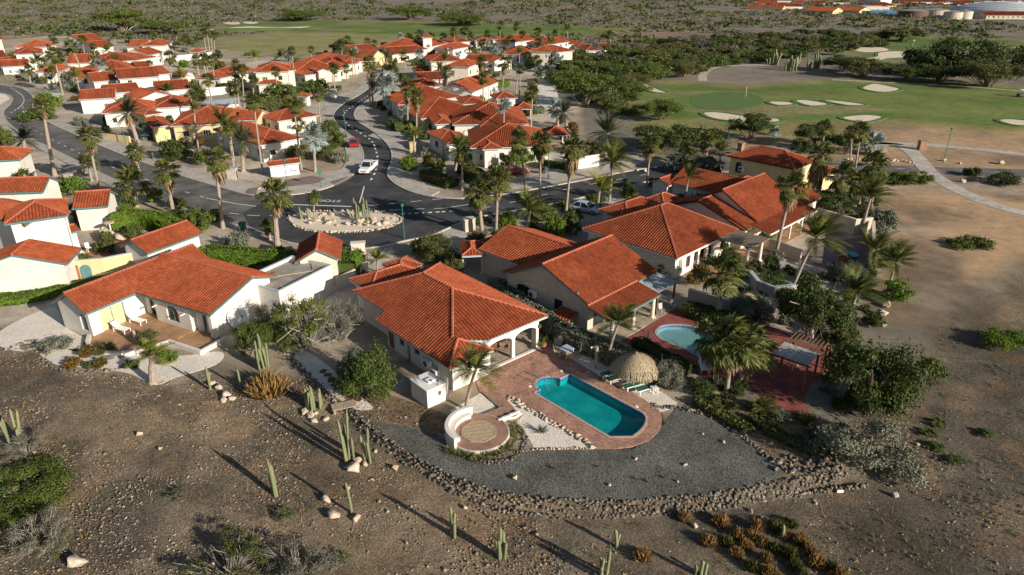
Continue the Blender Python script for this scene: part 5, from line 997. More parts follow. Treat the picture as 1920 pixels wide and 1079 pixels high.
def quadmesh(name, v, f, mats, mi=None):
    me = bpy.data.meshes.new(name); fs = [tuple(dict.fromkeys(q)) for q in f]; me.from_pydata([tuple(p) for p in v], [], fs)
    for m in (mats if isinstance(mats, (list, tuple)) else [mats]): me.materials.append(MAT[m])
    if mi is not None: me.polygons.foreach_set('material_index', mi)
    me.update(); return me
rp = random.Random(5)
KIND = {'fan': dict(mat='frond_green', els=(75, 55, 35, 15, -8, -30), n=30), 'coco': dict(mat='frond_green', els=(72, 52, 32, 12, -8), n=22), 'yellow': dict(mat='frond_yellow', els=(70, 50, 30, 10), n=16), 'date': dict(mat='frond_date', els=(78, 60, 42, 24, 6, -14, -34), n=46),
        'silver': dict(mat='frond_silver', els=(82, 62, 42, 22, 2, -18, -36), n=26), 'dark': dict(mat='leaf_olive', els=(75, 50, 25, 5, -20), n=28)}
FR = {}
for k, q in KIND.items():
    FR[k] = []
    for el in q['els']:
        row = []
        for j in range(14):
            az = 2 * PI * (j + rp.uniform(-.3, .3)) / 14; e = math.radians(el + rp.uniform(-7, 7))
            if k == 'fan': v, f = fan(az, e, rp.uniform(.75, 1.05), .95, .38, .55, rp)
            elif k == 'dark': v, f = fan(az, e, rp.uniform(.8, 1.1), .95, .3, .15, rp)
            elif k == 'silver': v, f = fan(az, e, rp.uniform(.8, 1.1), 1.0, .12, .12, rp, 20, 2.7)
            elif k == 'coco': v, f = feather(az, e, rp.uniform(2.5, 3.1), .62, .62, .95, 20, rp)
            elif k == 'yellow': v, f = feather(az, e, rp.uniform(2.2, 2.8), .6, .3, .8, 18, rp)
            else: v, f = feather(az, e, rp.uniform(2.3, 2.8), .34, .16, .6, 22, rp, .04)
            row.append(quadmesh('frond', v, f, q['mat']))
        FR[k].append(row)
DEAD = []
for j in range(12):
    az = 2 * PI * j / 12; v, f = fan(az, math.radians(-62 + rp.uniform(-14, 10)), .7, .85, .6, .2, rp, 9, 1.2); DEAD.append(quadmesh('dead_frond', v, f, 'frond_dead'))
def skirt_mesh(seed):
    r = random.Random(seed); v = []; f = []
    for k in range(110):
        a = r.uniform(0, 6.28); z = -r.uniform(0, 2.0); rad = .22 + .42 * math.sin(PI * min(1, (-z + .2) / 2.3)); L = r.uniform(.5, .95); o = Vector((math.cos(a) * rad * .5, math.sin(a) * rad * .5, z + .15)); e = Vector((math.cos(a) * rad * 1.25 + .1, math.sin(a) * rad * 1.25, z - L)); t = Vector((-math.sin(a), math.cos(a), 0)) * r.uniform(.05, .13); m = o.lerp(e, .5) + Vector((math.cos(a), math.sin(a), 0)) * .1; b = len(v)
        v += [o - t * .6, o + t * .6, m + t, m - t, e]; f += [(b, b + 1, b + 2, b + 3), (b + 3, b + 2, b + 4, b + 4)]
    return quadmesh('dead_skirt', v, f, 'frond_dead')
SKIRT = [skirt_mesh(i) for i in range(3)]
CROWN = {}
for k, q in KIND.items():
    CROWN[k] = []
    for s in range(3):
        V = []; F = []; mi = []; rr = random.Random(s + 31)
        for i in range(q['n']):
            me = rr.choice(FR[k][i % len(FR[k])]); b = len(V); V += [v.co.copy() for v in me.vertices]; ff = [tuple(b + w for w in p.vertices) for p in me.polygons]; F += ff; mi += [0] * len(ff)
        if k in ('fan',):
            for me in DEAD[s::2]: b = len(V); V += [v.co.copy() for v in me.vertices]; ff = [tuple(b + w for w in p.vertices) for p in me.polygons]; F += ff; mi += [1] * len(ff)
        CROWN[k].append(quadmesh('crown', V, F, [q['mat'], 'frond_dead'], mi))
CATN = {'fan': 'fan_palm', 'coco': 'coconut_palm', 'yellow': 'areca_palm', 'date': 'date_palm', 'silver': 'silver_palm', 'dark': 'fan_palm'}
def palm(kind, base, top, rad, label, skirt=None, r0=.22, group=None, mat='trunk_bark', lean=0.0):
    p0 = G(*base); p1 = top_of(p0, *top) if top else p0 + Vector((0, 0, 1))
    if p1.z - p0.z < .5: p1.z = p0.z + .5
    T = thing(CATN[kind], p0, label, 'palm tree', group); h = p1 - p0; m = h * .5 + Vector((-h.x * .18 + lean, lean * .4, 0)); pts = []
    for i in range(8): t = i / 7; pts.append((1 - t) ** 2 * Vector((0, 0, -.2)) + 2 * t * (1 - t) * m + t * t * h)
    rs = [r0 * (1.35 if i == 0 else 1.0 - .35 * i / 7) * (1 + .06 * (-1) ** i) for i in range(8)]
    MB().tube(pts, rs, 9).obj('trunk', mat, T)
    sc = rad / {'fan': 1.75, 'dark': 1.75, 'silver': 1.9, 'coco': 2.6, 'yellow': 2.3, 'date': 2.4}[kind]; dist = math.hypot(p0.x, p0.y)
    if dist < 125:
        n = KIND[kind]['n']; jit = R.uniform(-.25, .25)
        for i in range(n):
            row = FR[kind][i % len(FR[kind])]; link('frond', row[(i * 5 + R.randrange(4)) % 14], T, h, (0, 0, R.uniform(-.15, .15)), sc * R.uniform(.85, 1.12))
        if kind == 'fan' or skirt:
            for me in R.sample(DEAD, 7): link('dead_frond', me, T, h - Vector((0, 0, .1)), (0, 0, R.uniform(-.2, .2)), sc * R.uniform(.8, 1.1))
    else: link('crown', R.choice(CROWN[kind]), T, h, (0, 0, R.uniform(-.2, .2)), sc)
    if skirt: link('dead_skirt', R.choice(SKIRT), T, h, (0, 0, R.uniform(0, 6)), (skirt * .9, skirt * .9, skirt))
    return T
F_, C_, D_, S_ = 'fan', 'coco', 'date', 'silver'
for a in (
    (F_, (103, 330), (80, 198), 1.9, 'tall fan palm with thick pale foot at the street left of the bright round bush', .8, .30), (F_, (186, 357), (166, 257), 2.0, 'fan palm with brown skirt between bright round bush and street', 1.0, .22), (F_, (262, 325), (251, 285), 1.9, 'short skirted fan palm on the far street verge, first left of the date palm', .9, .24),
    (F_, (326, 405), (311, 322), 2.1, 'yellowing fan palm leaning over the near street verge', 1.1, .26), (F_, (418, 428), (405, 300), 2.1, 'tall fan palm with long brown skirt rising from the hedge corner by the street', 1.2, .24), ('dark', (172, 340), (166, 308), 1.7, 'dark low fan palm on the near street verge', None, .22), ('dark', (257, 388), (248, 345), 2.8, 'broad dark green fan palm cluster beside the street', None, .3),
    (D_, (48, 302), (45, 262), 2.9, 'blue green date palm at the left edge by the street', None, .4), (F_, (373, 292), (362, 186), 1.9, 'fan palm with long dangling dead leaves in front of the ochre villa', .9, .2), (C_, (413, 282), (417, 230), 3.4, 'large windblown coconut palm in front of the ochre villa', None, .2), (D_, (456, 322), (455, 266), 2.9, 'drooping grey date palm left of the notice wall', .9, .35),
    (F_, (493, 327), (475, 190), 1.7, 'very tall thin palm standing just left of the notice wall', None, .17), (F_, (565, 318), (551, 200), 1.7, 'very tall thin palm standing just right of the notice wall', None, .17), (S_, (591, 322), (588, 258), 2.7, 'silver fan palm on pale trunk right of the notice wall', None, .26), (D_, (258, 267), (240, 212), 3.6, 'old date palm with heavy drooping crown in front of the ochre wall', 1.2, .4),
    (F_, (520, 460), (514, 366), 2.4, 'big bright double trunked fan palm before the traffic island', 1.1, .34), (F_, (507, 450), (500, 425), 1.2, 'small fan palm sprouting at the foot of the double palm', None, .2), (F_, (590, 412), (588, 370), 1.2, 'small palm on the traffic island behind the cacti', None, .12), ('yellow', (707, 510), (707, 488), 1.6, 'small yellow green palm in the white gravel court by the pool villa', None, .12),
    ('yellow', (286, 718), (286, 668), 1.7, 'short stout palm in front of the L-shaped villa', None, .32),
    (F_, (118, 178), (101, 104), 2.6, 'tall broad fan palm at the bend of the left street', None, .25), (F_, (158, 148), (134, 88), 2.6, 'tall broad fan palm before the wide white villa', None, .25), (F_, (184, 165), (176, 115), 1.9, 'slim fan palm before the broad central hip roof', None, .2), (C_, (205, 125), (203, 96), 2.8, 'dark coconut palm in front of the wide white villa', None, .2), (F_, (57, 155), (54, 131), 1.8, 'stocky palm on the left verge beside the bungalow', None, .25), (C_, (74, 146), (71, 112), 2.6, 'dark feathery palm right of the bungalow', None, .2),
    (F_, (374, 148), (368, 114), 2.1, 'left palm of the trio beyond the boundary wall', None, .3), (F_, (386, 146), (381, 110), 2.1, 'middle palm of the trio beyond the boundary wall', None, .3), (F_, (405, 166), (397, 114), 2.0, 'right and tallest palm of the trio beyond the boundary wall', None, .2), (F_, (323, 160), (318, 108), 2.4, 'fan palm at the right end of the long two storey villa', None, .22), (F_, (399, 198), (388, 150), 2.0, 'thin palm in front of the pale boundary wall', None, .18),
    (F_, (388, 102), (381, 62), 2.0, 'first of four tall palms in the field edge clump', None, .2), (F_, (394, 102), (388, 58), 2.0, 'second of four tall palms in the field edge clump', None, .2), (F_, (399, 101), (395, 64), 1.8, 'third of four tall palms in the field edge clump', None, .2), (F_, (403, 100), (401, 68), 1.8, 'rightmost of four tall palms in the field edge clump', None, .2),
    (F_, (450, 203), (440, 135), 1.8, 'left of the twin thin palms beside the leafy trees', None, .17), (F_, (459, 206), (454, 132), 1.8, 'right of the twin thin palms beside the leafy trees', None, .17), (F_, (476, 180), (474, 152), 1.9, 'shorter fan palm before the two storey cream villa', None, .2), (F_, (554, 163), (547, 96), 1.6, 'tall lone palm between the two storey cream villa and gabled entrance', None, .16), (F_, (628, 172), (626, 130), 1.7, 'palm by the gate pillars of the cream villas', None, .2), (F_, (643, 124), (640, 84), 2.4, 'dark palm behind the third cream villa', None, .2),
    (F_, (688, 110), (688, 78), 1.8, 'left of two palms in front of the ochre gabled villa', None, .2), (F_, (700, 112), (701, 82), 1.8, 'right of two palms in front of the ochre gabled villa', None, .2), (F_, (694, 200), (691, 118), 2.0, 'palm with upper dark crown on the inner side of the S bend', .9, .2), (F_, (699, 198), (698, 150), 2.0, 'shorter palm under another crown on the inner side of the S bend', .9, .24), (C_, (727, 130), (724, 108), 3.0, 'broad feathery palm left of the road top', None, .22), (F_, (760, 130), (757, 105), 2.2, 'palm before the long row house', None, .2),
    (F_, (738, 200), (734, 135), 2.2, 'tall palm standing behind the big silver palm', 1.0, .2), (S_, (736, 206), (727, 160), 3.4, 'big silvery palm with fallen leaves beside the S bend', 1.2, .35), (F_, (765, 246), (764, 165), 2.0, 'left of two skirted palms beside the ochre stepped villa', 1.3, .2), (F_, (781, 266), (782, 182), 2.0, 'right of two skirted palms beside the ochre stepped villa', 1.1, .2), (F_, (836, 190), (840, 135), 1.9, 'palm rising in front of the big white gable', None, .2), (F_, (807, 190), (817, 176), 1.5, 'small palm crown before the single hip roof', None, .15),
    (F_, (898, 190), (903, 116), 1.9, 'tall palm left of the white garden house', 1.0, .17), (F_, (941, 190), (946, 118), 2.0, 'tall palm right in front of the white garden house', 1.2, .17), (S_, (967, 174), (973, 130), 1.9, 'slim silver palm behind the white garden house', None, .2), (S_, (1011, 156), (1012, 136), 2.2, 'pale silver palm in the gap left of the wood', None, .22), (S_, (1038, 138), (1040, 116), 3.2, 'large silver palm before the arched balcony villa', None, .3), (S_, (1030, 90), (1030, 76), 2.8, 'round silver palm in front of the far white villas', None, .25), (S_, (885, 92), (882, 84), 2.6, 'silver palm among the far palms at the road end', None, .25), (S_, (925, 106), (926, 100), 2.8, 'low silver palm left of the low hip roof', None, .25), (S_, (1122, 116), (1123, 106), 2.2, 'low silver palm at the far edge of the wood', None, .25),
    (D_, (1062, 242), (1058, 212), 2.9, 'date palm with silvery companion beside the pool gazebo', None, .35), (S_, (1046, 236), (1044, 205), 2.4, 'silver palm just left of the date palm by the gazebo', None, .3), (D_, (1135, 296), (1140, 250), 3.6, 'large spreading date palm at the golf course edge', None, .42), (C_, (852, 330), (862, 282), 2.9, 'windswept coconut palm on the street corner island', .8, .22), (F_, (988, 378), (972, 262), 1.9, 'left palm of the tall row before the side street', .8, .17), (F_, (1012, 376), (1014, 270), 2.1, 'middle palm of the tall row before the side street', 1.1, .17), (F_, (1061, 400), (1074, 280), 2.3, 'right skirted palm of the tall row before the side street', 1.4, .2),
    (F_, (904, 440), (896, 362), 2.3, 'dark fan palm beside the stone entrance pillar', .9, .28), (F_, (930, 440), (934, 338), 2.1, 'taller fan palm right of the stone entrance pillar', .9, .2), (C_, (988, 434), (994, 396), 2.7, 'coconut palm in the garden left of the parked white car', None, .22), (C_, (1142, 370), (1152, 294), 2.6, 'windblown coconut palm at the kerb of the side street', .9, .17), (F_, (1212, 354), (1220, 272), 1.9, 'slim palm with dead skirt on the far kerb', 1.0, .17), (F_, (1284, 318), (1284, 292), 2.3, 'bushy fan palm behind the gabled annex roof', .8, .25), (F_, (1324, 312), (1325, 264), 1.8, 'slim palm behind the brick chimney', .9, .18), (C_, (1350, 322), (1350, 285), 2.2, 'dark coconut palm left of the brick chimney', None, .18),
    (F_, (1537, 318), (1546, 240), 1.6, 'tall bare palm bending right above the yellow villa', None, .16), (F_, (1535, 375), (1541, 290), 2.2, 'palm with very long dead skirt at the corner of the yellow villa', 2.0, .24), (F_, (1592, 320), (1597, 248), 1.5, 'left palm of the leaning pair on the verge', None, .17), (F_, (1604, 314), (1613, 248), 2.0, 'right palm of the leaning pair on the verge', None, .17), (F_, (1577, 388), (1580, 335), 2.5, 'dark fan palm in the thicket behind the mauve courtyard', 1.2, .28), (F_, (1634, 388), (1637, 312), 2.4, 'tall windblown palm at the corner of the bare field', .9, .22), (F_, (1610, 390), (1612, 345), 2.2, 'middle palm of the thicket behind the mauve courtyard', .9, .22), (C_, (1613, 440), (1632, 372), 3.3, 'big coconut palm leaning over the courtyard wall', None, .22),
    (F_, (1453, 484), (1484, 352), 2.1, 'tall leaning fan palm before the open veranda', 1.1, .22), (C_, (1487, 536), (1530, 448), 3.2, 'windblown coconut palm leaning right over the courtyard', None, .2), (C_, (1627, 516), (1642, 472), 2.5, 'coconut palm beside the boundary wall end', None, .18), (C_, (1660, 560), (1680, 492), 2.2, 'slender coconut palm standing alone on the bare ground', None, .16), (F_, (1345, 600), (1352, 515), 2.6, 'bushy fan palm behind the twin blue loungers', .9, .3), (C_, (1588, 605), (1606, 552), 2.6, 'dense coconut palm above the right hand rockery', None, .22),
    (C_, (872, 768), (892, 694), 2.0, 'windblown palm in white gravel at the corner of the pool villa', None, .14), (C_, (1136, 682), (1160, 606), 1.9, 'windblown palm in front of the red porch roof', None, .14), (F_, (1341, 726), (1346, 640), 2.2, 'left stem of the fan palm clump on the red terrace edge', 1.1, .2), (F_, (1362, 736), (1372, 646), 2.3, 'middle stem of the fan palm clump on the red terrace edge', 1.0, .2), (F_, (1385, 722), (1408, 655), 2.2, 'right leaning stem of the fan palm clump on the red terrace edge', .9, .18), (C_, (1431, 778), (1432, 766), 1.2, 'tiny palm beside the lower red terrace edge', None, .12), (S_, (1640, 290), (1638, 272), 2.7, 'blue silver palm on the verge of the road', None, .28), (S_, (100, 182), (100, 172), 2.3, 'low pale silver palm left of the white garage court', None, .22), (S_, (1454, 254), (1452, 250), 1.6, 'tiny silver palm at the golf path', None, .15),
    (S_, (275, 262), (277, 250), 2.3, 'blue silver palm under the ochre villa wall', None, .25), ('yellow', (352, 250), (342, 240), 1.8, 'small bright palm beside the ochre villa windows', None, .15), (F_, (925, 345), (928, 325), 1.8, 'small fan palm before the maroon car', None, .2), ('dark', (160, 326), (158, 300), 1.2, 'small dark palm behind the bright round bush', None, .2)):
    palm(a[0], a[1], a[2], a[3], a[4], a[5], a[6])
for base, top, kd in (((854, 104), (851, 60), F_), ((875, 96), (872, 58), F_), ((937, 92), (938, 48), F_), ((970, 90), (969, 50), F_), ((1009, 94), (1008, 60), F_), ((1065, 92), (1063, 55), C_), ((785, 100), (786, 65), F_), ((767, 104), (766, 72), F_), ((808, 102), (807, 70), F_), ((870, 112), (868, 92), F_), ((900, 110), (901, 88), C_), ((955, 98), (957, 76), F_), ((980, 86), (979, 66), F_), ((915, 86), (914, 64), F_), ((1042, 84), (1041, 64), F_), ((1145, 92), (1143, 66), F_), ((830, 92), (831, 70), F_), ((176, 82), (177, 66), C_), ((156, 102), (155, 78), F_), ((215, 84), (216, 70), C_), ((245, 82), (244, 68), F_), ((330, 80), (332, 66), C_), ((345, 92), (346, 72), F_), ((285, 80), (286, 68), F_), ((355, 112), (354, 84), C_), ((722, 105), (720, 88), F_)):
    palm(kd, base, top, 2.3 if kd == F_ else 2.7, 'distant dark palm among the red roofs at the back of the village', None, .2, 'distant palms of the village')

# ================================================================ TREES, SHRUBS, HEDGES
def crown_mesh(seed, n, leaf, style, mat, name='crown', twigs=0):
    r = np.random.RandomState(seed); K = {'round': 34, 'tree': 40, 'flat': 26, 'sparse': 40, 'mound': 30}[style]; cs = []
    for i in range(K):
        a = r.uniform(0, 6.28); q = math.sqrt(r.uniform(.0, 1))
        if style == 'round': z = r.uniform(.12, .95); w = math.sqrt(max(.05, 1 - ((z - .42) / .62) ** 2)) * .84; cr = r.uniform(.14, .28)
        elif style == 'tree': z = r.uniform(.42, .95); w = math.sqrt(max(.05, 1 - ((z - .62) / .46) ** 2)) * .88; cr = r.uniform(.12, .25)
        elif style == 'flat': z = r.uniform(.62, .92); w = .85 * (1.25 - z * .5); cr = r.uniform(.18, .28)
        elif style == 'sparse': z = r.uniform(.3, 1.0); w = .9; cr = r.uniform(.12, .24)
        else: z = r.uniform(.05, .6); w = math.sqrt(max(.05, 1 - (z / .95) ** 2)) * .90; cr = r.uniform(.14, .28)
        cs.append((math.cos(a) * q * w, math.sin(a) * q * w, z * .9, cr))
    cs = np.array(cs); idx = r.choice(K, n, p=cs[:, 3] ** 2 / (cs[:, 3] ** 2).sum()); d = r.normal(size=(n, 3)); d /= np.linalg.norm(d, axis=1)[:, None]; d[:, 2] = np.where(d[:, 2] < -.3, -d[:, 2], d[:, 2])
    rad = cs[idx, 3] * (np.where(r.rand(n) < .8, r.uniform(.6, 1.08, n), r.uniform(1.0, 1.9, n)) if style != 'sparse' else r.uniform(.2, 1.15, n)); sq = np.array([1, 1, .62 if style in ('tree', 'flat') else .85]); P = cs[idx, :3] + d * rad[:, None] * sq; P[:, 2] = np.maximum(P[:, 2], .02)
    nrm = d + r.normal(size=(n, 3)) * .55; nrm /= np.linalg.norm(nrm, axis=1)[:, None]; t = np.cross(nrm, r.normal(size=(n, 3))); t /= np.linalg.norm(t, axis=1)[:, None] + 1e-9; b = np.cross(nrm, t); s = leaf * r.uniform(.6, 1.35, n)[:, None]
    V = np.stack([P - t * s - b * s * .55, P + t * s - b * s * .55, P + t * s * .7 + b * s * .6, P - t * s * .7 + b * s * .6], 1).reshape(-1, 3); F = np.arange(len(V)).reshape(-1, 4); mi = np.zeros(len(F), int); mats = [mat]
    if twigs:
        mats.append('twig'); vv = []; 
        for i in range(twigs):
            c = cs[r.randint(K)]; a = np.array([c[0] * .2, c[1] * .2, .05]); m = np.array(c[:3]) * [.7, .7, .75] + r.normal(size=3) * .05; e = np.array(c[:3]) + r.normal(size=3) * c[3] * .9
            for p, q, w in ((a, m, .014), (m, e, .009)):
                x = np.cross(q - p, [.3, .2, 1]); x /= np.linalg.norm(x) + 1e-9; y = np.cross(q - p, x); y /= np.linalg.norm(y) + 1e-9
                vv += [p - x * w, p + x * w, q + x * w * .6, q - x * w * .6, p - y * w, p + y * w, q + y * w * .6, q - y * w * .6]
        vv = np.array(vv); F = np.concatenate([F, np.arange(len(vv)).reshape(-1, 4) + len(V)]); mi = np.concatenate([mi, np.ones(len(vv) // 4, int)]); V = np.concatenate([V, vv])
    return np_mesh(name, V, F, mats, mi)
def tuft_mesh(seed, mat, n):
    r = np.random.RandomState(seed + 5); a = r.uniform(0, 6.28, n); q = np.sqrt(r.rand(n)); o = np.stack([np.cos(a) * q * .55, np.sin(a) * q * .55, np.zeros(n)], -1); e = np.stack([np.cos(a) * q * r.uniform(.7, 1.15, n), np.sin(a) * q * r.uniform(.7, 1.15, n), (1 - .55 * q ** 2) * r.uniform(.7, 1.1, n)], -1); b = r.uniform(0, 6.28, n); t = np.stack([np.cos(b), np.sin(b), b * 0], -1) * r.uniform(.025, .06, (n, 1)); m = o * .35 + e * .65
    V = np.stack([o - t * .6, o + t * .6, m + t, e, m - t], 1).reshape(-1, 3); F = np.arange(n * 5).reshape(-1, 5); return np_mesh('foliage', V, F, mat)
CM = {}
def crowns(style, mat, lod):
    k = (style, mat, lod)
    if style == 'tuft':
        if k not in CM: CM[k] = [tuft_mesh(i, mat, 420 if lod < 2 else 240) for i in range(3)]
        return CM[k]
    if k not in CM:
        n, lf = {0: (15000, .019), 1: (4200, .038), 2: (1100, .075), 3: (420, .12)}[lod]
        if style == 'sparse': n = int(n * .6)
        CM[k] = [crown_mesh(hash_(k) + i, n, lf * (.85 if style == 'sparse' else 1), style, mat, twigs={'sparse': 120, 'flat': 30}.get(style, 14) if lod < 3 else 0) for i in range(3 if lod else 2)]
    return CM[k]
def hash_(k): return sum(ord(c) * (i + 7) for i, c in enumerate(str(k))) % 9973
def plant(style, mat, base, w, h, label, cat='shrub', group=None, name=None, trunk=True, bark='brown_bark', xy=None, lod=None, ar=None):
    p = G(*base) if xy is None else Vector((*xy, float(gz(*xy)))); d = math.hypot(p.x, p.y); rel = w / d
    if lod is None: lod = 0 if rel > .055 else 1 if rel > .026 else 2 if rel > .012 else 3
    T = thing(name or ('tree' if cat == 'tree' else 'shrub'), p, label, cat, group)
    link('crown' if cat == 'tree' else 'foliage', R.choice(crowns(style, mat, lod)), T, (0, 0, 0), (0, 0, R.uniform(0, 6.28)), (w / 2 * R.uniform(.93, 1.07), w / 2 * (ar or 1) * R.uniform(.93, 1.07), h))
    if trunk:
        b = MB(); n = 3 if cat == 'tree' and lod < 2 else 1
        for i in range(n):
            a = R.uniform(0, 6.3); r = (w * .03 + .03) * (.45 if style == 'sparse' else 1); e = Vector((math.cos(a) * w * .16, math.sin(a) * w * .16, h * .62)) if n > 1 else Vector((0, 0, h * .6)); b.tube([(0, 0, -.1), (e.x * .35, e.y * .35, e.z * .45), e], [r, r * .75, r * .4], 6)
            if n > 1:
                for _ in range(2): q = e + Vector((R.uniform(-1, 1) * w * .16, R.uniform(-1, 1) * w * .16, h * .16)); b.tube([Vector((e.x * .35, e.y * .35, e.z * .45)), q], [r * .5, r * .2], 5)
        b.obj('trunk' if cat == 'tree' else 'stem', bark, T)
    return T
TR_ = 'tree'
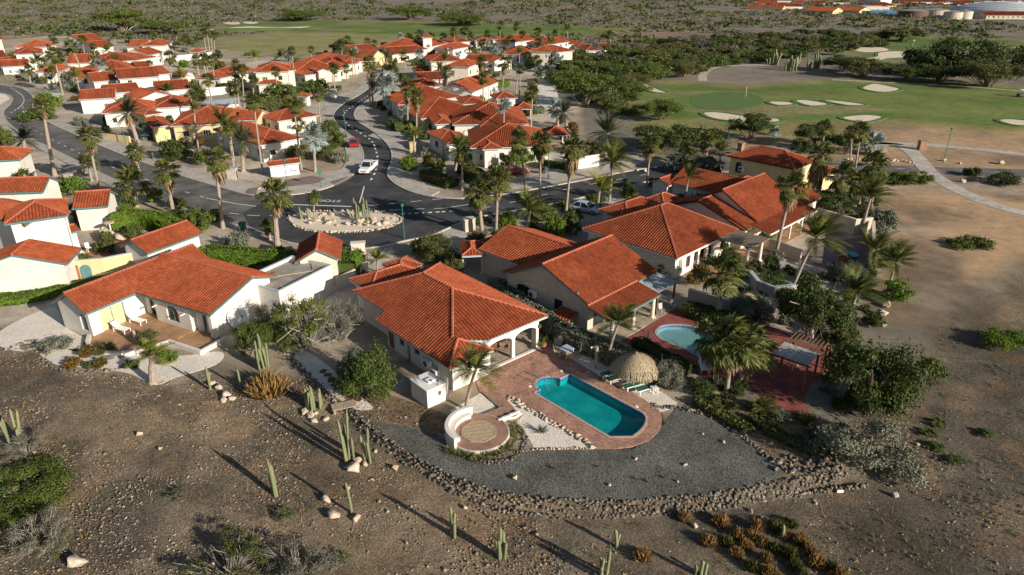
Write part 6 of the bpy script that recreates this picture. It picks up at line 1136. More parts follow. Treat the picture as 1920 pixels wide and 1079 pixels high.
for a in (
    ('round', 'leaf_green', (692, 738), 5.2, 3.6, 'round green tree on the gravel beside the pool villa wall', TR_), ('round', 'leaf_grey', (668, 722), 3.0, 3.2, 'grey green shrub on the left flank of the round green tree', 'shrub'), ('sparse', 'leaf_green', (578, 655), 5.4, 4.6, 'sparse thorny tree in front of the flat roofed garage', TR_), ('round', 'leaf_green', (548, 650), 3.6, 2.4, 'low green thorn bush under the sparse tree', 'shrub'), ('sparse', 'leaf_scrub', (640, 640), 3.8, 3.2, 'bare grey thorn shrub between garage and pool villa', 'shrub'), ('sparse', 'leaf_scrub', (516, 632), 3.4, 3.0, 'grey twiggy shrub against the dish gable', 'shrub'), ('round', 'leaf_green', (480, 660), 4.2, 2.6, 'green thorn bush below the satellite dish gable', 'shrub'),
    ('round', 'leaf_dark', (1628, 775), 7.4, 5.7, 'very large dark green tree at the right end of the red terrace', TR_), ('tree', 'leaf_dark', (1520, 640), 6.4, 5.4, 'dark spreading tree with white branches behind the pergola', TR_, 'pale_bark'), ('mound', 'leaf_grey', (1622, 866), 6.4, 3.4, 'large silver grey bush below the very large dark tree', 'shrub'), ('round', 'leaf_grey', (1252, 728), 2.8, 2.4, 'rounded grey bush at the end of the grey hedge', 'shrub'), ('mound', 'leaf_green', (35, 935), 7.2, 1.5, 'wide low green bush at the left edge of the slope', 'shrub'), ('sparse', 'leaf_scrub', (50, 850), 3.0, 1.2, 'dead grey branches spread above the wide low bush', 'shrub'), ('sparse', 'leaf_scrub', (82, 1030), 3.4, 1.8, 'dry grey twiggy bush above the big cream rock', 'shrub'), ('sparse', 'leaf_olive', (90, 1035), 2.4, 1.0, 'green undergrowth inside the dry twiggy bush', 'shrub'),
    ('tuft', 'leaf_dry', (505, 738), 3.6, 1.9, 'orange brown dried bush beside the slim cactus', 'shrub'), ('mound', 'leaf_grey', (105, 655), 2.9, 1.4, 'domed grey green bush on the gravel left of the terrace', 'shrub'), ('mound', 'leaf_red', (168, 664), 1.8, 1.0, 'reddish bush in front of the terrace wall, left', 'shrub'), ('round', 'leaf_olive', (197, 663), 1.8, .9, 'olive bush in front of the terrace wall, middle', 'shrub'), ('mound', 'leaf_red', (139, 686), 1.5, .9, 'small reddish bush in the lower row, leftmost', 'shrub'), ('mound', 'leaf_olive', (168, 688), 1.0, .7, 'small olive bush in the lower row, second', 'shrub'), ('mound', 'leaf_red', (190, 687), 1.2, .9, 'small reddish green bush in the lower row, third', 'shrub'), ('round', 'leaf_bright', (320, 680), 1.7, 1.2, 'bright green bush right of the short stout palm', 'shrub'), ('round', 'leaf_olive', (283, 650), 1.9, 1.5, 'yellow green bush at the terrace corner', 'shrub'), ('mound', 'leaf_dark', (245, 688), 1.6, .8, 'dark bush left of the short stout palm', 'shrub'),
    ('sparse', 'leaf_olive', (430, 1078), 4.6, 1.6, 'dark shrub at the very bottom edge of the view', 'shrub'), ('sparse', 'leaf_scrub', (560, 1085), 4.4, 1.4, 'grey bare shrub at the bottom edge right of the dark shrub', 'shrub'), ('sparse', 'leaf_green', (535, 970), 1.4, .5, 'low green weed patch left of the tan rocks', 'weed patch'), ('sparse', 'leaf_green', (645, 1052), 1.1, .5, 'small green weed patch near the bottom edge', 'weed patch'), ('sparse', 'leaf_olive', (330, 932), 1.2, .4, 'small weed patch in the middle of the pebbly slope', 'weed patch'),
    ('round', 'leaf_olive', (820, 492), 4.6, 3.0, 'leafy olive bush beside the entrance porch roof', 'shrub'), ('round', 'leaf_bright', (790, 478), 2.6, 1.9, 'clipped round green bush by the driveway', 'shrub'), ('round', 'leaf_bright', (1042, 448), 2.8, 2.6, 'bright green small tree behind the beige annex', TR_), ('round', 'leaf_dark', (1070, 440), 3.0, 2.6, 'dark bush behind the beige annex', 'shrub'), ('round', 'leaf_bright', (955, 425), 3.2, 1.8, 'clipped green bush right of the stone entrance pillar', 'shrub'), ('round', 'leaf_green', (1015, 412), 4.4, 2.0, 'green bushes between coconut palm and parked car', 'shrub'), ('mound', 'leaf_grey', (1060, 392), 3.0, 1.4, 'dome shaped grey bush by the parked white car', 'shrub'), ('round', 'leaf_green', (1115, 388), 3.0, 1.8, 'green bush behind the parked white car', 'shrub'), ('round', 'leaf_green', (1280, 385), 2.0, 1.6, 'small bush below the annex wall', 'shrub'), ('tree', 'leaf_dark', (1315, 418), 4.4, 3.8, 'dark tree squeezed between two orange roofs', TR_), ('round', 'leaf_bright', (1250, 512), 3.2, 1.4, 'green bush at the grey board roof', 'shrub'), ('round', 'leaf_grey', (1410, 600), 4.6, 2.2, 'grey bush beside the bushy fan palm', 'shrub'), ('round', 'leaf_grey', (1590, 530), 5.0, 2.0, 'grey green hedge mass in the courtyard garden', 'shrub'), ('round', 'leaf_olive', (1580, 650), 2.4, 1.6, 'yellowish bush beside the right hand rockery', 'shrub'),
    ('round', 'leaf_bright', (1680, 566), 3.4, 2.2, 'bright bush at the foot of the slender coconut palm', 'shrub'), ('mound', 'leaf_bright', (1885, 650), 4.4, 1.8, 'green bush at the right edge of the view', 'shrub'), ('mound', 'leaf_green', (1745, 700), 2.6, 1.6, 'green bush right of the very large dark tree', 'shrub'), ('mound', 'leaf_green', (1760, 797), 1.2, .4, 'low green weed clump on the bare slope, uppermost', 'weed patch'), ('mound', 'leaf_green', (1741, 815), 1.2, .4, 'low green weed clump on the bare slope, second down', 'weed patch'), ('mound', 'leaf_green', (1754, 840), 1.3, .4, 'low green weed clump on the bare slope, third down', 'weed patch'), ('mound', 'leaf_green', (1792, 866), 1.3, .4, 'low green weed clump on the bare slope, lowest', 'weed patch'), ('mound', 'leaf_green', (1848, 815), 1.2, .4, 'low green weed clump standing apart to the right', 'weed patch'),
    ('mound', 'leaf_green', (1800, 462), 3.4, 1.2, 'left green shrub on the bare tan field', 'shrub'), ('mound', 'leaf_green', (1830, 460), 3.6, 1.4, 'right green shrub on the bare tan field', 'shrub'), ('round', 'leaf_olive', (1410, 515), 2.0, 1.6, 'small grey palm like shrub under the pergola column', 'shrub'), ('mound', 'leaf_green', (1440, 525), 4.8, 1.0, 'planting bed of the curved pool wall', 'shrub'), ('round', 'leaf_bright', (1430, 448), 3.6, 1.5, 'bright hedge bush behind the slatted pergola', 'shrub'), ('tree', 'leaf_dark', (1560, 395), 6.0, 2.4, 'dark thicket bush behind the mauve courtyard wall', 'shrub'), ('round', 'leaf_grey', (1520, 388), 4.0, 2.0, 'grey green thicket bush left of the dark one', 'shrub'), ('round', 'leaf_grey', (1648, 430), 4.4, 2.4, 'grey bush at the wall corner of the bare field', 'shrub'), ('round', 'leaf_green', (1655, 500), 2.8, 1.8, 'green bush outside the boundary wall', 'shrub'),
    ('round', 'leaf_bright', (130, 364), 6.0, 2.6, 'bright yellow green round bush between the white roofs', 'shrub'), ('round', 'leaf_bright', (290, 378), 3.0, 1.8, 'pale flowering bush beside the dark fan palm cluster', 'shrub'), ('round', 'leaf_dark', (335, 392), 2.6, 1.5, 'dark cycad like bush at the street verge', 'shrub'), ('round', 'leaf_green', (375, 432), 4.0, 2.6, 'leafy green bush behind the gabled outbuilding', 'shrub'), ('round', 'leaf_green', (255, 445), 2.6, 1.6, 'small green bush in the courtyard with huge rocks', 'shrub'), ('round', 'leaf_green', (160, 420), 2.8, 1.8, 'spiky bush against the white gabled wing', 'shrub'), ('round', 'leaf_dark', (335, 300), 6.0, 3.4, 'dark leafy tree before the ochre villa', TR_), ('round', 'leaf_green', (380, 310), 3.0, 2.4, 'green shrub right of the dark leafy tree', 'shrub'), ('round', 'leaf_green', (70, 225), 8.0, 2.4, 'leafy trees at the inside of the street bend', TR_), ('round', 'leaf_green', (5, 275), 5.0, 3.6, 'leafy tree cut by the left edge', TR_), ('round', 'leaf_bright', (100, 200), 5.0, 3.0, 'bright small trees beside the white garage court', TR_), ('round', 'leaf_olive', (228, 180), 7.0, 3.0, 'olive tree before the bright gable', TR_), ('mound', 'leaf_grey', (100, 166), 4.0, 1.8, 'rounded grey bush under the tall broad palm', 'shrub'), ('round', 'leaf_grey', (135, 170), 5.6, 4.4, 'grey green domed tree left of the long two storey villa', TR_),
    ('tree', 'leaf_green', (532, 198), 9.0, 5.0, 'spreading garden tree before the low hip roof of the cream villa', TR_), ('tree', 'leaf_olive', (498, 222), 8.0, 4.6, 'olive crowned tree left of the gate roof', TR_), ('tree', 'leaf_green', (592, 186), 9.0, 4.6, 'spreading tree right of the gate roof', TR_), ('tree', 'leaf_green', (555, 218), 6.0, 3.8, 'tree half hiding the tiny gate roof', TR_), ('round', 'leaf_green', (618, 250), 4.4, 2.4, 'hedge tree at the outer side of the S bend, upper', 'shrub'), ('round', 'leaf_green', (632, 275), 4.0, 2.8, 'hedge tree at the outer side of the S bend, middle', 'shrub'), ('round', 'leaf_olive', (612, 300), 4.6, 3.0, 'hedge tree at the outer side of the S bend, lower', 'shrub'), ('round', 'leaf_olive', (560, 300), 4.4, 2.6, 'yellowish bush against the white junction villa wall', 'shrub'), ('round', 'leaf_grey', (640, 305), 3.0, 1.6, 'grey bush at the pavement beside the silver palm', 'shrub'), ('round', 'leaf_bright', (765, 318), 3.4, 2.2, 'bright round bush on the corner island, left', 'shrub'), ('round', 'leaf_grey', (798, 296), 2.0, 1.6, 'pale grey ball bush on the corner island', 'shrub'), ('round', 'leaf_red', (803, 312), 2.4, 1.6, 'brownish bush under the pale grey ball bush', 'shrub'), ('round', 'leaf_green', (820, 325), 4.0, 2.2, 'dark green bush in the middle of the corner island', 'shrub'),
    ('round', 'leaf_bright', (975, 310), 3.6, 3.0, 'clipped lime green ball topiary at the entry villa, left', 'topiary'), ('round', 'leaf_bright', (1002, 306), 3.0, 2.8, 'clipped lime green ball topiary at the entry villa, right', 'topiary'), ('round', 'leaf_olive', (1114, 296), 4.0, 3.0, 'big clipped round bush behind the wall with round window', 'topiary'), ('round', 'leaf_dark', (950, 318), 2.6, 2.4, 'dark climber bush right of the arched wooden door', 'shrub'), ('round', 'leaf_bright', (775, 262), 3.0, 1.6, 'bright bush at the kerb left of the skirted palms', 'shrub'), ('round', 'leaf_green', (810, 262), 3.4, 2.0, 'green bush before the long cream villa, left', 'shrub'), ('round', 'leaf_olive', (830, 258), 3.4, 2.2, 'olive bush before the long cream villa, right', 'shrub'), ('round', 'leaf_dark', (985, 218), 5.0, 2.0, 'dark hedge clump before the low orange gazebo', 'shrub'), ('round', 'leaf_green', (993, 200), 4.0, 3.4, 'cactus like bushy tree beside the white garden house', TR_), ('round', 'leaf_dark', (1000, 130), 8.0, 5.0, 'tall dark conifer like mass before the low hip roof', TR_), ('round', 'leaf_dark', (900, 140), 6.0, 3.6, 'dark garden tree beside the two storey cream villa', TR_), ('round', 'leaf_dark', (802, 124), 6.0, 2.2, 'dark hedge in front of the long row house', 'shrub'), ('round', 'leaf_green', (735, 160), 4.0, 2.6, 'dark bush behind the big silvery palm', 'shrub'),
    ('tree', 'leaf_green', (1098, 200), 17.0, 8.0, 'broad acacia nearest the gravel lane at the wood edge', TR_), ('tree', 'leaf_green', (1236, 225), 11.0, 4.0, 'low spreading tree alone on the golf rough', TR_), ('tree', 'leaf_dark', (1240, 282), 15.0, 4.6, 'long dark spreading thicket tree by the putting green', TR_), ('tree', 'leaf_dark', (1320, 278), 7.0, 3.6, 'dark tree behind the slim palm by the chimney', TR_), ('tree', 'leaf_dark', (1405, 262), 9.0, 4.6, 'wind leaning dark tree left of the yellow villa chimney', TR_), ('tree', 'leaf_dark', (1530, 278), 9.0, 4.2, 'dark tree behind the tall bare palm', TR_), ('round', 'leaf_dark', (1500, 290), 4.0, 2.6, 'dark shrub above the yellow villa roof', 'shrub'), ('tree', 'leaf_dark', (1585, 290), 6.0, 3.6, 'dark tree behind the leaning pair of palms', TR_), ('round', 'leaf_grey', (1270, 320), 6.0, 2.4, 'sea grape bush behind the gabled annex, left', 'shrub'), ('round', 'leaf_grey', (1320, 322), 7.0, 2.6, 'sea grape bush behind the gabled annex, right', 'shrub'), ('round', 'leaf_green', (1690, 345), 5.0, 1.8, 'roadside hedge bush on the right, first', 'shrub'), ('round', 'leaf_green', (1725, 344), 4.0, 1.6, 'roadside hedge bush on the right, second', 'shrub'), ('round', 'leaf_green', (1660, 342), 4.0, 1.6, 'roadside hedge bush next to the palms', 'shrub'), ('round', 'leaf_dark', (1880, 345), 5.0, 1.6, 'dark bush under the roadside at the far right', 'shrub'), ('mound', 'leaf_dark', (1820, 330), 3.0, 1.8, 'small palm like bush by the road edge', 'shrub'),
    ('round', 'leaf_dark', (1790, 145), 26.0, 11.0, 'huge dark ficus grove on the golf course', TR_), ('round', 'leaf_dark', (1722, 135), 13.0, 7.0, 'left end tree of the huge dark ficus grove', TR_), ('round', 'leaf_dark', (1900, 140), 22.0, 8.0, 'dark tree mass at the right edge behind the ficus grove', TR_), ('tree', 'leaf_olive', (1850, 163), 22.0, 7.0, 'rounded olive thicket in front of the ficus grove', TR_), ('tree', 'leaf_dark', (1760, 155), 16.0, 5.0, 'low dark thicket at the fairway edge', TR_), ('tree', 'leaf_dark', (1700, 152), 14.0, 4.4, 'low thicket left of the fairway edge thicket', TR_), ('tree', 'leaf_olive', (1620, 145), 16.0, 5.6, 'grey olive tree behind the oval bunker', TR_), ('tree', 'leaf_dark', (1580, 135), 14.0, 5.0, 'dark tree right of the tall cactus stand', TR_),
    ('tree', 'leaf_green', (232, 60), 30.0, 11.0, 'big dark green tree on the dry field at the far left', TR_), ('tree', 'leaf_green', (312, 64), 26.0, 6.0, 'low green thicket right of the big far left tree', TR_), ('tree', 'leaf_green', (770, 38), 34.0, 8.0, 'dark green clump on the left of the far fairway', TR_), ('tree', 'leaf_green', (870, 48), 38.0, 6.0, 'flat green clump beyond the far fairway', TR_), ('tree', 'leaf_green', (560, 38), 40.0, 6.0, 'long dark clump behind the far sand bunkers', TR_), ('tree', 'leaf_dark', (785, 92), 12.0, 5.0, 'dark garden tree behind the turret villa', TR_), ('tree', 'leaf_dark', (645, 104), 10.0, 5.0, 'dark tree behind the cream villas', TR_), ('tree', 'leaf_olive', (1690, 78), 20.0, 6.0, 'green shrubs left of the upper putting green', TR_)):
    plant(a[0], a[1], a[2], a[3], a[4], a[5], a[6], bark=a[7] if len(a) > 7 else 'brown_bark')
# brown tufts at the lower right
for k, (px, py) in enumerate([(1352, 975), (1418, 985), (1385, 1000), (1410, 1004), (1362, 1012), (1328, 1012), (1430, 1015), (1400, 1020), (1455, 985), (1480, 978), (1500, 1010), (1455, 1025), (1435, 1045), (1480, 1035), (1520, 1030), (1410, 1060), (1490, 1055), (1530, 1050), (1560, 1060), (1575, 1075), (1380, 1035), (1445, 1072), (1505, 1075), (1470, 1000), (1205, 1040), (1283, 968), (1345, 0)]):
    tm = R.choice(('leaf_dry', 'leaf_dry', 'leaf_dry', 'leaf_olive'))
    if py: plant('tuft', tm, (px, py + 8), R.uniform(.9, 1.35), R.uniform(.55, .8), ('dry brown' if tm == 'leaf_dry' else 'greenish') + ' bushy tuft on the slope below the stone wall', 'tuft', 'dry brown tufts on the slope', 'dry_tuft', trunk=False, lod=2)
# woodland between village and golf course: every crown that can be told apart
WOOD = PX([(1040, 150), (1090, 105), (1180, 88), (1260, 78), (1400, 70), (1560, 70), (1640, 66), (1660, 86), (1600, 92), (1560, 105), (1480, 112), (1420, 118), (1330, 128), (1310, 148), (1220, 152), (1190, 165), (1170, 215), (1110, 200)])
wx0, wy0 = min(p[0] for p in WOOD), min(p[1] for p in WOOD); wx1, wy1 = max(p[0] for p in WOOD), max(p[1] for p in WOOD); got = []; WM = {'leaf_dark': 'dark green', 'leaf_green': 'mid green', 'leaf_olive': 'olive green', 'leaf_scrub': 'grey half bare'}
for _ in range(9000):
    x, y = R.uniform(wx0, wx1), R.uniform(wy0, wy1)
    if not bool(inside(np.array([x]), np.array([y]), WOOD)[0]) or any((x - a) ** 2 + (y - b) ** 2 < (r * (.50 + y / 1100)) ** 2 for a, b, r in got): continue
    w = R.uniform(6.5, 13); got.append((x, y, w)); dark = y > 280; wm = R.choice(('leaf_dark', 'leaf_green', 'leaf_olive', 'leaf_green') if not dark else ('leaf_dark', 'leaf_green', 'leaf_olive', 'leaf_olive', 'leaf_scrub'))
    plant(R.choice(('mound', 'mound', 'tree')), wm, None, w, w * R.uniform(.28, .42), 'spreading %s crown in the wood between villas and golf course' % WM[wm], 'tree', 'trees of the wood beside the golf course', xy=(x, y))
    if len(got) > 270: break
# gardens between the villas
GREF = PX([(-20, 300), (250, 420), (430, 440), (870, 470), (1240, 400), (1500, 420), (1640, 440), (1600, 640), (1300, 760), (1100, 660), (1240, 400), (1360, 330), (1200, 300), (1080, 240), (1000, 165), (1130, 100), (1000, 78), (640, 90), (560, 114), (430, 104), (150, 72), (-20, 80)])
ROADS = [ROAD, ROAD2, E1 + E2[::-1], DECK, RED]; WALKS = [J1, J2, J4, lu, ll]; FA = [np.array(f) for f in FOOT]; FC = np.array([f.mean(0) for f in FA]); FRr2 = np.array([np.linalg.norm(f - f.mean(0), axis=1).max() for f in FA]); placed = []
GK = (('leaf_green', 'leafy green garden shrub among the village villas'), ('leaf_bright', 'bright clipped garden shrub among the village villas'), ('leaf_olive', 'olive toned garden shrub among the village villas'), ('leaf_dark', 'dark garden shrub among the village villas'), ('leaf_grey', 'grey leaved garden shrub among the village villas'), ('leaf_red', 'reddish garden shrub among the village villas'))
cx = NR.uniform(-190, 75, 26000); cy = 52 + (330 - 52) * NR.rand(26000) ** 1.25; ok = (sdist(cx, cy, VILLAGE) > 1.5) & (cy > 62 + np.maximum(0, -cx) * .12)
for P in ROADS: ok &= sdist(cx, cy, P) < -1.2
for P in WALKS: ok &= seg_dist(cx, cy, P) > 3.4
near_h = np.zeros(len(cx))
for f in FOOT:
    s = sdist(cx, cy, f); ok &= s < -.45; near_h = np.maximum(near_h, np.exp(-np.maximum(-s - 1.5, 0) / 3.0))
ok &= NR.rand(len(cx)) < near_h * .8 + .25 * (fbm(cx * .1, cy * .1, 311) > .52)
ng = npalm = 0
for x, y in zip(cx[ok], cy[ok]):
    if ng >= 262: break
    w = R.uniform(1.3, 3.0) * (1 + max(0, y - 120) / 350)
    if any((x - a) ** 2 + (y - b) ** 2 < (w * .5 + r * .5) ** 2 * 1.1 for a, b, r in placed): continue
    placed.append((x, y, w)); m, lb = R.choice(GK[:3] + GK)
    if R.random() < .27 and npalm < 88 and y > 85:
        npalm += 1; k = R.choice((F_, F_, C_, 'yellow', S_)); g = Vector((x, y, 0)); T = thing(CATN[k], g, 'slender garden palm between the roofs of the village', 'palm tree', 'garden palms of the village'); hh = R.uniform(3.0, 7.5); MB().tube([(0, 0, -.1), (.1, 0, hh * .5), (.2, 0, hh)], [.2, .15, .12], 8).obj('trunk', 'trunk_bark', T); link('crown', R.choice(CROWN[k]), T, (.2, 0, hh), (0, 0, R.uniform(-.3, .3)), R.uniform(.8, 1.15)); continue
    ng += 1; plant(R.choice(('round', 'round', 'mound')), m, None, w, w * R.uniform(.55, .95), lb, 'shrub', 'garden shrubs of the village', 'garden_shrub', trunk=False, xy=(x, y))
for P, lb, n_, h0 in ((PX([(1370, 520), (1440, 480), (1500, 505), (1640, 505), (1640, 620), (1560, 645), (1460, 615), (1400, 600)]), 'dense shrub in the gardens between arcaded villa and boundary wall', 34, .7), (PX([(1530, 375), (1640, 352), (1645, 436), (1600, 436), (1540, 420)]), 'thicket shrub under the palms behind the mauve courtyard', 22, .7), (PX([(885, 385), (1050, 372), (1100, 400), (1060, 445), (1000, 445), (885, 452)]), 'low shrub in the front gardens by the stone entrance pillar', 24, .55), (PX([(1290, 705), (1400, 722), (1440, 755), (1540, 800), (1580, 850), (1480, 842), (1400, 780), (1310, 740)]), 'low shrub in the shaded strip below the red terrace', 22, .45), (PX([(1545, 640), (1600, 640), (1700, 720), (1690, 770), (1560, 770), (1540, 720)]), 'undergrowth beneath the very large dark tree', 16, .4)):
    x0, y0 = min(p[0] for p in P), min(p[1] for p in P); x1, y1 = max(p[0] for p in P), max(p[1] for p in P); c = 0
    for _ in range(900):
        x, y = R.uniform(x0, x1), R.uniform(y0, y1); w = R.uniform(1.1, 2.6)
        if c >= n_ or not bool(inside(np.array([x]), np.array([y]), P)[0]) or any(float(sdist(np.array([x]), np.array([y]), f)[0]) > -.7 for f in FOOT[:40]) or any(float(sdist(np.array([x]), np.array([y]), f)[0]) > -.4 for f in (RED, DECK, ROAD)) or any((x - a) ** 2 + (y - b) ** 2 < (w * .4 + r * .4) ** 2 for a, b, r in placed): continue
        c += 1; placed.append((x, y, w)); plant(R.choice(('round', 'mound')), R.choice(('leaf_dark', 'leaf_green', 'leaf_olive', 'leaf_grey', 'leaf_dark')), None, w, w * h0 * R.uniform(.7, 1.2), lb, 'bush', lb + 's', 'thicket_bush', trunk=False, xy=(x, y))
def sprigs():
    """dead sprigs and thin dry grass strewn over the slope"""
    X = NR.uniform(-42, 40, 9000); Y = NR.uniform(23, 62, 9000); m = (sdist(X, Y, DIRT) > 1) & (sdist(X, Y, VILLAGE) < -.5) & (sdist(X, Y, GRAVEL) < -.2) & (NR.rand(9000) < sstep(.42, .62, fbm(X * .2, Y * .2, 171)) * .8 + .06); X, Y = X[m], Y[m]; n = len(X); k = 12; Z = gz(X, Y)
    a = NR.uniform(0, 6.28, (n, k)); s = NR.uniform(.10, .34, (n, 1)); o = np.stack([X, Y, Z], -1)[:, None]; e = o + np.stack([np.cos(a) * s, np.sin(a) * s, s * NR.uniform(.15, .9, (n, k))], -1); t = np.stack([-np.sin(a), np.cos(a), a * 0], -1) * .018; b = o + (e - o) * .15
    V = np.stack([b - t, b + t, e], 2).reshape(-1, 3); F = np.arange(len(V)).reshape(-1, 3); mi = np.repeat(NR.choice(4, n, p=(.42, .22, .2, .16)), k); tag(link('dry_grass', np_mesh('dry_grass', V, F, ['leaf_scrub', 'leaf_dry', 'brown_bark', 'leaf_green'], mi)), kind='stuff')
sprigs()
def scrub():
    """grey thorn scrub running to the horizon, one mass"""
    N_ = 30000; t = NR.rand(N_); Y = 290 * (1500 / 290) ** (t ** .85); X = NR.uniform(-.95, .95, N_) * Y
    keep = np.ones(N_, bool)
    for P in FAIR + [OLIVE, OLIVE2, VILLAGE, GREYM]: keep &= sdist(X, Y, P) < -3
    keep &= fbm(X * .012, Y * .008, 141) > .36; keep &= ~((Y < 420) & (X > 95) & (fbm(X * .03, Y * .03, 17) < .5)); X, Y = X[keep], Y[keep]; n = len(X); k = 9
    far = sstep(330, 900, Y); Z = far * (fbm(X * .006, Y * .006, 21) - .35) * 9; k = 13
    w = NR.uniform(.8, 2.0, n) * np.where(NR.rand(n) < .12, 2.1, 1) * (1 + Y / 1100); h = w * NR.uniform(.25, .5, n); d = NR.normal(size=(n, k, 3)); d /= np.linalg.norm(d, axis=2)[..., None]; d[..., 2] = np.abs(d[..., 2]); C = np.stack([X, Y, Z], -1)[:, None] + d * np.stack([w, w, h], -1)[:, None] * NR.uniform(.5, 1, (n, k, 1))
    nr = d + NR.normal(size=d.shape) * .5; t_ = np.cross(nr, NR.normal(size=d.shape)); t_ /= np.linalg.norm(t_, axis=2)[..., None] + 1e-9; b = np.cross(nr, t_); b /= np.linalg.norm(b, axis=2)[..., None] + 1e-9; s = (w * .21)[:, None, None] * NR.uniform(.6, 1.3, (n, k, 1))
    V = np.stack([C - t_ * s - b * s * .5, C + t_ * s - b * s * .5, C + t_ * s * .6 + b * s * .6, C - t_ * s * .6 + b * s * .6], 2).reshape(-1, 3); F = np.arange(len(V)).reshape(-1, 4); mi = np.repeat(np.where(NR.rand(n) < .62 - .25 * (fbm(X * .01, Y * .006, 333) - .5), 0, 1), k); big = np.repeat(w > 2.0 * (1 + Y / 1100), k); mi = np.where(big, 2, mi)
    tag(link('scrub', np_mesh('scrub', V, F, ['leaf_scrub', 'leaf_olive', 'leaf_dark'], mi)), kind='stuff')
scrub()
def hedge(label, px, w, h, mat, name='hedge', dens=260, leaf=.09):
    P = smooth_line(PX(px), 5); o = P[0]; T = thing(name, (o[0], o[1], 0), label, 'hedge'); L = [(p[0] - o[0], p[1] - o[1]) for p in P]
    tot = sum(math.hypot(q[0] - p[0], q[1] - p[1]) for p, q in zip(L, L[1:])); n = int(tot * (w + 2 * h) * dens * .5); core = MB(); Q = L
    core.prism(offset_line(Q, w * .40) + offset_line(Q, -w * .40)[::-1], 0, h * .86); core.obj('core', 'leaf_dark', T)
    seg = np.array([math.hypot(q[0] - p[0], q[1] - p[1]) for p, q in zip(L, L[1:])]); cum = np.concatenate([[0], np.cumsum(seg)]); u = NR.rand(n) * (tot + .6) - .3; i = np.clip(np.searchsorted(cum, u) - 1, 0, len(seg) - 1); LA = np.array(L); tv = (LA[i + 1] - LA[i]) / seg[i][:, None]; pos = LA[i] + tv * (u - cum[i])[:, None]
    a = NR.uniform(-.25, PI + .25, n); nb = .82 + .36 * fbm(pos[:, 0] * .9 + a, pos[:, 1] * .9, 5); ex = lambda v: np.sign(v) * np.abs(v) ** .55; ox = ex(np.cos(a)) * w / 2 * nb; oz = np.maximum(.04, ex(np.maximum(np.sin(a), 0)) * h * nb * .98 - NR.rand(n) * .0); low = np.sin(a) < .15; oz = np.where(low, NR.rand(n) * h * .8, oz)
    nv = np.stack([-tv[:, 1], tv[:, 0]], -1); C = np.concatenate([pos + nv * ox[:, None], oz[:, None]], 1); nr = np.concatenate([nv * np.cos(a)[:, None], np.sin(a)[:, None]], 1) + NR.normal(size=(n, 3)) * .5
    t_ = np.cross(nr, NR.normal(size=(n, 3))); t_ /= np.linalg.norm(t_, axis=1)[:, None] + 1e-9; b = np.cross(nr, t_); b /= np.linalg.norm(b, axis=1)[:, None] + 1e-9; s = leaf * NR.uniform(.6, 1.4, (n, 1))
    V = np.stack([C - t_ * s - b * s * .5, C + t_ * s - b * s * .5, C + t_ * s * .6 + b * s * .6, C - t_ * s * .6 + b * s * .6], 1).reshape(-1, 3); link('foliage', np_mesh('foliage', V, np.arange(len(V)).reshape(-1, 4), mat), T)
hedge('long grey green hedge between the pool villa and its neighbour', [(930, 548), (985, 590), (1050, 635), (1120, 665), (1180, 690), (1235, 715)], 1.9, 1.5, 'leaf_grey'); hedge('dark green clipped hedge running behind the L-shaped villa', [(385, 490), (420, 492), (480, 496), (530, 500), (560, 508)], 2.8, 1.7, 'leaf_bright'); hedge('tall square bright hedge block beside the little gatehouse', [(652, 528), (662, 502)], 2.6, 2.3, 'leaf_bright'); hedge('curved bright hedge of the tall white villa garden', [(213, 432), (250, 425), (290, 425), (325, 440), (345, 452)], 2.6, 2.0, 'leaf_bright'); hedge('low lawn hedge along the white wall at the left edge', [(-20, 572), (60, 562), (140, 545), (210, 530)], 2.0, .8, 'leaf_bright')
hedge('dark hedge along the street verge below the fan palm', [(320, 412), (370, 415), (410, 412)], 2.0, 1.2, 'leaf_dark'); hedge('hedge round the corner island below the coconut palm', [(800, 335), (830, 345), (848, 352)], 2.4, 1.4, 'leaf_olive', leaf=.12); hedge('brown green hedge right of the coconut palm on the corner island', [(870, 318), (890, 338), (905, 345)], 3.0, 1.6, 'leaf_olive', leaf=.12); hedge('low hedge along the drive of the entry villa', [(1015, 312), (1050, 316), (1075, 322)], 1.4, 1.0, 'leaf_green', leaf=.12); hedge('dark hedge at the kerb of the ochre stepped villa', [(742, 246), (780, 243), (800, 243)], 2.4, 1.6, 'leaf_green', leaf=.14); hedge('hedge in front of the low garden gazebo', [(962, 213), (1000, 213), (1015, 212)], 2.0, 1.4, 'leaf_grey', leaf=.14); hedge('clipped hedge in the garden of the big white gable', [(910, 168), (950, 163)], 2.0, 2.0, 'leaf_bright', leaf=.16)
hedge('dark hedge behind the twin blue loungers', [(1290, 590), (1340, 604), (1400, 615)], 1.8, 1.2, 'leaf_dark'); hedge('low green planting strip along the right stone edging', [(1310, 758), (1345, 778), (1385, 800), (1400, 812)], 1.0, .5, 'leaf_olive'); hedge('strip of low shrubs below the rough stone edging', [(1410, 790), (1450, 815), (1500, 840), (1530, 852)], .8, .5, 'leaf_olive')
hedge('long low hedge at the left verge before the bungalow', [(-10, 152), (30, 149), (60, 145)], 2.4, 1.3, 'leaf_grey', leaf=.2); hedge('clipped hedge before the white two wing villa', [(200, 235), (232, 233)], 2.4, 1.6, 'leaf_dark', leaf=.14); hedge('strip of green hedge behind the boundary wall', [(400, 162), (440, 172), (462, 178)], 2.4, 1.4, 'leaf_green', leaf=.18); hedge('shaded shrub border between red terrace and hedge', [(1200, 655), (1235, 680), (1290, 705)], 1.6, 1.1, 'leaf_dark')

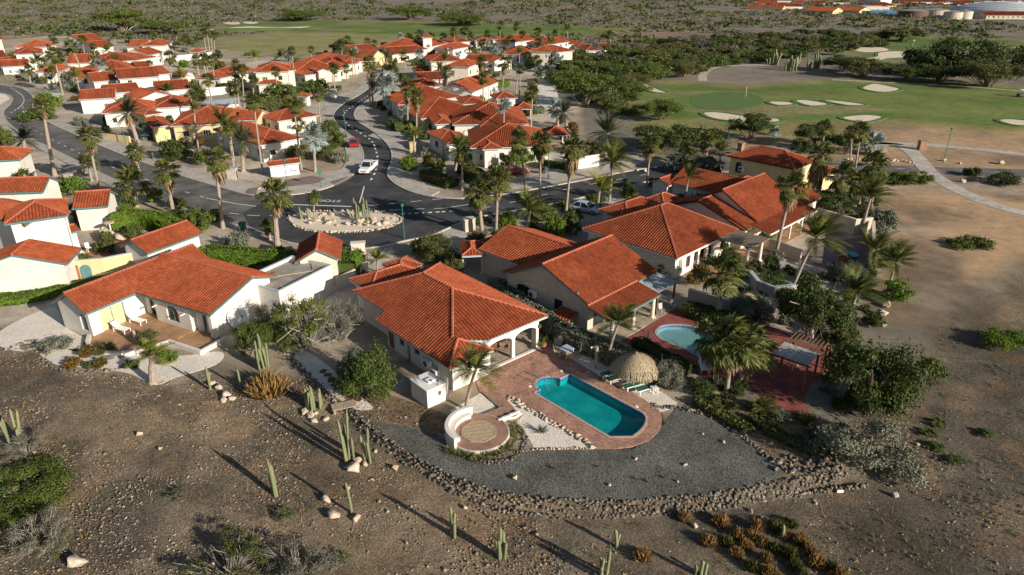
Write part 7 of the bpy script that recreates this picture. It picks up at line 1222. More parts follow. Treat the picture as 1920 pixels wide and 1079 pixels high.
# ================================================================ CACTI, AGAVES
def stem_mesh(seed):
    r = np.random.RandomState(seed); n, m = 18, 11; V = []; F = []; bx, by = r.normal(0, .035, 2)
    for i in range(m):
        t = i / (m - 1); rad = (.115 if t > .04 else .09) * (1 + .06 * math.sin(t * 9 + seed)) * (math.sqrt(max(.02, 1 - ((t - .9) / .1) ** 2)) if t > .9 else 1)
        for k in range(n): q = rad * (1.0 if k % 2 else .80); a = 2 * PI * k / n; V.append((q * math.cos(a) + bx * t * t * 6 * .3, q * math.sin(a) + by * t * t * 6 * .3, t))
    for i in range(m - 1):
        for k in range(n): F.append((i * n + k, i * n + (k + 1) % n, (i + 1) * n + (k + 1) % n, (i + 1) * n + k))
    return np_mesh('stem', np.array(V), np.array(F), 'cactus_skin')
STEMS = [stem_mesh(i) for i in range(4)]
def cactus(base, top, n, label, spread=.3, thick=1.0, group=None, lean=.06, cat='cactus'):
    p = G(*base); h = max(.5, top_of(p, *top).z - p.z); T = thing('cactus', p, label, cat, group)
    for i in range(n + (1 if n > 2 else 0)):
        f = 1 if i == 0 else R.uniform(.45, .92); a = R.uniform(0, 6.28); d = 0 if i == 0 else R.uniform(.5, 1) * spread
        link('stem', R.choice(STEMS), T, (d * math.cos(a), d * math.sin(a), -.05), (R.gauss(0, lean), R.gauss(0, lean), R.uniform(0, 6)), (thick * R.uniform(.9, 1.15),) * 2 + (h * f + .05,))
    return T
for a in (((516, 932), (515, 860), 4, 'clump of four tall cactus columns on the open slope', .22), ((655, 866), (653, 768), 7, 'tallest cactus clump, rising behind the round pinkish boulder', .34), ((692, 866), (698, 800), 3, 'slim cactus pair right of the pinkish boulders', .26), ((660, 964), (658, 905), 1, 'single cactus column right of the tan rocks', .1), ((852, 1004), (853, 945), 4, 'cactus with three columns in the middle of the slope', .26), ((940, 1047), (941, 992), 4, 'cactus clump casting a long shadow near the bottom, right of the triple one', .22),
          ((1136, 1082), (1138, 1032), 4, 'cactus clump cut by the bottom edge', .34), ((1156, 1026), (1155, 992), 2, 'thin cactus above the clump at the bottom edge', .1), ((492, 690), (484, 625), 8, 'many armed grey green cactus before the thorn bush', .5), ((592, 770), (590, 722), 11, 'dense blue green cactus clump above the cream boulders', .6), ((452, 728), (450, 692), 1, 'thin lone cactus left of the orange dried bush', .1), ((395, 732), (389, 684), 2, 'slim cactus behind the white quartz heap', .14), ((38, 838), (38, 770), 6, 'cactus with curved arms at the left edge of the slope', .5), ((1466, 1012), (1470, 985), 1, 'short grey dead cactus pole among the brown tufts', .1), ((1313, 1082), (1314, 1050), 3, 'pale bare cactus stalks at the bottom edge', .4),
          ((668, 416), (666, 370), 4, 'tall cactus clump on the traffic island, left half', .5), ((686, 415), (690, 368), 5, 'tall cactus clump on the traffic island, right half', .5), ((562, 412), (556, 388), 3, 'short cactus at the left end of the traffic island', .4), ((577, 412), (572, 390), 3, 'second short cactus at the left end of the traffic island', .4), ((318, 345), (313, 322), 3, 'cactus with pale stones on the near street verge', .4), ((288, 300), (286, 286), 2, 'small cactus on the far street verge', .2),
          ((1455, 122), (1453, 92), 7, 'organ pipe cactus standing alone on the grey mound', 2.0, 2.6), ((1530, 130), (1528, 98), 6, 'dense dark cactus column right of the cactus stand', 1.2, 2.6), ((1512, 132), (1511, 110), 5, 'bushy cactus between stand and dense column', 1.6, 2.4), ((1496, 130), (1496, 100), 7, 'right part of the tall cactus stand', 2.2, 2.4), ((1482, 133), (1480, 103), 7, 'left part of the tall cactus stand', 2.2, 2.4), ((1442, 120), (1442, 108), 3, 'short cactus left of the organ pipe', 1.0, 2.0)):
    cactus(*a[:5], thick=a[5] if len(a) > 5 else .8)
def blade(L, w, curl, z0=0.0):
    v = []; n = 5
    for i in range(n + 1): t = i / n; x = L * t; z = z0 + curl * L * t * t * -1 + L * .0; ww = w * (1 - t ** 1.6) * (.6 + .8 * t if t < .5 else 1); v += [(x, -ww, z + ww * .35), (x, 0, z), (x, ww, z + ww * .35)]
    f = []
    for i in range(n): b = i * 3; f += [(b, b + 3, b + 4, b + 1), (b + 1, b + 4, b + 5, b + 2)]
    return v, f
v, f = blade(.75, .055, .12); AG = bpy.data.meshes.new('leaf'); AG.from_pydata(v, [], f); AG.materials.append(MAT['agave_leaf'])
ag = thing('agave', G(1016, 812), 'spiky blue agave alone on the white gravel wedge by the pool', 'agave')
for i in range(30): link('leaf', AG, ag, (0, 0, .05), (0, -math.radians((75, 55, 38, 22, 10)[i % 5] + R.uniform(-6, 6)), i * 2.4), R.uniform(.8, 1.1))
V = []; F = []
for i in range(14):
    v, f = blade(.36, .03, .1); e = math.radians(R.uniform(25, 80)); M = Matrix.Rotation(i * 2.4, 4, 'Z') @ Matrix.Rotation(-e, 4, 'Y'); b = len(V); V += [(M @ Vector(p)) for p in v]; F += [tuple(b + k for k in q) for q in f]
ALO = quadmesh('aloe', V, F, 'aloe_leaf')
for k in range(44):
    t = k / 43; a = math.radians(222 + 165 * t); r = 2.32 + R.uniform(0, .6); o = link('aloe', ALO, None, RC + Vector((r * math.cos(a), r * math.sin(a), .02)), (0, 0, R.uniform(0, 6)), R.uniform(.85, 1.4)); tag(o, 'small aloe rosette in the bed round the brick roundel', 'aloe', 'aloes round the brick roundel')
for k, (px, py) in enumerate([(1040, 880), (1120, 876), (1036, 879), (1196, 901), (1215, 905), (1245, 897)]):
    o = link('seedling', ALO, None, G(px, py, .01), (0, 0, k), .8); tag(o, 'tiny green succulent planted in the dark gravel', 'seedling', 'succulents in the dark gravel')

# ================================================================ FURNITURE AND SMALL STRUCTURES
def lounger(px, py, ang, label, frame='white_paint', cloth='white_paint', group=None, slats=True, z=.0):
    T = thing('sun_lounger', G(px, py, z), label, 'sun lounger', group, math.radians(ang))
    b = MB(); b.box(-.62, .95, -.33, -.28, .30, .36); b.box(-.62, .95, .28, .33, .30, .36); b.obj('frame', frame, T)
    if slats:
        me = MB().box(0, .10, -.278, .278, .33, .36).mesh('slat', cloth)
        for i in range(9): link('slat', me, T, (-.25 + i * .13, 0, 0))
    else: MB().box(-.25, .95, -.278, .278, .33, .36).obj('seat', cloth, T)
    bk = MB(); bk.add([(-.27, -.3, .34), (-.27, .3, .34), (-.80, .3, .80), (-.80, -.3, .80), (-.30, -.3, .31), (-.30, .3, .31), (-.83, .3, .77), (-.83, -.3, .77)], [(0, 1, 2, 3), (7, 6, 5, 4), (0, 4, 5, 1), (1, 5, 6, 2), (2, 6, 7, 3), (3, 7, 4, 0)]); bk.obj('backrest', cloth, T)
    for x in (-.55, .85):
        for y in (-.3, .3): MB().box(x - .03, x + .03, y - .03, y + .03, -.02, .30).obj('leg', frame, T)
    if slats:
        for y in (-.36, .36): MB().box(-.35, .1, y - .03, y + .03, .52, .55).obj('armrest', frame, T)
lounger(228, 624, -25, 'white slatted lounger nearest the sliding door on the terrace', z=.16); lounger(258, 608, -25, 'white slatted lounger further from the sliding door on the terrace', z=.16)
lounger(1328, 602, -80, 'blue and white lounger left of the palm trunk', cloth='silver_blue_metal', slats=False, z=.06); lounger(1364, 606, -105, 'blue and white lounger right of the palm trunk', cloth='silver_blue_metal', slats=False, z=.06); lounger(1318, 692, -95, 'white lounger at the kidney pool end, left', slats=True, z=.06); lounger(1332, 690, -100, 'white lounger at the kidney pool end, right', slats=True, z=.06)
lounger(1146, 706, 200, 'green lounger half under the left of the thatched parasol', 'white_paint', 'green_fabric', None, False, .02); lounger(1158, 714, 205, 'green lounger at the front left of the thatched parasol', 'white_paint', 'green_fabric', None, False, .02); lounger(1190, 727, 205, 'green lounger at the front right of the thatched parasol', 'white_paint', 'green_fabric', None, False, .02); lounger(1213, 733, 205, 'green lounger furthest right beside the small white table', 'white_paint', 'green_fabric', None, False, .02)
def table(px, py, label, w, d, top, leg, z=0.05, ang=0.0, h=.72, round_=False):
    T = thing('table', G(px, py, z), label, 'table', None, math.radians(ang)); b = MB()
    if round_: b.prism([(w / 2 * math.cos(2 * PI * k / 20), w / 2 * math.sin(2 * PI * k / 20)) for k in range(20)], h - .04, h)
    else: b.box(-w / 2, w / 2, -d / 2, d / 2, h - .04, h)
    b.obj('table_top', top, T)
    for x in (-1, 1):
        for y in (-1, 1): MB().box(x * w * .4 - .025, x * w * .4 + .025, y * d * .4 - .025, y * d * .4 + .025, -.02, h - .04).obj('leg', leg, T)
def chair(p, ang, label, mat='dark_wood', group=None):
    T = thing('chair', p, label, 'chair', group, ang); MB().box(-.23, .23, -.22, .22, .42, .46).obj('seat', mat, T); b = MB(); b.add([(-.22, .19, .46), (.22, .19, .46), (.22, .30, .98), (-.22, .30, .98), (-.22, .22, .46), (.22, .22, .46), (.22, .33, .98), (-.22, .33, .98)], [(3, 2, 1, 0), (4, 5, 6, 7), (0, 1, 5, 4), (1, 2, 6, 5), (2, 3, 7, 6), (3, 0, 4, 7)]); b.obj('backrest', mat, T)
    for x in (-.2, .2):
        for y in (-.19, .19): MB().box(x - .02, x + .02, y - .02, y + .02, -.02, .42).obj('leg', mat, T)
table(1062, 668, 'square grey green garden table at the edge of the brick terrace', .95, .95, 'silver_blue_metal', 'white_paint', ang=40)
for k, (dx, dy, a, lb) in enumerate(((-.8, -.1, PI / 2, 'left of'), (.1, -.8, PI, 'in front of'), (.85, -.2, -PI / 2, 'right of'))): g = G(1062, 668, .05); chair(g + Vector((dx, dy, 0)), a, 'light garden chair %s the square garden table' % lb, 'weathered_wood')
pt = Vector((*rot2(7.6, 2.9, math.radians(41.3)), 0)) + Vector((-4.95, 44.02, .05))
tt = thing('table', pt, 'dark round dining table under the arched patio', 'table'); MB().prism([(.7 * math.cos(2 * PI * k / 24), .7 * math.sin(2 * PI * k / 24)) for k in range(24)], .70, .74).obj('table_top', 'dark_wood', tt); MB().tube([(0, 0, 0), (0, 0, .7)], .08, 8).obj('leg', 'dark_wood', tt)
for k in range(6): a = k * PI / 3 + .3; chair(pt + Vector((1.1 * math.cos(a), 1.1 * math.sin(a), 0)), a - PI / 2, 'brown high backed patio chair round the dark dining table', 'brown_door', 'chairs round the patio dining table')
def side_table(px, py, label, z=.02):
    table(px, py, label, .5, .5, 'white_paint', 'white_paint', z, 20, .45)
side_table(1226, 736, 'small white side table right of the green loungers')
gp = thing('covered_barbecue', G(1047, 650, .05), 'black covered barbecue behind the square garden table', 'barbecue'); b = MB(); b.box(-.42, .42, -.35, .35, .25, .95); b.obj('cover', 'black_plastic', gp); MB().tube([(0, 0, .9), (0, 0, 1.12)], [.42, .25], 10).obj('hood', 'black_plastic', gp)
for x in (-.35, .35): MB().box(x - .04, x + .04, -.3, .3, 0, .25).obj('leg', 'black_plastic', gp)
po = thing('potted_plant', G(1019, 653, .05), 'terracotta pot with fern like plant at the arcade corner', 'potted plant'); MB().tube([(0, 0, 0), (0, 0, .35), (0, 0, .42)], [.17, .26, .28], 12).obj('pot', 'terracotta', po)
for i in range(12): link('frond', FR['coco'][i % 4][i % 14], po, (0, 0, .4), (0, 0, i), .26)
def post(px, py, h, r, label, mat, cat='post', name='post'):
    T = thing(name, G(px, py), label, cat); MB().tube([(0, 0, -.1), (0, 0, h)], [r, r * .9], 10).obj('shaft', mat, T); return T
sh = post(1117, 691, 2.0, .14, 'pale round shower post on the gravel by the brick terrace', 'weathered_wood', 'shower', 'shower_post'); b = MB(); b.tube([(0, 0, 1.95), (-.45, 0, 2.0)], .025, 6); b.tube([(-.45, 0, 2.0), (-.45, 0, 1.9)], [.05, .09], 8); b.obj('shower_head', 'metal_grey', sh)
post(1213, 652, 1.6, .09, 'slim blue grey post between hedge and red terrace', 'silver_blue_metal'); post(257, 648, 1.5, .12, 'pale wooden post stump beside the terrace palm', 'weathered_wood')
for k, (px, py) in enumerate(((994, 726), (1053, 697), (1194, 764))): T = thing('skimmer_lid', G(px, py, .05), ('round white skimmer lid on the bricks left of the pool bay', 'round white skimmer lid on the bricks above the pool bay', 'round white skimmer lid on the bricks at the rounded pool end')[k], 'skimmer lid'); MB().prism([(.14 * math.cos(.5 * i), .14 * math.sin(.5 * i)) for i in range(12)], 0, .03).obj('lid', 'white_paint', T)
lad = thing('pool_handrail', Vector((*(Vector(PA) + PU * PW * .28 - PV * .75), .05)), 'bent metal handrail at the half round step bay of the pool', 'handrail')
for s_ in (0, .75):
    pts = [Vector((0, 0, 0))]; d1 = Vector((PV.x, PV.y, 0)); u1 = Vector((PU.x, PU.y, 0))
    MB().tube([u1 * s_, u1 * s_ + Vector((0, 0, .75)), u1 * s_ + d1 * .25 + Vector((0, 0, .85)), u1 * s_ + d1 * .8 + Vector((0, 0, .55)), u1 * s_ + d1 * 1.2 + Vector((0, 0, -.1))], .025, 6).obj('rail', 'dark_trim', lad)
pal = thing('thatched_parasol', G(1188, 724), 'round thatched palapa parasol shading the green loungers', 'parasol'); MB().tube([(0, 0, 0), (0, 0, 2.6)], .09, 8).obj('pole', 'brown_bark', pal)
V = []; F = []
for i in range(2600):
    t = R.random() ** .7; a = R.uniform(0, 6.28); r0 = 1.55 * t; z0 = 2.62 - .95 * t ** 1.9; L = R.uniform(.3, .6); r1 = min(1.72, r0 + L * (.85 - .5 * t)); z1 = 2.62 - .95 * (r1 / 1.55) ** 1.9 - (.34 * t * R.random() if t > .75 else 0); w = R.uniform(.02, .05); c, s_ = math.cos(a), math.sin(a); q = Vector((-s_, c, 0)) * w; o = Vector((c * r0, s_ * r0, z0 + R.uniform(0, .06))); e = Vector((c * r1, s_ * r1, z1)); b = len(V); V += [o - q, o + q, e + q * .6, e - q * .6]; F.append((b, b + 1, b + 2, b + 3))
quad = quadmesh('thatch', V, F, 'frond_dead'); quad.materials.clear(); quad.materials.append(MAT['thatch']); link('thatch', quad, pal); pal.scale = (1.15, 1.15, 1.08); pal2 = thing('thatched_parasol', G(1396, 578), 'second thatched parasol half hidden behind the bushy fan palm', 'parasol'); link('thatch', quad, pal2); pal2.scale = (.75, .75, .6); MB().tube([(0, 0, 0), (0, 0, 2.6)], .09, 8).obj('pole', 'brown_bark', pal2); MB().tube([(0, 0, 2.5), (0, 0, 2.82)], [.12, .05], 8).obj('finial', 'thatch', pal)
# brown pergola with a pale plank roof over the red terrace
c0, c1, c2, c3 = (Vector(flat(*p, 2.3)) for p in ((1448, 663), (1515, 686), (1536, 663), (1472, 642))); ux = (c1 - c0); uy = (c3 - c0)
pg2 = thing('garden_pergola', (c0.x, c0.y, 0), 'reddish brown timber pergola with pale plank roof on the red terrace', 'pergola'); Lx = ux.length; Ly = uy.length; ax = math.atan2(ux.y, ux.x); pg2.rotation_euler = (0, 0, ax); ly = rot2(uy.x, uy.y, -ax); Ly = ly[1]
me = MB().box(0, Lx, 0, Ly / 11 - .03, 2.30, 2.335).mesh('roof_plank', 'pale_planks')
for i in range(11): link('roof_plank', me, pg2, (0, i * Ly / 11, 0))
me = MB().box(-.05, .05, 0, 2.2, 2.22, 2.34).mesh('rafter', 'dark_wood')
for i in range(9): link('rafter', me, pg2, (.1 + i * (Lx - .2) / 8, Ly + .05, 0))
for x in (.05, Lx - .05):
    for y in (.1, Ly, Ly + 2.1): MB().box(x - .08, x + .08, y - .08, y + .08, 0, 2.1).obj('post', 'brown_door', pg2)
for y in (.1, Ly, Ly + 2.1): MB().box(-.2, Lx + .2, y - .06, y + .06, 2.103, 2.215).obj('beam', 'brown_door', pg2)
table(1490, 692, 'round white table under the timber pergola', .9, .9, 'white_paint', 'white_paint', .05, 0, .7, True)
for k, (px, py) in enumerate(((1384, 705), (1392, 708))): g = G(px, py, .05); chair(g, 2.5 - k, 'white chair on the red terrace, %s of the pair by the palm clump' % ('left' if k == 0 else 'right'), 'white_paint')
for k, (px, py) in enumerate(((1240, 590), (1262, 582))): g = G(px, py, .08); chair(g, .5, '%s chair in the shade of the grey board roof' % ('left' if k == 0 else 'right'), 'metal_grey')
# satellite dish of the L-shaped villa
dsh = thing('satellite_dish', Vector((*rot2(9.75, 7.4, math.radians(-27.6)), 0)) + Vector((-36.3, 52.32, .9)), 'large white satellite dish standing before the gable of the L-shaped villa', 'satellite dish', None, math.radians(-27.6 - 10))
V = []; F = []; n = 24
for i in range(6):
    r = 1.02 * i / 5
    for k in range(n): a = 2 * PI * k / n; V.append((-.32 + .32 * (r / 1.02) ** 2, r * math.cos(a), r * math.sin(a)))
for i in range(5):
    for k in range(n): F.append((i * n + k, i * n + (k + 1) % n, (i + 1) * n + (k + 1) % n, (i + 1) * n + k))
link('reflector', np_mesh('reflector', np.array(V), np.array(F), 'white_paint', smooth=True), dsh, (0, 0, .35), (0, -math.radians(24), 0)); b = MB(); b.tube([(-.3, 0, -.9), (-.3, 0, .2)], .06, 8); b.obj('mast', 'metal_grey', dsh); b = MB(); b.tube([(0, 0, -.65), (.55, 0, .55)], .025, 6); b.tube([(0, .0, 1.3), (.55, 0, .6)], .02, 6); b.box(.5, .62, -.06, .06, .5, .64); b.obj('feed_arm', 'dark_trim', dsh)
# notice wall with tiled hood at the junction
kx, ky, kr, kw = edge_frame((509, 334), (562, 327), 0)
kio = thing('notice_wall', (kx, ky, 0), 'white notice wall with small tiled hood at the street junction', 'notice board', None, math.radians(kr)); MB().box(0, kw, 0, .5, -.2, 2.0).obj('wall', 'white_render', kio); MB().box(.3, kw - .3, -.05, -.003, .35, 1.55).obj('board', 'silver_blue_metal', kio)
for i in range(6):
    for j in range(3): MB().box(.42 + i * (kw - 1.8) / 6, .42 + (i + .86) * (kw - 1.8) / 6, -.08, -.052, .45 + j * .36, .75 + j * .36).obj('notice', 'white_paint', kio)
lg = MB(); x0 = kw - 1.35; lg.bar((x0, -.085, .95), (x0 + .12, -.085, .75), .05, .02); lg.bar((x0 + .24, -.085, .95), (x0 + .12, -.085, .75), .05, .02); lg.bar((x0 + .12, -.085, .75), (x0 + .12, -.085, .55), .05, .02); lg.bar((x0 + .35, -.085, .68), (x0 + .9, -.085, .68), .03, .07); lg.obj('emblem', 'dark_trim', kio)
roof(kio, [[(-.2, -.45, 1.95), (kw + .2, -.45, 1.95), (kw + .2, .3, 2.45), (-.2, .3, 2.45)], [(kw + .2, .95, 2.02), (-.2, .95, 2.02), (-.2, .3, 2.45), (kw + .2, .3, 2.45)]], True, 'grey_trim')
def lamp_post(px, py, tx, ty, label, arm=None):
    p = G(px, py); h = top_of(p, tx, ty).z; T = thing('street_lamp', p, label, 'street lamp'); MB().tube([(0, 0, 0), (0, 0, .8), (0, 0, .82), (0, 0, h)], [.09, .09, .06, .045], 8).obj('pole', 'green_post', T); MB().tube([(0, 0, h), (0, 0, h + .12), (0, 0, h + .32), (0, 0, h + .4)], [.06, .16, .2, .06], 10).obj('lantern', 'green_post', T); MB().tube([(0, 0, h + .1), (0, 0, h + .13)], [.15, .17], 10).obj('lens', 'lamp_lens', T)
for a in ((758, 448, 755, 388, 'green street lamp by the traffic island'), (649, 254, 645, 210, 'green street lamp on the outer kerb of the S bend'), (541, 363, 535, 303, 'green street lamp before the notice wall'), (1768, 306, 1783, 244, 'tall green lamp on the verge by the golf path'), (1028, 338, 1030, 288, 'green street lamp on the pavement by the side street'), (1363, 282, 1364, 250, 'green lamp post at the golf course edge'), (609, 207, 606, 178, 'thin lamp post at the parking bays'), (51, 229, 42, 202, 'thin lamp post at the bend of the left street'), (72, 178, 66, 153, 'lamp post on the left verge'), (236, 270, 231, 242, 'green lamp post beside the old date palm'), (932, 182, 932, 165, 'thin post with blue box by the white garden wall')): lamp_post(*a)
sg = thing('stop_sign', G(602, 352), 'dark backed stop sign at the pavement corner', 'stop sign'); MB().tube([(0, 0, 0), (0, 0, 2.5)], .05, 8).obj('pole', 'green_post', sg); MB().tube([(-.03, .0, 2.35), (.0, -.06, 2.35)], .38, 8).obj('sign_plate', 'green_post', sg); MB().box(-.14, .14, -.14, .14, -.05, .12).obj('base', 'dark_trim', sg)
hy = thing('fire_hydrant', G(445, 335), 'red fire hydrant on the far pavement', 'fire hydrant'); b = MB(); b.tube([(0, 0, 0), (0, 0, .65), (0, 0, .75), (0, 0, .85)], [.15, .14, .19, .05], 10); b.obj('body', 'red_metal', hy); MB().tube([(-.24, 0, .5), (.24, 0, .5)], .07, 8).obj('outlet', 'red_metal', hy)
def bin_(px, py, label):
    T = thing('wheelie_bin', G(px, py), label, 'bin'); b = MB(); b.add([(-.28, -.3, .08), (.28, -.3, .08), (.28, .3, .08), (-.28, .3, .08), (-.36, -.38, 1.05), (.36, -.38, 1.05), (.36, .38, 1.05), (-.36, .38, 1.05)], [(3, 2, 1, 0), (4, 5, 6, 7), (0, 1, 5, 4), (1, 2, 6, 5), (2, 3, 7, 6), (3, 0, 4, 7)]); b.obj('body', 'green_fabric', T); MB().box(-.4, .4, -.43, .42, 1.053, 1.13).obj('lid', 'green_fabric', T)
    for x in (-.3, .3): MB().tube([(x - .04, .3, .1), (x + .04, .3, .1)], .1, 10).obj('wheel', 'tyre', T)
bin_(456, 434, 'green wheelie bin at the near kerb by the hedge'); bin_(1171, 348, 'green wheelie bin at the side street kerb')
def pillar(px, py, w, d, h, label, mat='cream_render', ang=0.0):
    T = thing('gate_pillar', G(px, py), label, 'pillar', None, math.radians(ang)); MB().box(-w / 2, w / 2, -d / 2, d / 2, -.1, h).obj('shaft', mat, T); MB().box(-w / 2 - .08, w / 2 + .08, -d / 2 - .08, d / 2 + .08, h + .002, h + .1).obj('cap', mat, T); MB().box(w / 2 + .001, w / 2 + .03, -d * .25, d * .25, .3, h * .75).obj('dark_panel', 'dark_trim', T); return T  # dark panel stands proud of the shaft face, no hollow behind it
pillar(880, 432, 1.3, 1.0, 1.5, 'squat beige entrance pillar between the fan palms and the driveway', 'beige_render', 20); pillar(673, 476, 1.5, .7, 1.3, 'low cream sign box beside the tall square hedge block', 'cream_render', 10); pillar(775, 288, 1.0, .8, 1.9, 'ochre gate pillar at the kerb of the corner island', 'yellow_render'); pillar(437, 345 - 10, 1.4, 1.0, 1.6, 'pale stone pillar left of the red hydrant', 'concrete'); pillar(628, 185, 1.4, 1.2, 2.2, 'white gate pillar before the cream villas', 'white_render'); pillar(54, 224, 1.6, .8, 1.6, 'white block at the bend of the left street', 'white_render'); pillar(132, 340, 1.1, .9, 1.1, 'grey utility box on the near street verge', 'concrete'); pillar(1727, 281, 1.2, 1.0, 1.6, 'brick post at the golf path crossing', 'roundel_brick')
fo = thing('bird_bath', G(832, 326), 'white pedestal bird bath on the corner island', 'bird bath'); MB().tube([(0, 0, 0), (0, 0, .1), (0, 0, .15), (0, 0, .8)], [.3, .3, .12, .1], 12).obj('pedestal', 'white_paint', fo); MB().tube([(0, 0, .8), (0, 0, .95), (0, 0, .98)], [.12, .5, .52], 16).obj('bowl', 'white_paint', fo)
for px, py, lb in ((1398, 182, 'red flag on the lower putting green'), (1711, 87, 'pale flag on the upper putting green')):
    T = thing('golf_flag', G(px, py), lb, 'flag'); MB().tube([(0, 0, 0), (0, 0, 2.6)], .04, 6).obj('pole', 'white_paint', T); b = MB(); b.add([(0, 0, 2.6), (.8, 0, 2.35), (0, 0, 2.05)], [(0, 1, 2)]); b.obj('flag_cloth', 'red_metal' if px < 1500 else 'shutter', T)
mk = thing('marker_plate', G(1575, 924), 'small white marker plate on the ground below the wall', 'marker'); MB().box(-.2, .2, -.02, .02, 0, .2).obj('plate', 'white_paint', mk); MB().box(-.03, .03, .021, .05, -.1, .15).obj('stake', 'dark_trim', mk)
dc = thing('garden_disc', G(1595, 482), 'small turquoise disc lying on the mauve courtyard', 'garden disc'); MB().prism([(.75 * math.cos(2 * PI * k / 24), .75 * math.sin(2 * PI * k / 24)) for k in range(24)], .25, .35).obj('disc', 'pool_plaster', dc); MB().tube([(0, 0, 0), (0, 0, .25)], .3, 10).obj('base', 'dark_trim', dc)  # turquoise disc on a short dark base, no pool beneath
bn = thing('garden_bench', G(1583, 492), 'brown bench beside the turquoise disc in the courtyard', 'bench'); MB().box(-.7, .7, -.2, .2, .4, .46).obj('seat', 'brown_door', bn); MB().box(-.7, .7, .2, .25, .46, .85).obj('backrest', 'brown_door', bn)
for x in (-.6, .6): MB().box(x - .05, x + .05, -.18, .22, 0, .4).obj('leg', 'brown_door', bn)
sb = thing('square_sail', G(413, 212), 'blue grey shade sail on posts over the pale court', 'shade sail'); b = MB(); b.add([(-3.5, -2, 2.6), (4, -2.6, 2.3), (3.6, 2.4, 2.9), (-3, 2.6, 2.5)], [(0, 1, 2, 3)]); b.obj('sail', 'silver_blue_metal', sb)
for x, y in ((-3.5, -2), (4, -2.6), (3.6, 2.4), (-3, 2.6)): MB().tube([(x, y, 0), (x, y, 2.9)], .06, 6).obj('post', 'metal_grey', sb)
for px, py, lb in ((154, 480, 'white garden chair left of two in the courtyard corner'), (168, 472, 'white garden chair right of two in the courtyard corner')): chair(G(px, py, .03), 1.0, lb, 'white_paint')
rt = thing('round_table', G(210, 440), 'round pale table on the big courtyard rock', 'table'); MB().prism([(.6 * math.cos(2 * PI * k / 20), .6 * math.sin(2 * PI * k / 20)) for k in range(20)], 1.5, 1.56).obj('table_top', 'shutter', rt); MB().tube([(0, 0, 0), (0, 0, 1.5)], .08, 8).obj('leg', 'white_paint', rt)
def barrier():
    P = PX([(-20, 74), (30, 72.5), (60, 70.5), (88, 67)]); T = thing('post_rail_fence', (*P[0], 0), 'dark low rail fence on the field at the far left', 'fence'); o = Vector(P[0])
    for p, q in zip(P, P[1:]):
        p = Vector(p) - o; q = Vector(q) - o; n = max(1, int((q - p).length / 5))
        for i in range(n): r = p.lerp(q, i / n); MB().box(r.x - .15, r.x + .15, r.y - .15, r.y + .15, 0, 1.4).obj('post', 'dark_wood', T)
        for z in (.5, 1.1): MB().bar((*p, z), (*q, z), .12, .3).obj('rail', 'dark_wood', T)
barrier()

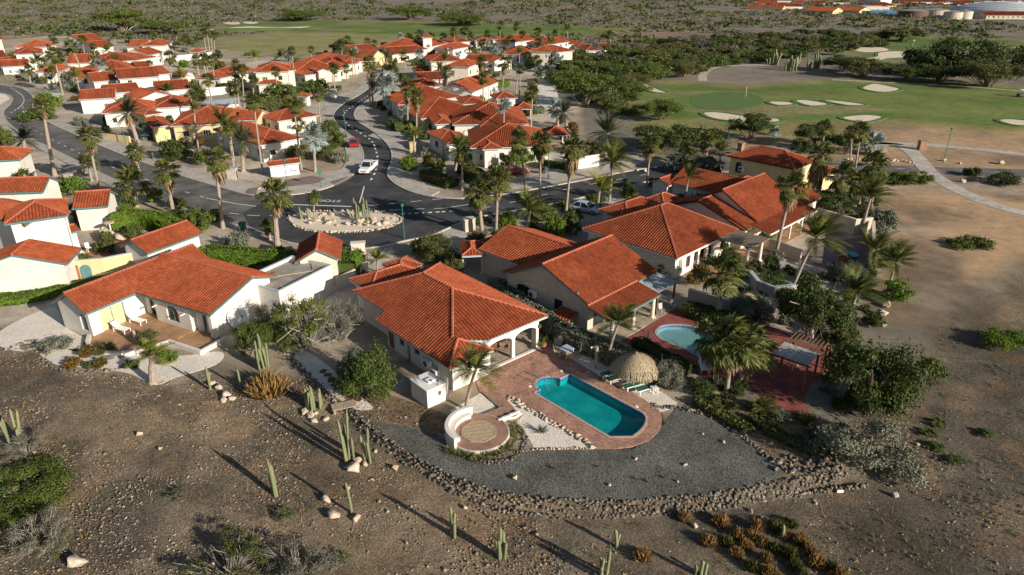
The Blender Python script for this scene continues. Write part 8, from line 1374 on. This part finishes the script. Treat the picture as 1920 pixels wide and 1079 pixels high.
# ================================================================ CARS
def car(px, py, ang, label, paint, kind='sedan'):
    T = thing('parked_car' if kind != 'pickup' else 'pickup_truck', G(px, py, .012), label, 'car' if kind != 'pickup' else 'pickup', None, math.radians(ang)); L = 4.5 if kind != 'pickup' else 5.3; W = .88; hl = L / 2; hood = .78 if kind != 'pickup' else 1.0
    def loft(sec):      # sec: (x, half width, z low, z high)
        b = MB(); n = 8; V = []; F = []
        for x, w, z0, z1 in sec: m = (z0 + z1) / 2; V += [(x, -w * .86, z0), (x, w * .86, z0), (x, w, z0 + (z1 - z0) * .3), (x, w * .98, z0 + (z1 - z0) * .7), (x, w * .86, z1), (x, -w * .86, z1), (x, -w * .98, z0 + (z1 - z0) * .7), (x, -w, z0 + (z1 - z0) * .3)]
        for i in range(len(sec) - 1):
            for k in range(n): F.append((i * n + k, (i + 1) * n + k, (i + 1) * n + (k + 1) % n, i * n + (k + 1) % n))
        F += [tuple(range(n)), tuple((len(sec) - 1) * n + k for k in range(n))[::-1]]; return b.add(V, F)
    if kind == 'pickup':
        loft([(-hl, .86, .45, 1.0), (-hl + .1, W, .38, 1.05), (-.5, W, .36, 1.08), (.9, W, .36, 1.10), (1.2, W, .36, 1.08), (hl - .2, .85, .36, 1.0), (hl, .76, .45, .82)]).obj('body', paint, T)
        MB().box(-hl + .15, -.75, -.72, .72, 1.06, 1.10).obj('cargo_bed', 'black_plastic', T); cab = [(-.75, 1.06), (-.6, 1.72), (.55, 1.75), (1.25, 1.06)]; b = MB()
        for sx in (-.72, -hl + .12): pass
        rails = MB(); rails.box(-hl + .08, -.7, -.87, -.74, 1.05, 1.22); rails.box(-hl + .08, -.7, .74, .87, 1.05, 1.22); rails.box(-hl + .04, -hl + .14, -.74, .74, 1.05, 1.22); rails.obj('bed_rail', paint, T)
    else:
        loft([(-hl, .70, .42, .80), (-hl + .2, .84, .30, .92), (-hl + .9, W, .28, .94), (-.2, W, .28, .93), (.9, W, .28, .90), (hl - .7, .86, .28, .80), (hl - .15, .78, .32, .70), (hl, .66, .40, .60)]).obj('body', paint, T); cab = [(-1.75, .90), (-1.05, 1.40), (.25, 1.42), (1.15, .88)]
    V = []
    for (x, z), w in zip(cab, (.80, .62, .62, .80)): V += [(x, -w, z), (x, w, z)]
    b = MB(); b.add(V, [(0, 1, 3, 2), (4, 5, 7, 6), (0, 2, 4, 6), (1, 7, 5, 3)]); b.obj('windows', 'window_glass', T)
    r = MB(); x0, x1 = cab[1][0] - .05, cab[2][0] + .05; z = cab[1][1]; r.box(x0, x1, -.64, .64, z - .01, z + .05); 
    for s_ in (-1, 1):
        r.bar((cab[0][0], s_ * .79, cab[0][1]), (cab[1][0], s_ * .635, z), .07, .05); r.bar((cab[3][0], s_ * .79, cab[3][1]), (cab[2][0], s_ * .635, z), .07, .05); r.bar(((cab[1][0] + cab[2][0]) / 2, s_ * .645, z), ((cab[1][0] + cab[2][0]) / 2 - .02, s_ * .81, cab[0][1]), .07, .05)
    r.obj('roof_panel', paint, T)
    for x in (-hl + .85, hl - .85):
        for s_ in (-1, 1):
            w = MB().tube([(x, s_ * .70, .33), (x, s_ * .90, .33)], .33, 16).obj('wheel', 'tyre', T); MB().tube([(x, s_ * .902, .33), (x, s_ * .912, .33)], .2, 12).obj('rim', 'metal_grey', w)
    for s_ in (-1, 1): MB().box(hl - .16, hl - .02, s_ * .58 - .15, s_ * .58 + .15, hood - .18, hood - .04).obj('headlight', 'lamp_lens', T); MB().box(-hl - .01, -hl + .1, s_ * .62 - .12, s_ * .62 + .12, hood - .1, hood + .06).obj('tail_light', 'red_lens', T); MB().box(cab[3][0] - .35, cab[3][0] - .15, s_ * .98 - .1, s_ * .98 + .1, cab[3][1] + .05, cab[3][1] + .18).obj('mirror', paint, T)
    MB().box(hl - .04, hl + .015, -.45, .45, hood - .34, hood - .2).obj('grille', 'dark_trim', T); MB().box(hl, hl + .025, -.2, .2, .42, .52).obj('number_plate', 'red_lens' if kind == 'pickup' else 'white_paint', T)
car(691, 322, -96, 'white pickup truck driving towards the junction', 'white_metal', 'pickup'); car(664, 274, 100, 'bright red car parked on the kerb of the S bend', 'red_metal'); car(1097, 398, -32, 'pale blue white saloon parked in the driveway under the palm', 'silver_blue_metal'); car(965, 328, 12, 'maroon car half hidden by plants at the entry villa', 'maroon_metal')
ct = thing('golf_cart', G(1916, 182), 'dark golf cart at the right edge of the fairway', 'golf cart'); MB().box(-1.1, 1.1, -.6, .6, .3, .8).obj('body', 'dark_trim', ct); MB().box(-.9, .7, -.6, .6, 1.75, 1.82).obj('canopy', 'white_paint', ct)
for x in (-.85, .65):
    for y in (-.55, .55): MB().box(x - .03, x + .03, y - .03, y + .03, .8, 1.75).obj('canopy_post', 'dark_trim', ct)
for x in (-.8, .8):
    for y in (-.6, .6): MB().tube([(x, y - .08, .25), (x, y + .08, .25)], .25, 10).obj('wheel', 'tyre', ct)

# ================================================================ FAR TOWN
TG = 'far town houses on the horizon'
for lb, L, Rr, ze, dp, kd, wl, mt in (('long orange roofed bungalow nearest in the far town', (1508, 20), (1562, 22), 2.6, 14, 'gx', 'yellow_render', 'roof_tile'), ('orange roofed bungalow with open porch right of the nearest far bungalow', (1562, 19), (1612, 21), 2.6, 14, 'gx', 'yellow_render', 'roof_tile'), ('long orange roof behind the earth bank at the left of the far town', (1398, 15), (1468, 16.5), 2.6, 12, 'gx', 'yellow_render', 'roof_tile'), ('blue shed of the far town', (1618, 21), (1680, 22), 2.5, 12, 'flat', 'blue_plastic', None), ('white stepped tower block on the horizon', (1622, -3), (1652, -2), 7.4, 12, 'flat', 'white_render', None),
        ('long rust roofed hall in front of the pale dome', (1850, 29), (1990, 29.5), 2.6, 12, 'gx', 'beige_render', 'roof_tile')):
    op = {} if mt is None else {'mat': mt}
    EH(lb, [(kd, L, Rr, ze, dp, .3, op)], wall=wl, auto=True, name='town_building', cat='building')
for k in range(44):
    px = R.uniform(1395, 1990); py = R.uniform(1, 14); w = R.uniform(22, 46)
    EH('distant low town house on the horizon', [(R.choice(('gx', 'hip', 'hip', 'flat')), (px, py), (px + w, py + R.uniform(-.3, .6)), R.uniform(2.4, 3.4), R.uniform(10, 15), .35)], wall=R.choice(('white_render', 'cream_render', 'white_render', 'yellow_render')), group=TG, auto=False, name='town_house', seed=k)
for i, (px, py, w, mat, h) in enumerate(((1711, 33, 21, 'dark_wood', 4.5), (1752, 33, 19, 'beige_render', 5), (1785, 36, 13, 'beige_render', 4.5), (1806, 36, 11, 'beige_render', 5))):
    g = G(px, py); r = w / FPX * math.hypot(g.x, g.y, CAMH); T = thing('storage_tank', g, ('dark brown storage tank at the left of the far tank row', 'beige storage tank, second of the far tank row', 'yellow storage tank, third of the far tank row', 'yellow storage tank at the right of the far tank row')[i], 'storage tank'); MB().tube([(0, 0, -1), (0, 0, h)], r, 28).obj('shell', mat, T); MB().tube([(0, 0, h), (0, 0, h + 1.2)], [r * 1.01, r * .1], 28).obj('roof', 'metal_grey', T)
g = G(1885, 30); T = thing('dome_reservoir', g, 'broad pale panelled dome at the top right of the view', 'dome'); r = 75 / FPX * math.hypot(g.x, g.y); n = 32; V = []; F = []
for i in range(9):
    a = PI / 2 * i / 8 * .98; V += [(r * math.cos(a) * math.cos(2 * PI * k / n), r * math.cos(a) * math.sin(2 * PI * k / n), 2 + r * .2 * math.sin(a)) for k in range(n)]
for i in range(8):
    for k in range(n): F.append((i * n + k, i * n + (k + 1) % n, (i + 1) * n + (k + 1) % n, (i + 1) * n + k))
link('dome_shell', np_mesh('dome_shell', np.array(V), np.array(F), 'grey_trim'), T); MB().tube([(0, 0, -1), (0, 0, 2)], r * .99, 32).obj('drum', 'beige_render', T)
for i in range(1, 8): a = PI / 2 * i / 8 * .98; MB().tube([(r * math.cos(a) * math.cos(2 * PI * k / n) * 1.002, r * math.cos(a) * math.sin(2 * PI * k / n) * 1.002, 2 + r * .2 * math.sin(a) + .05) for k in range(n + 1)], .15, 4, cap=False).obj('rib', 'white_paint', T)
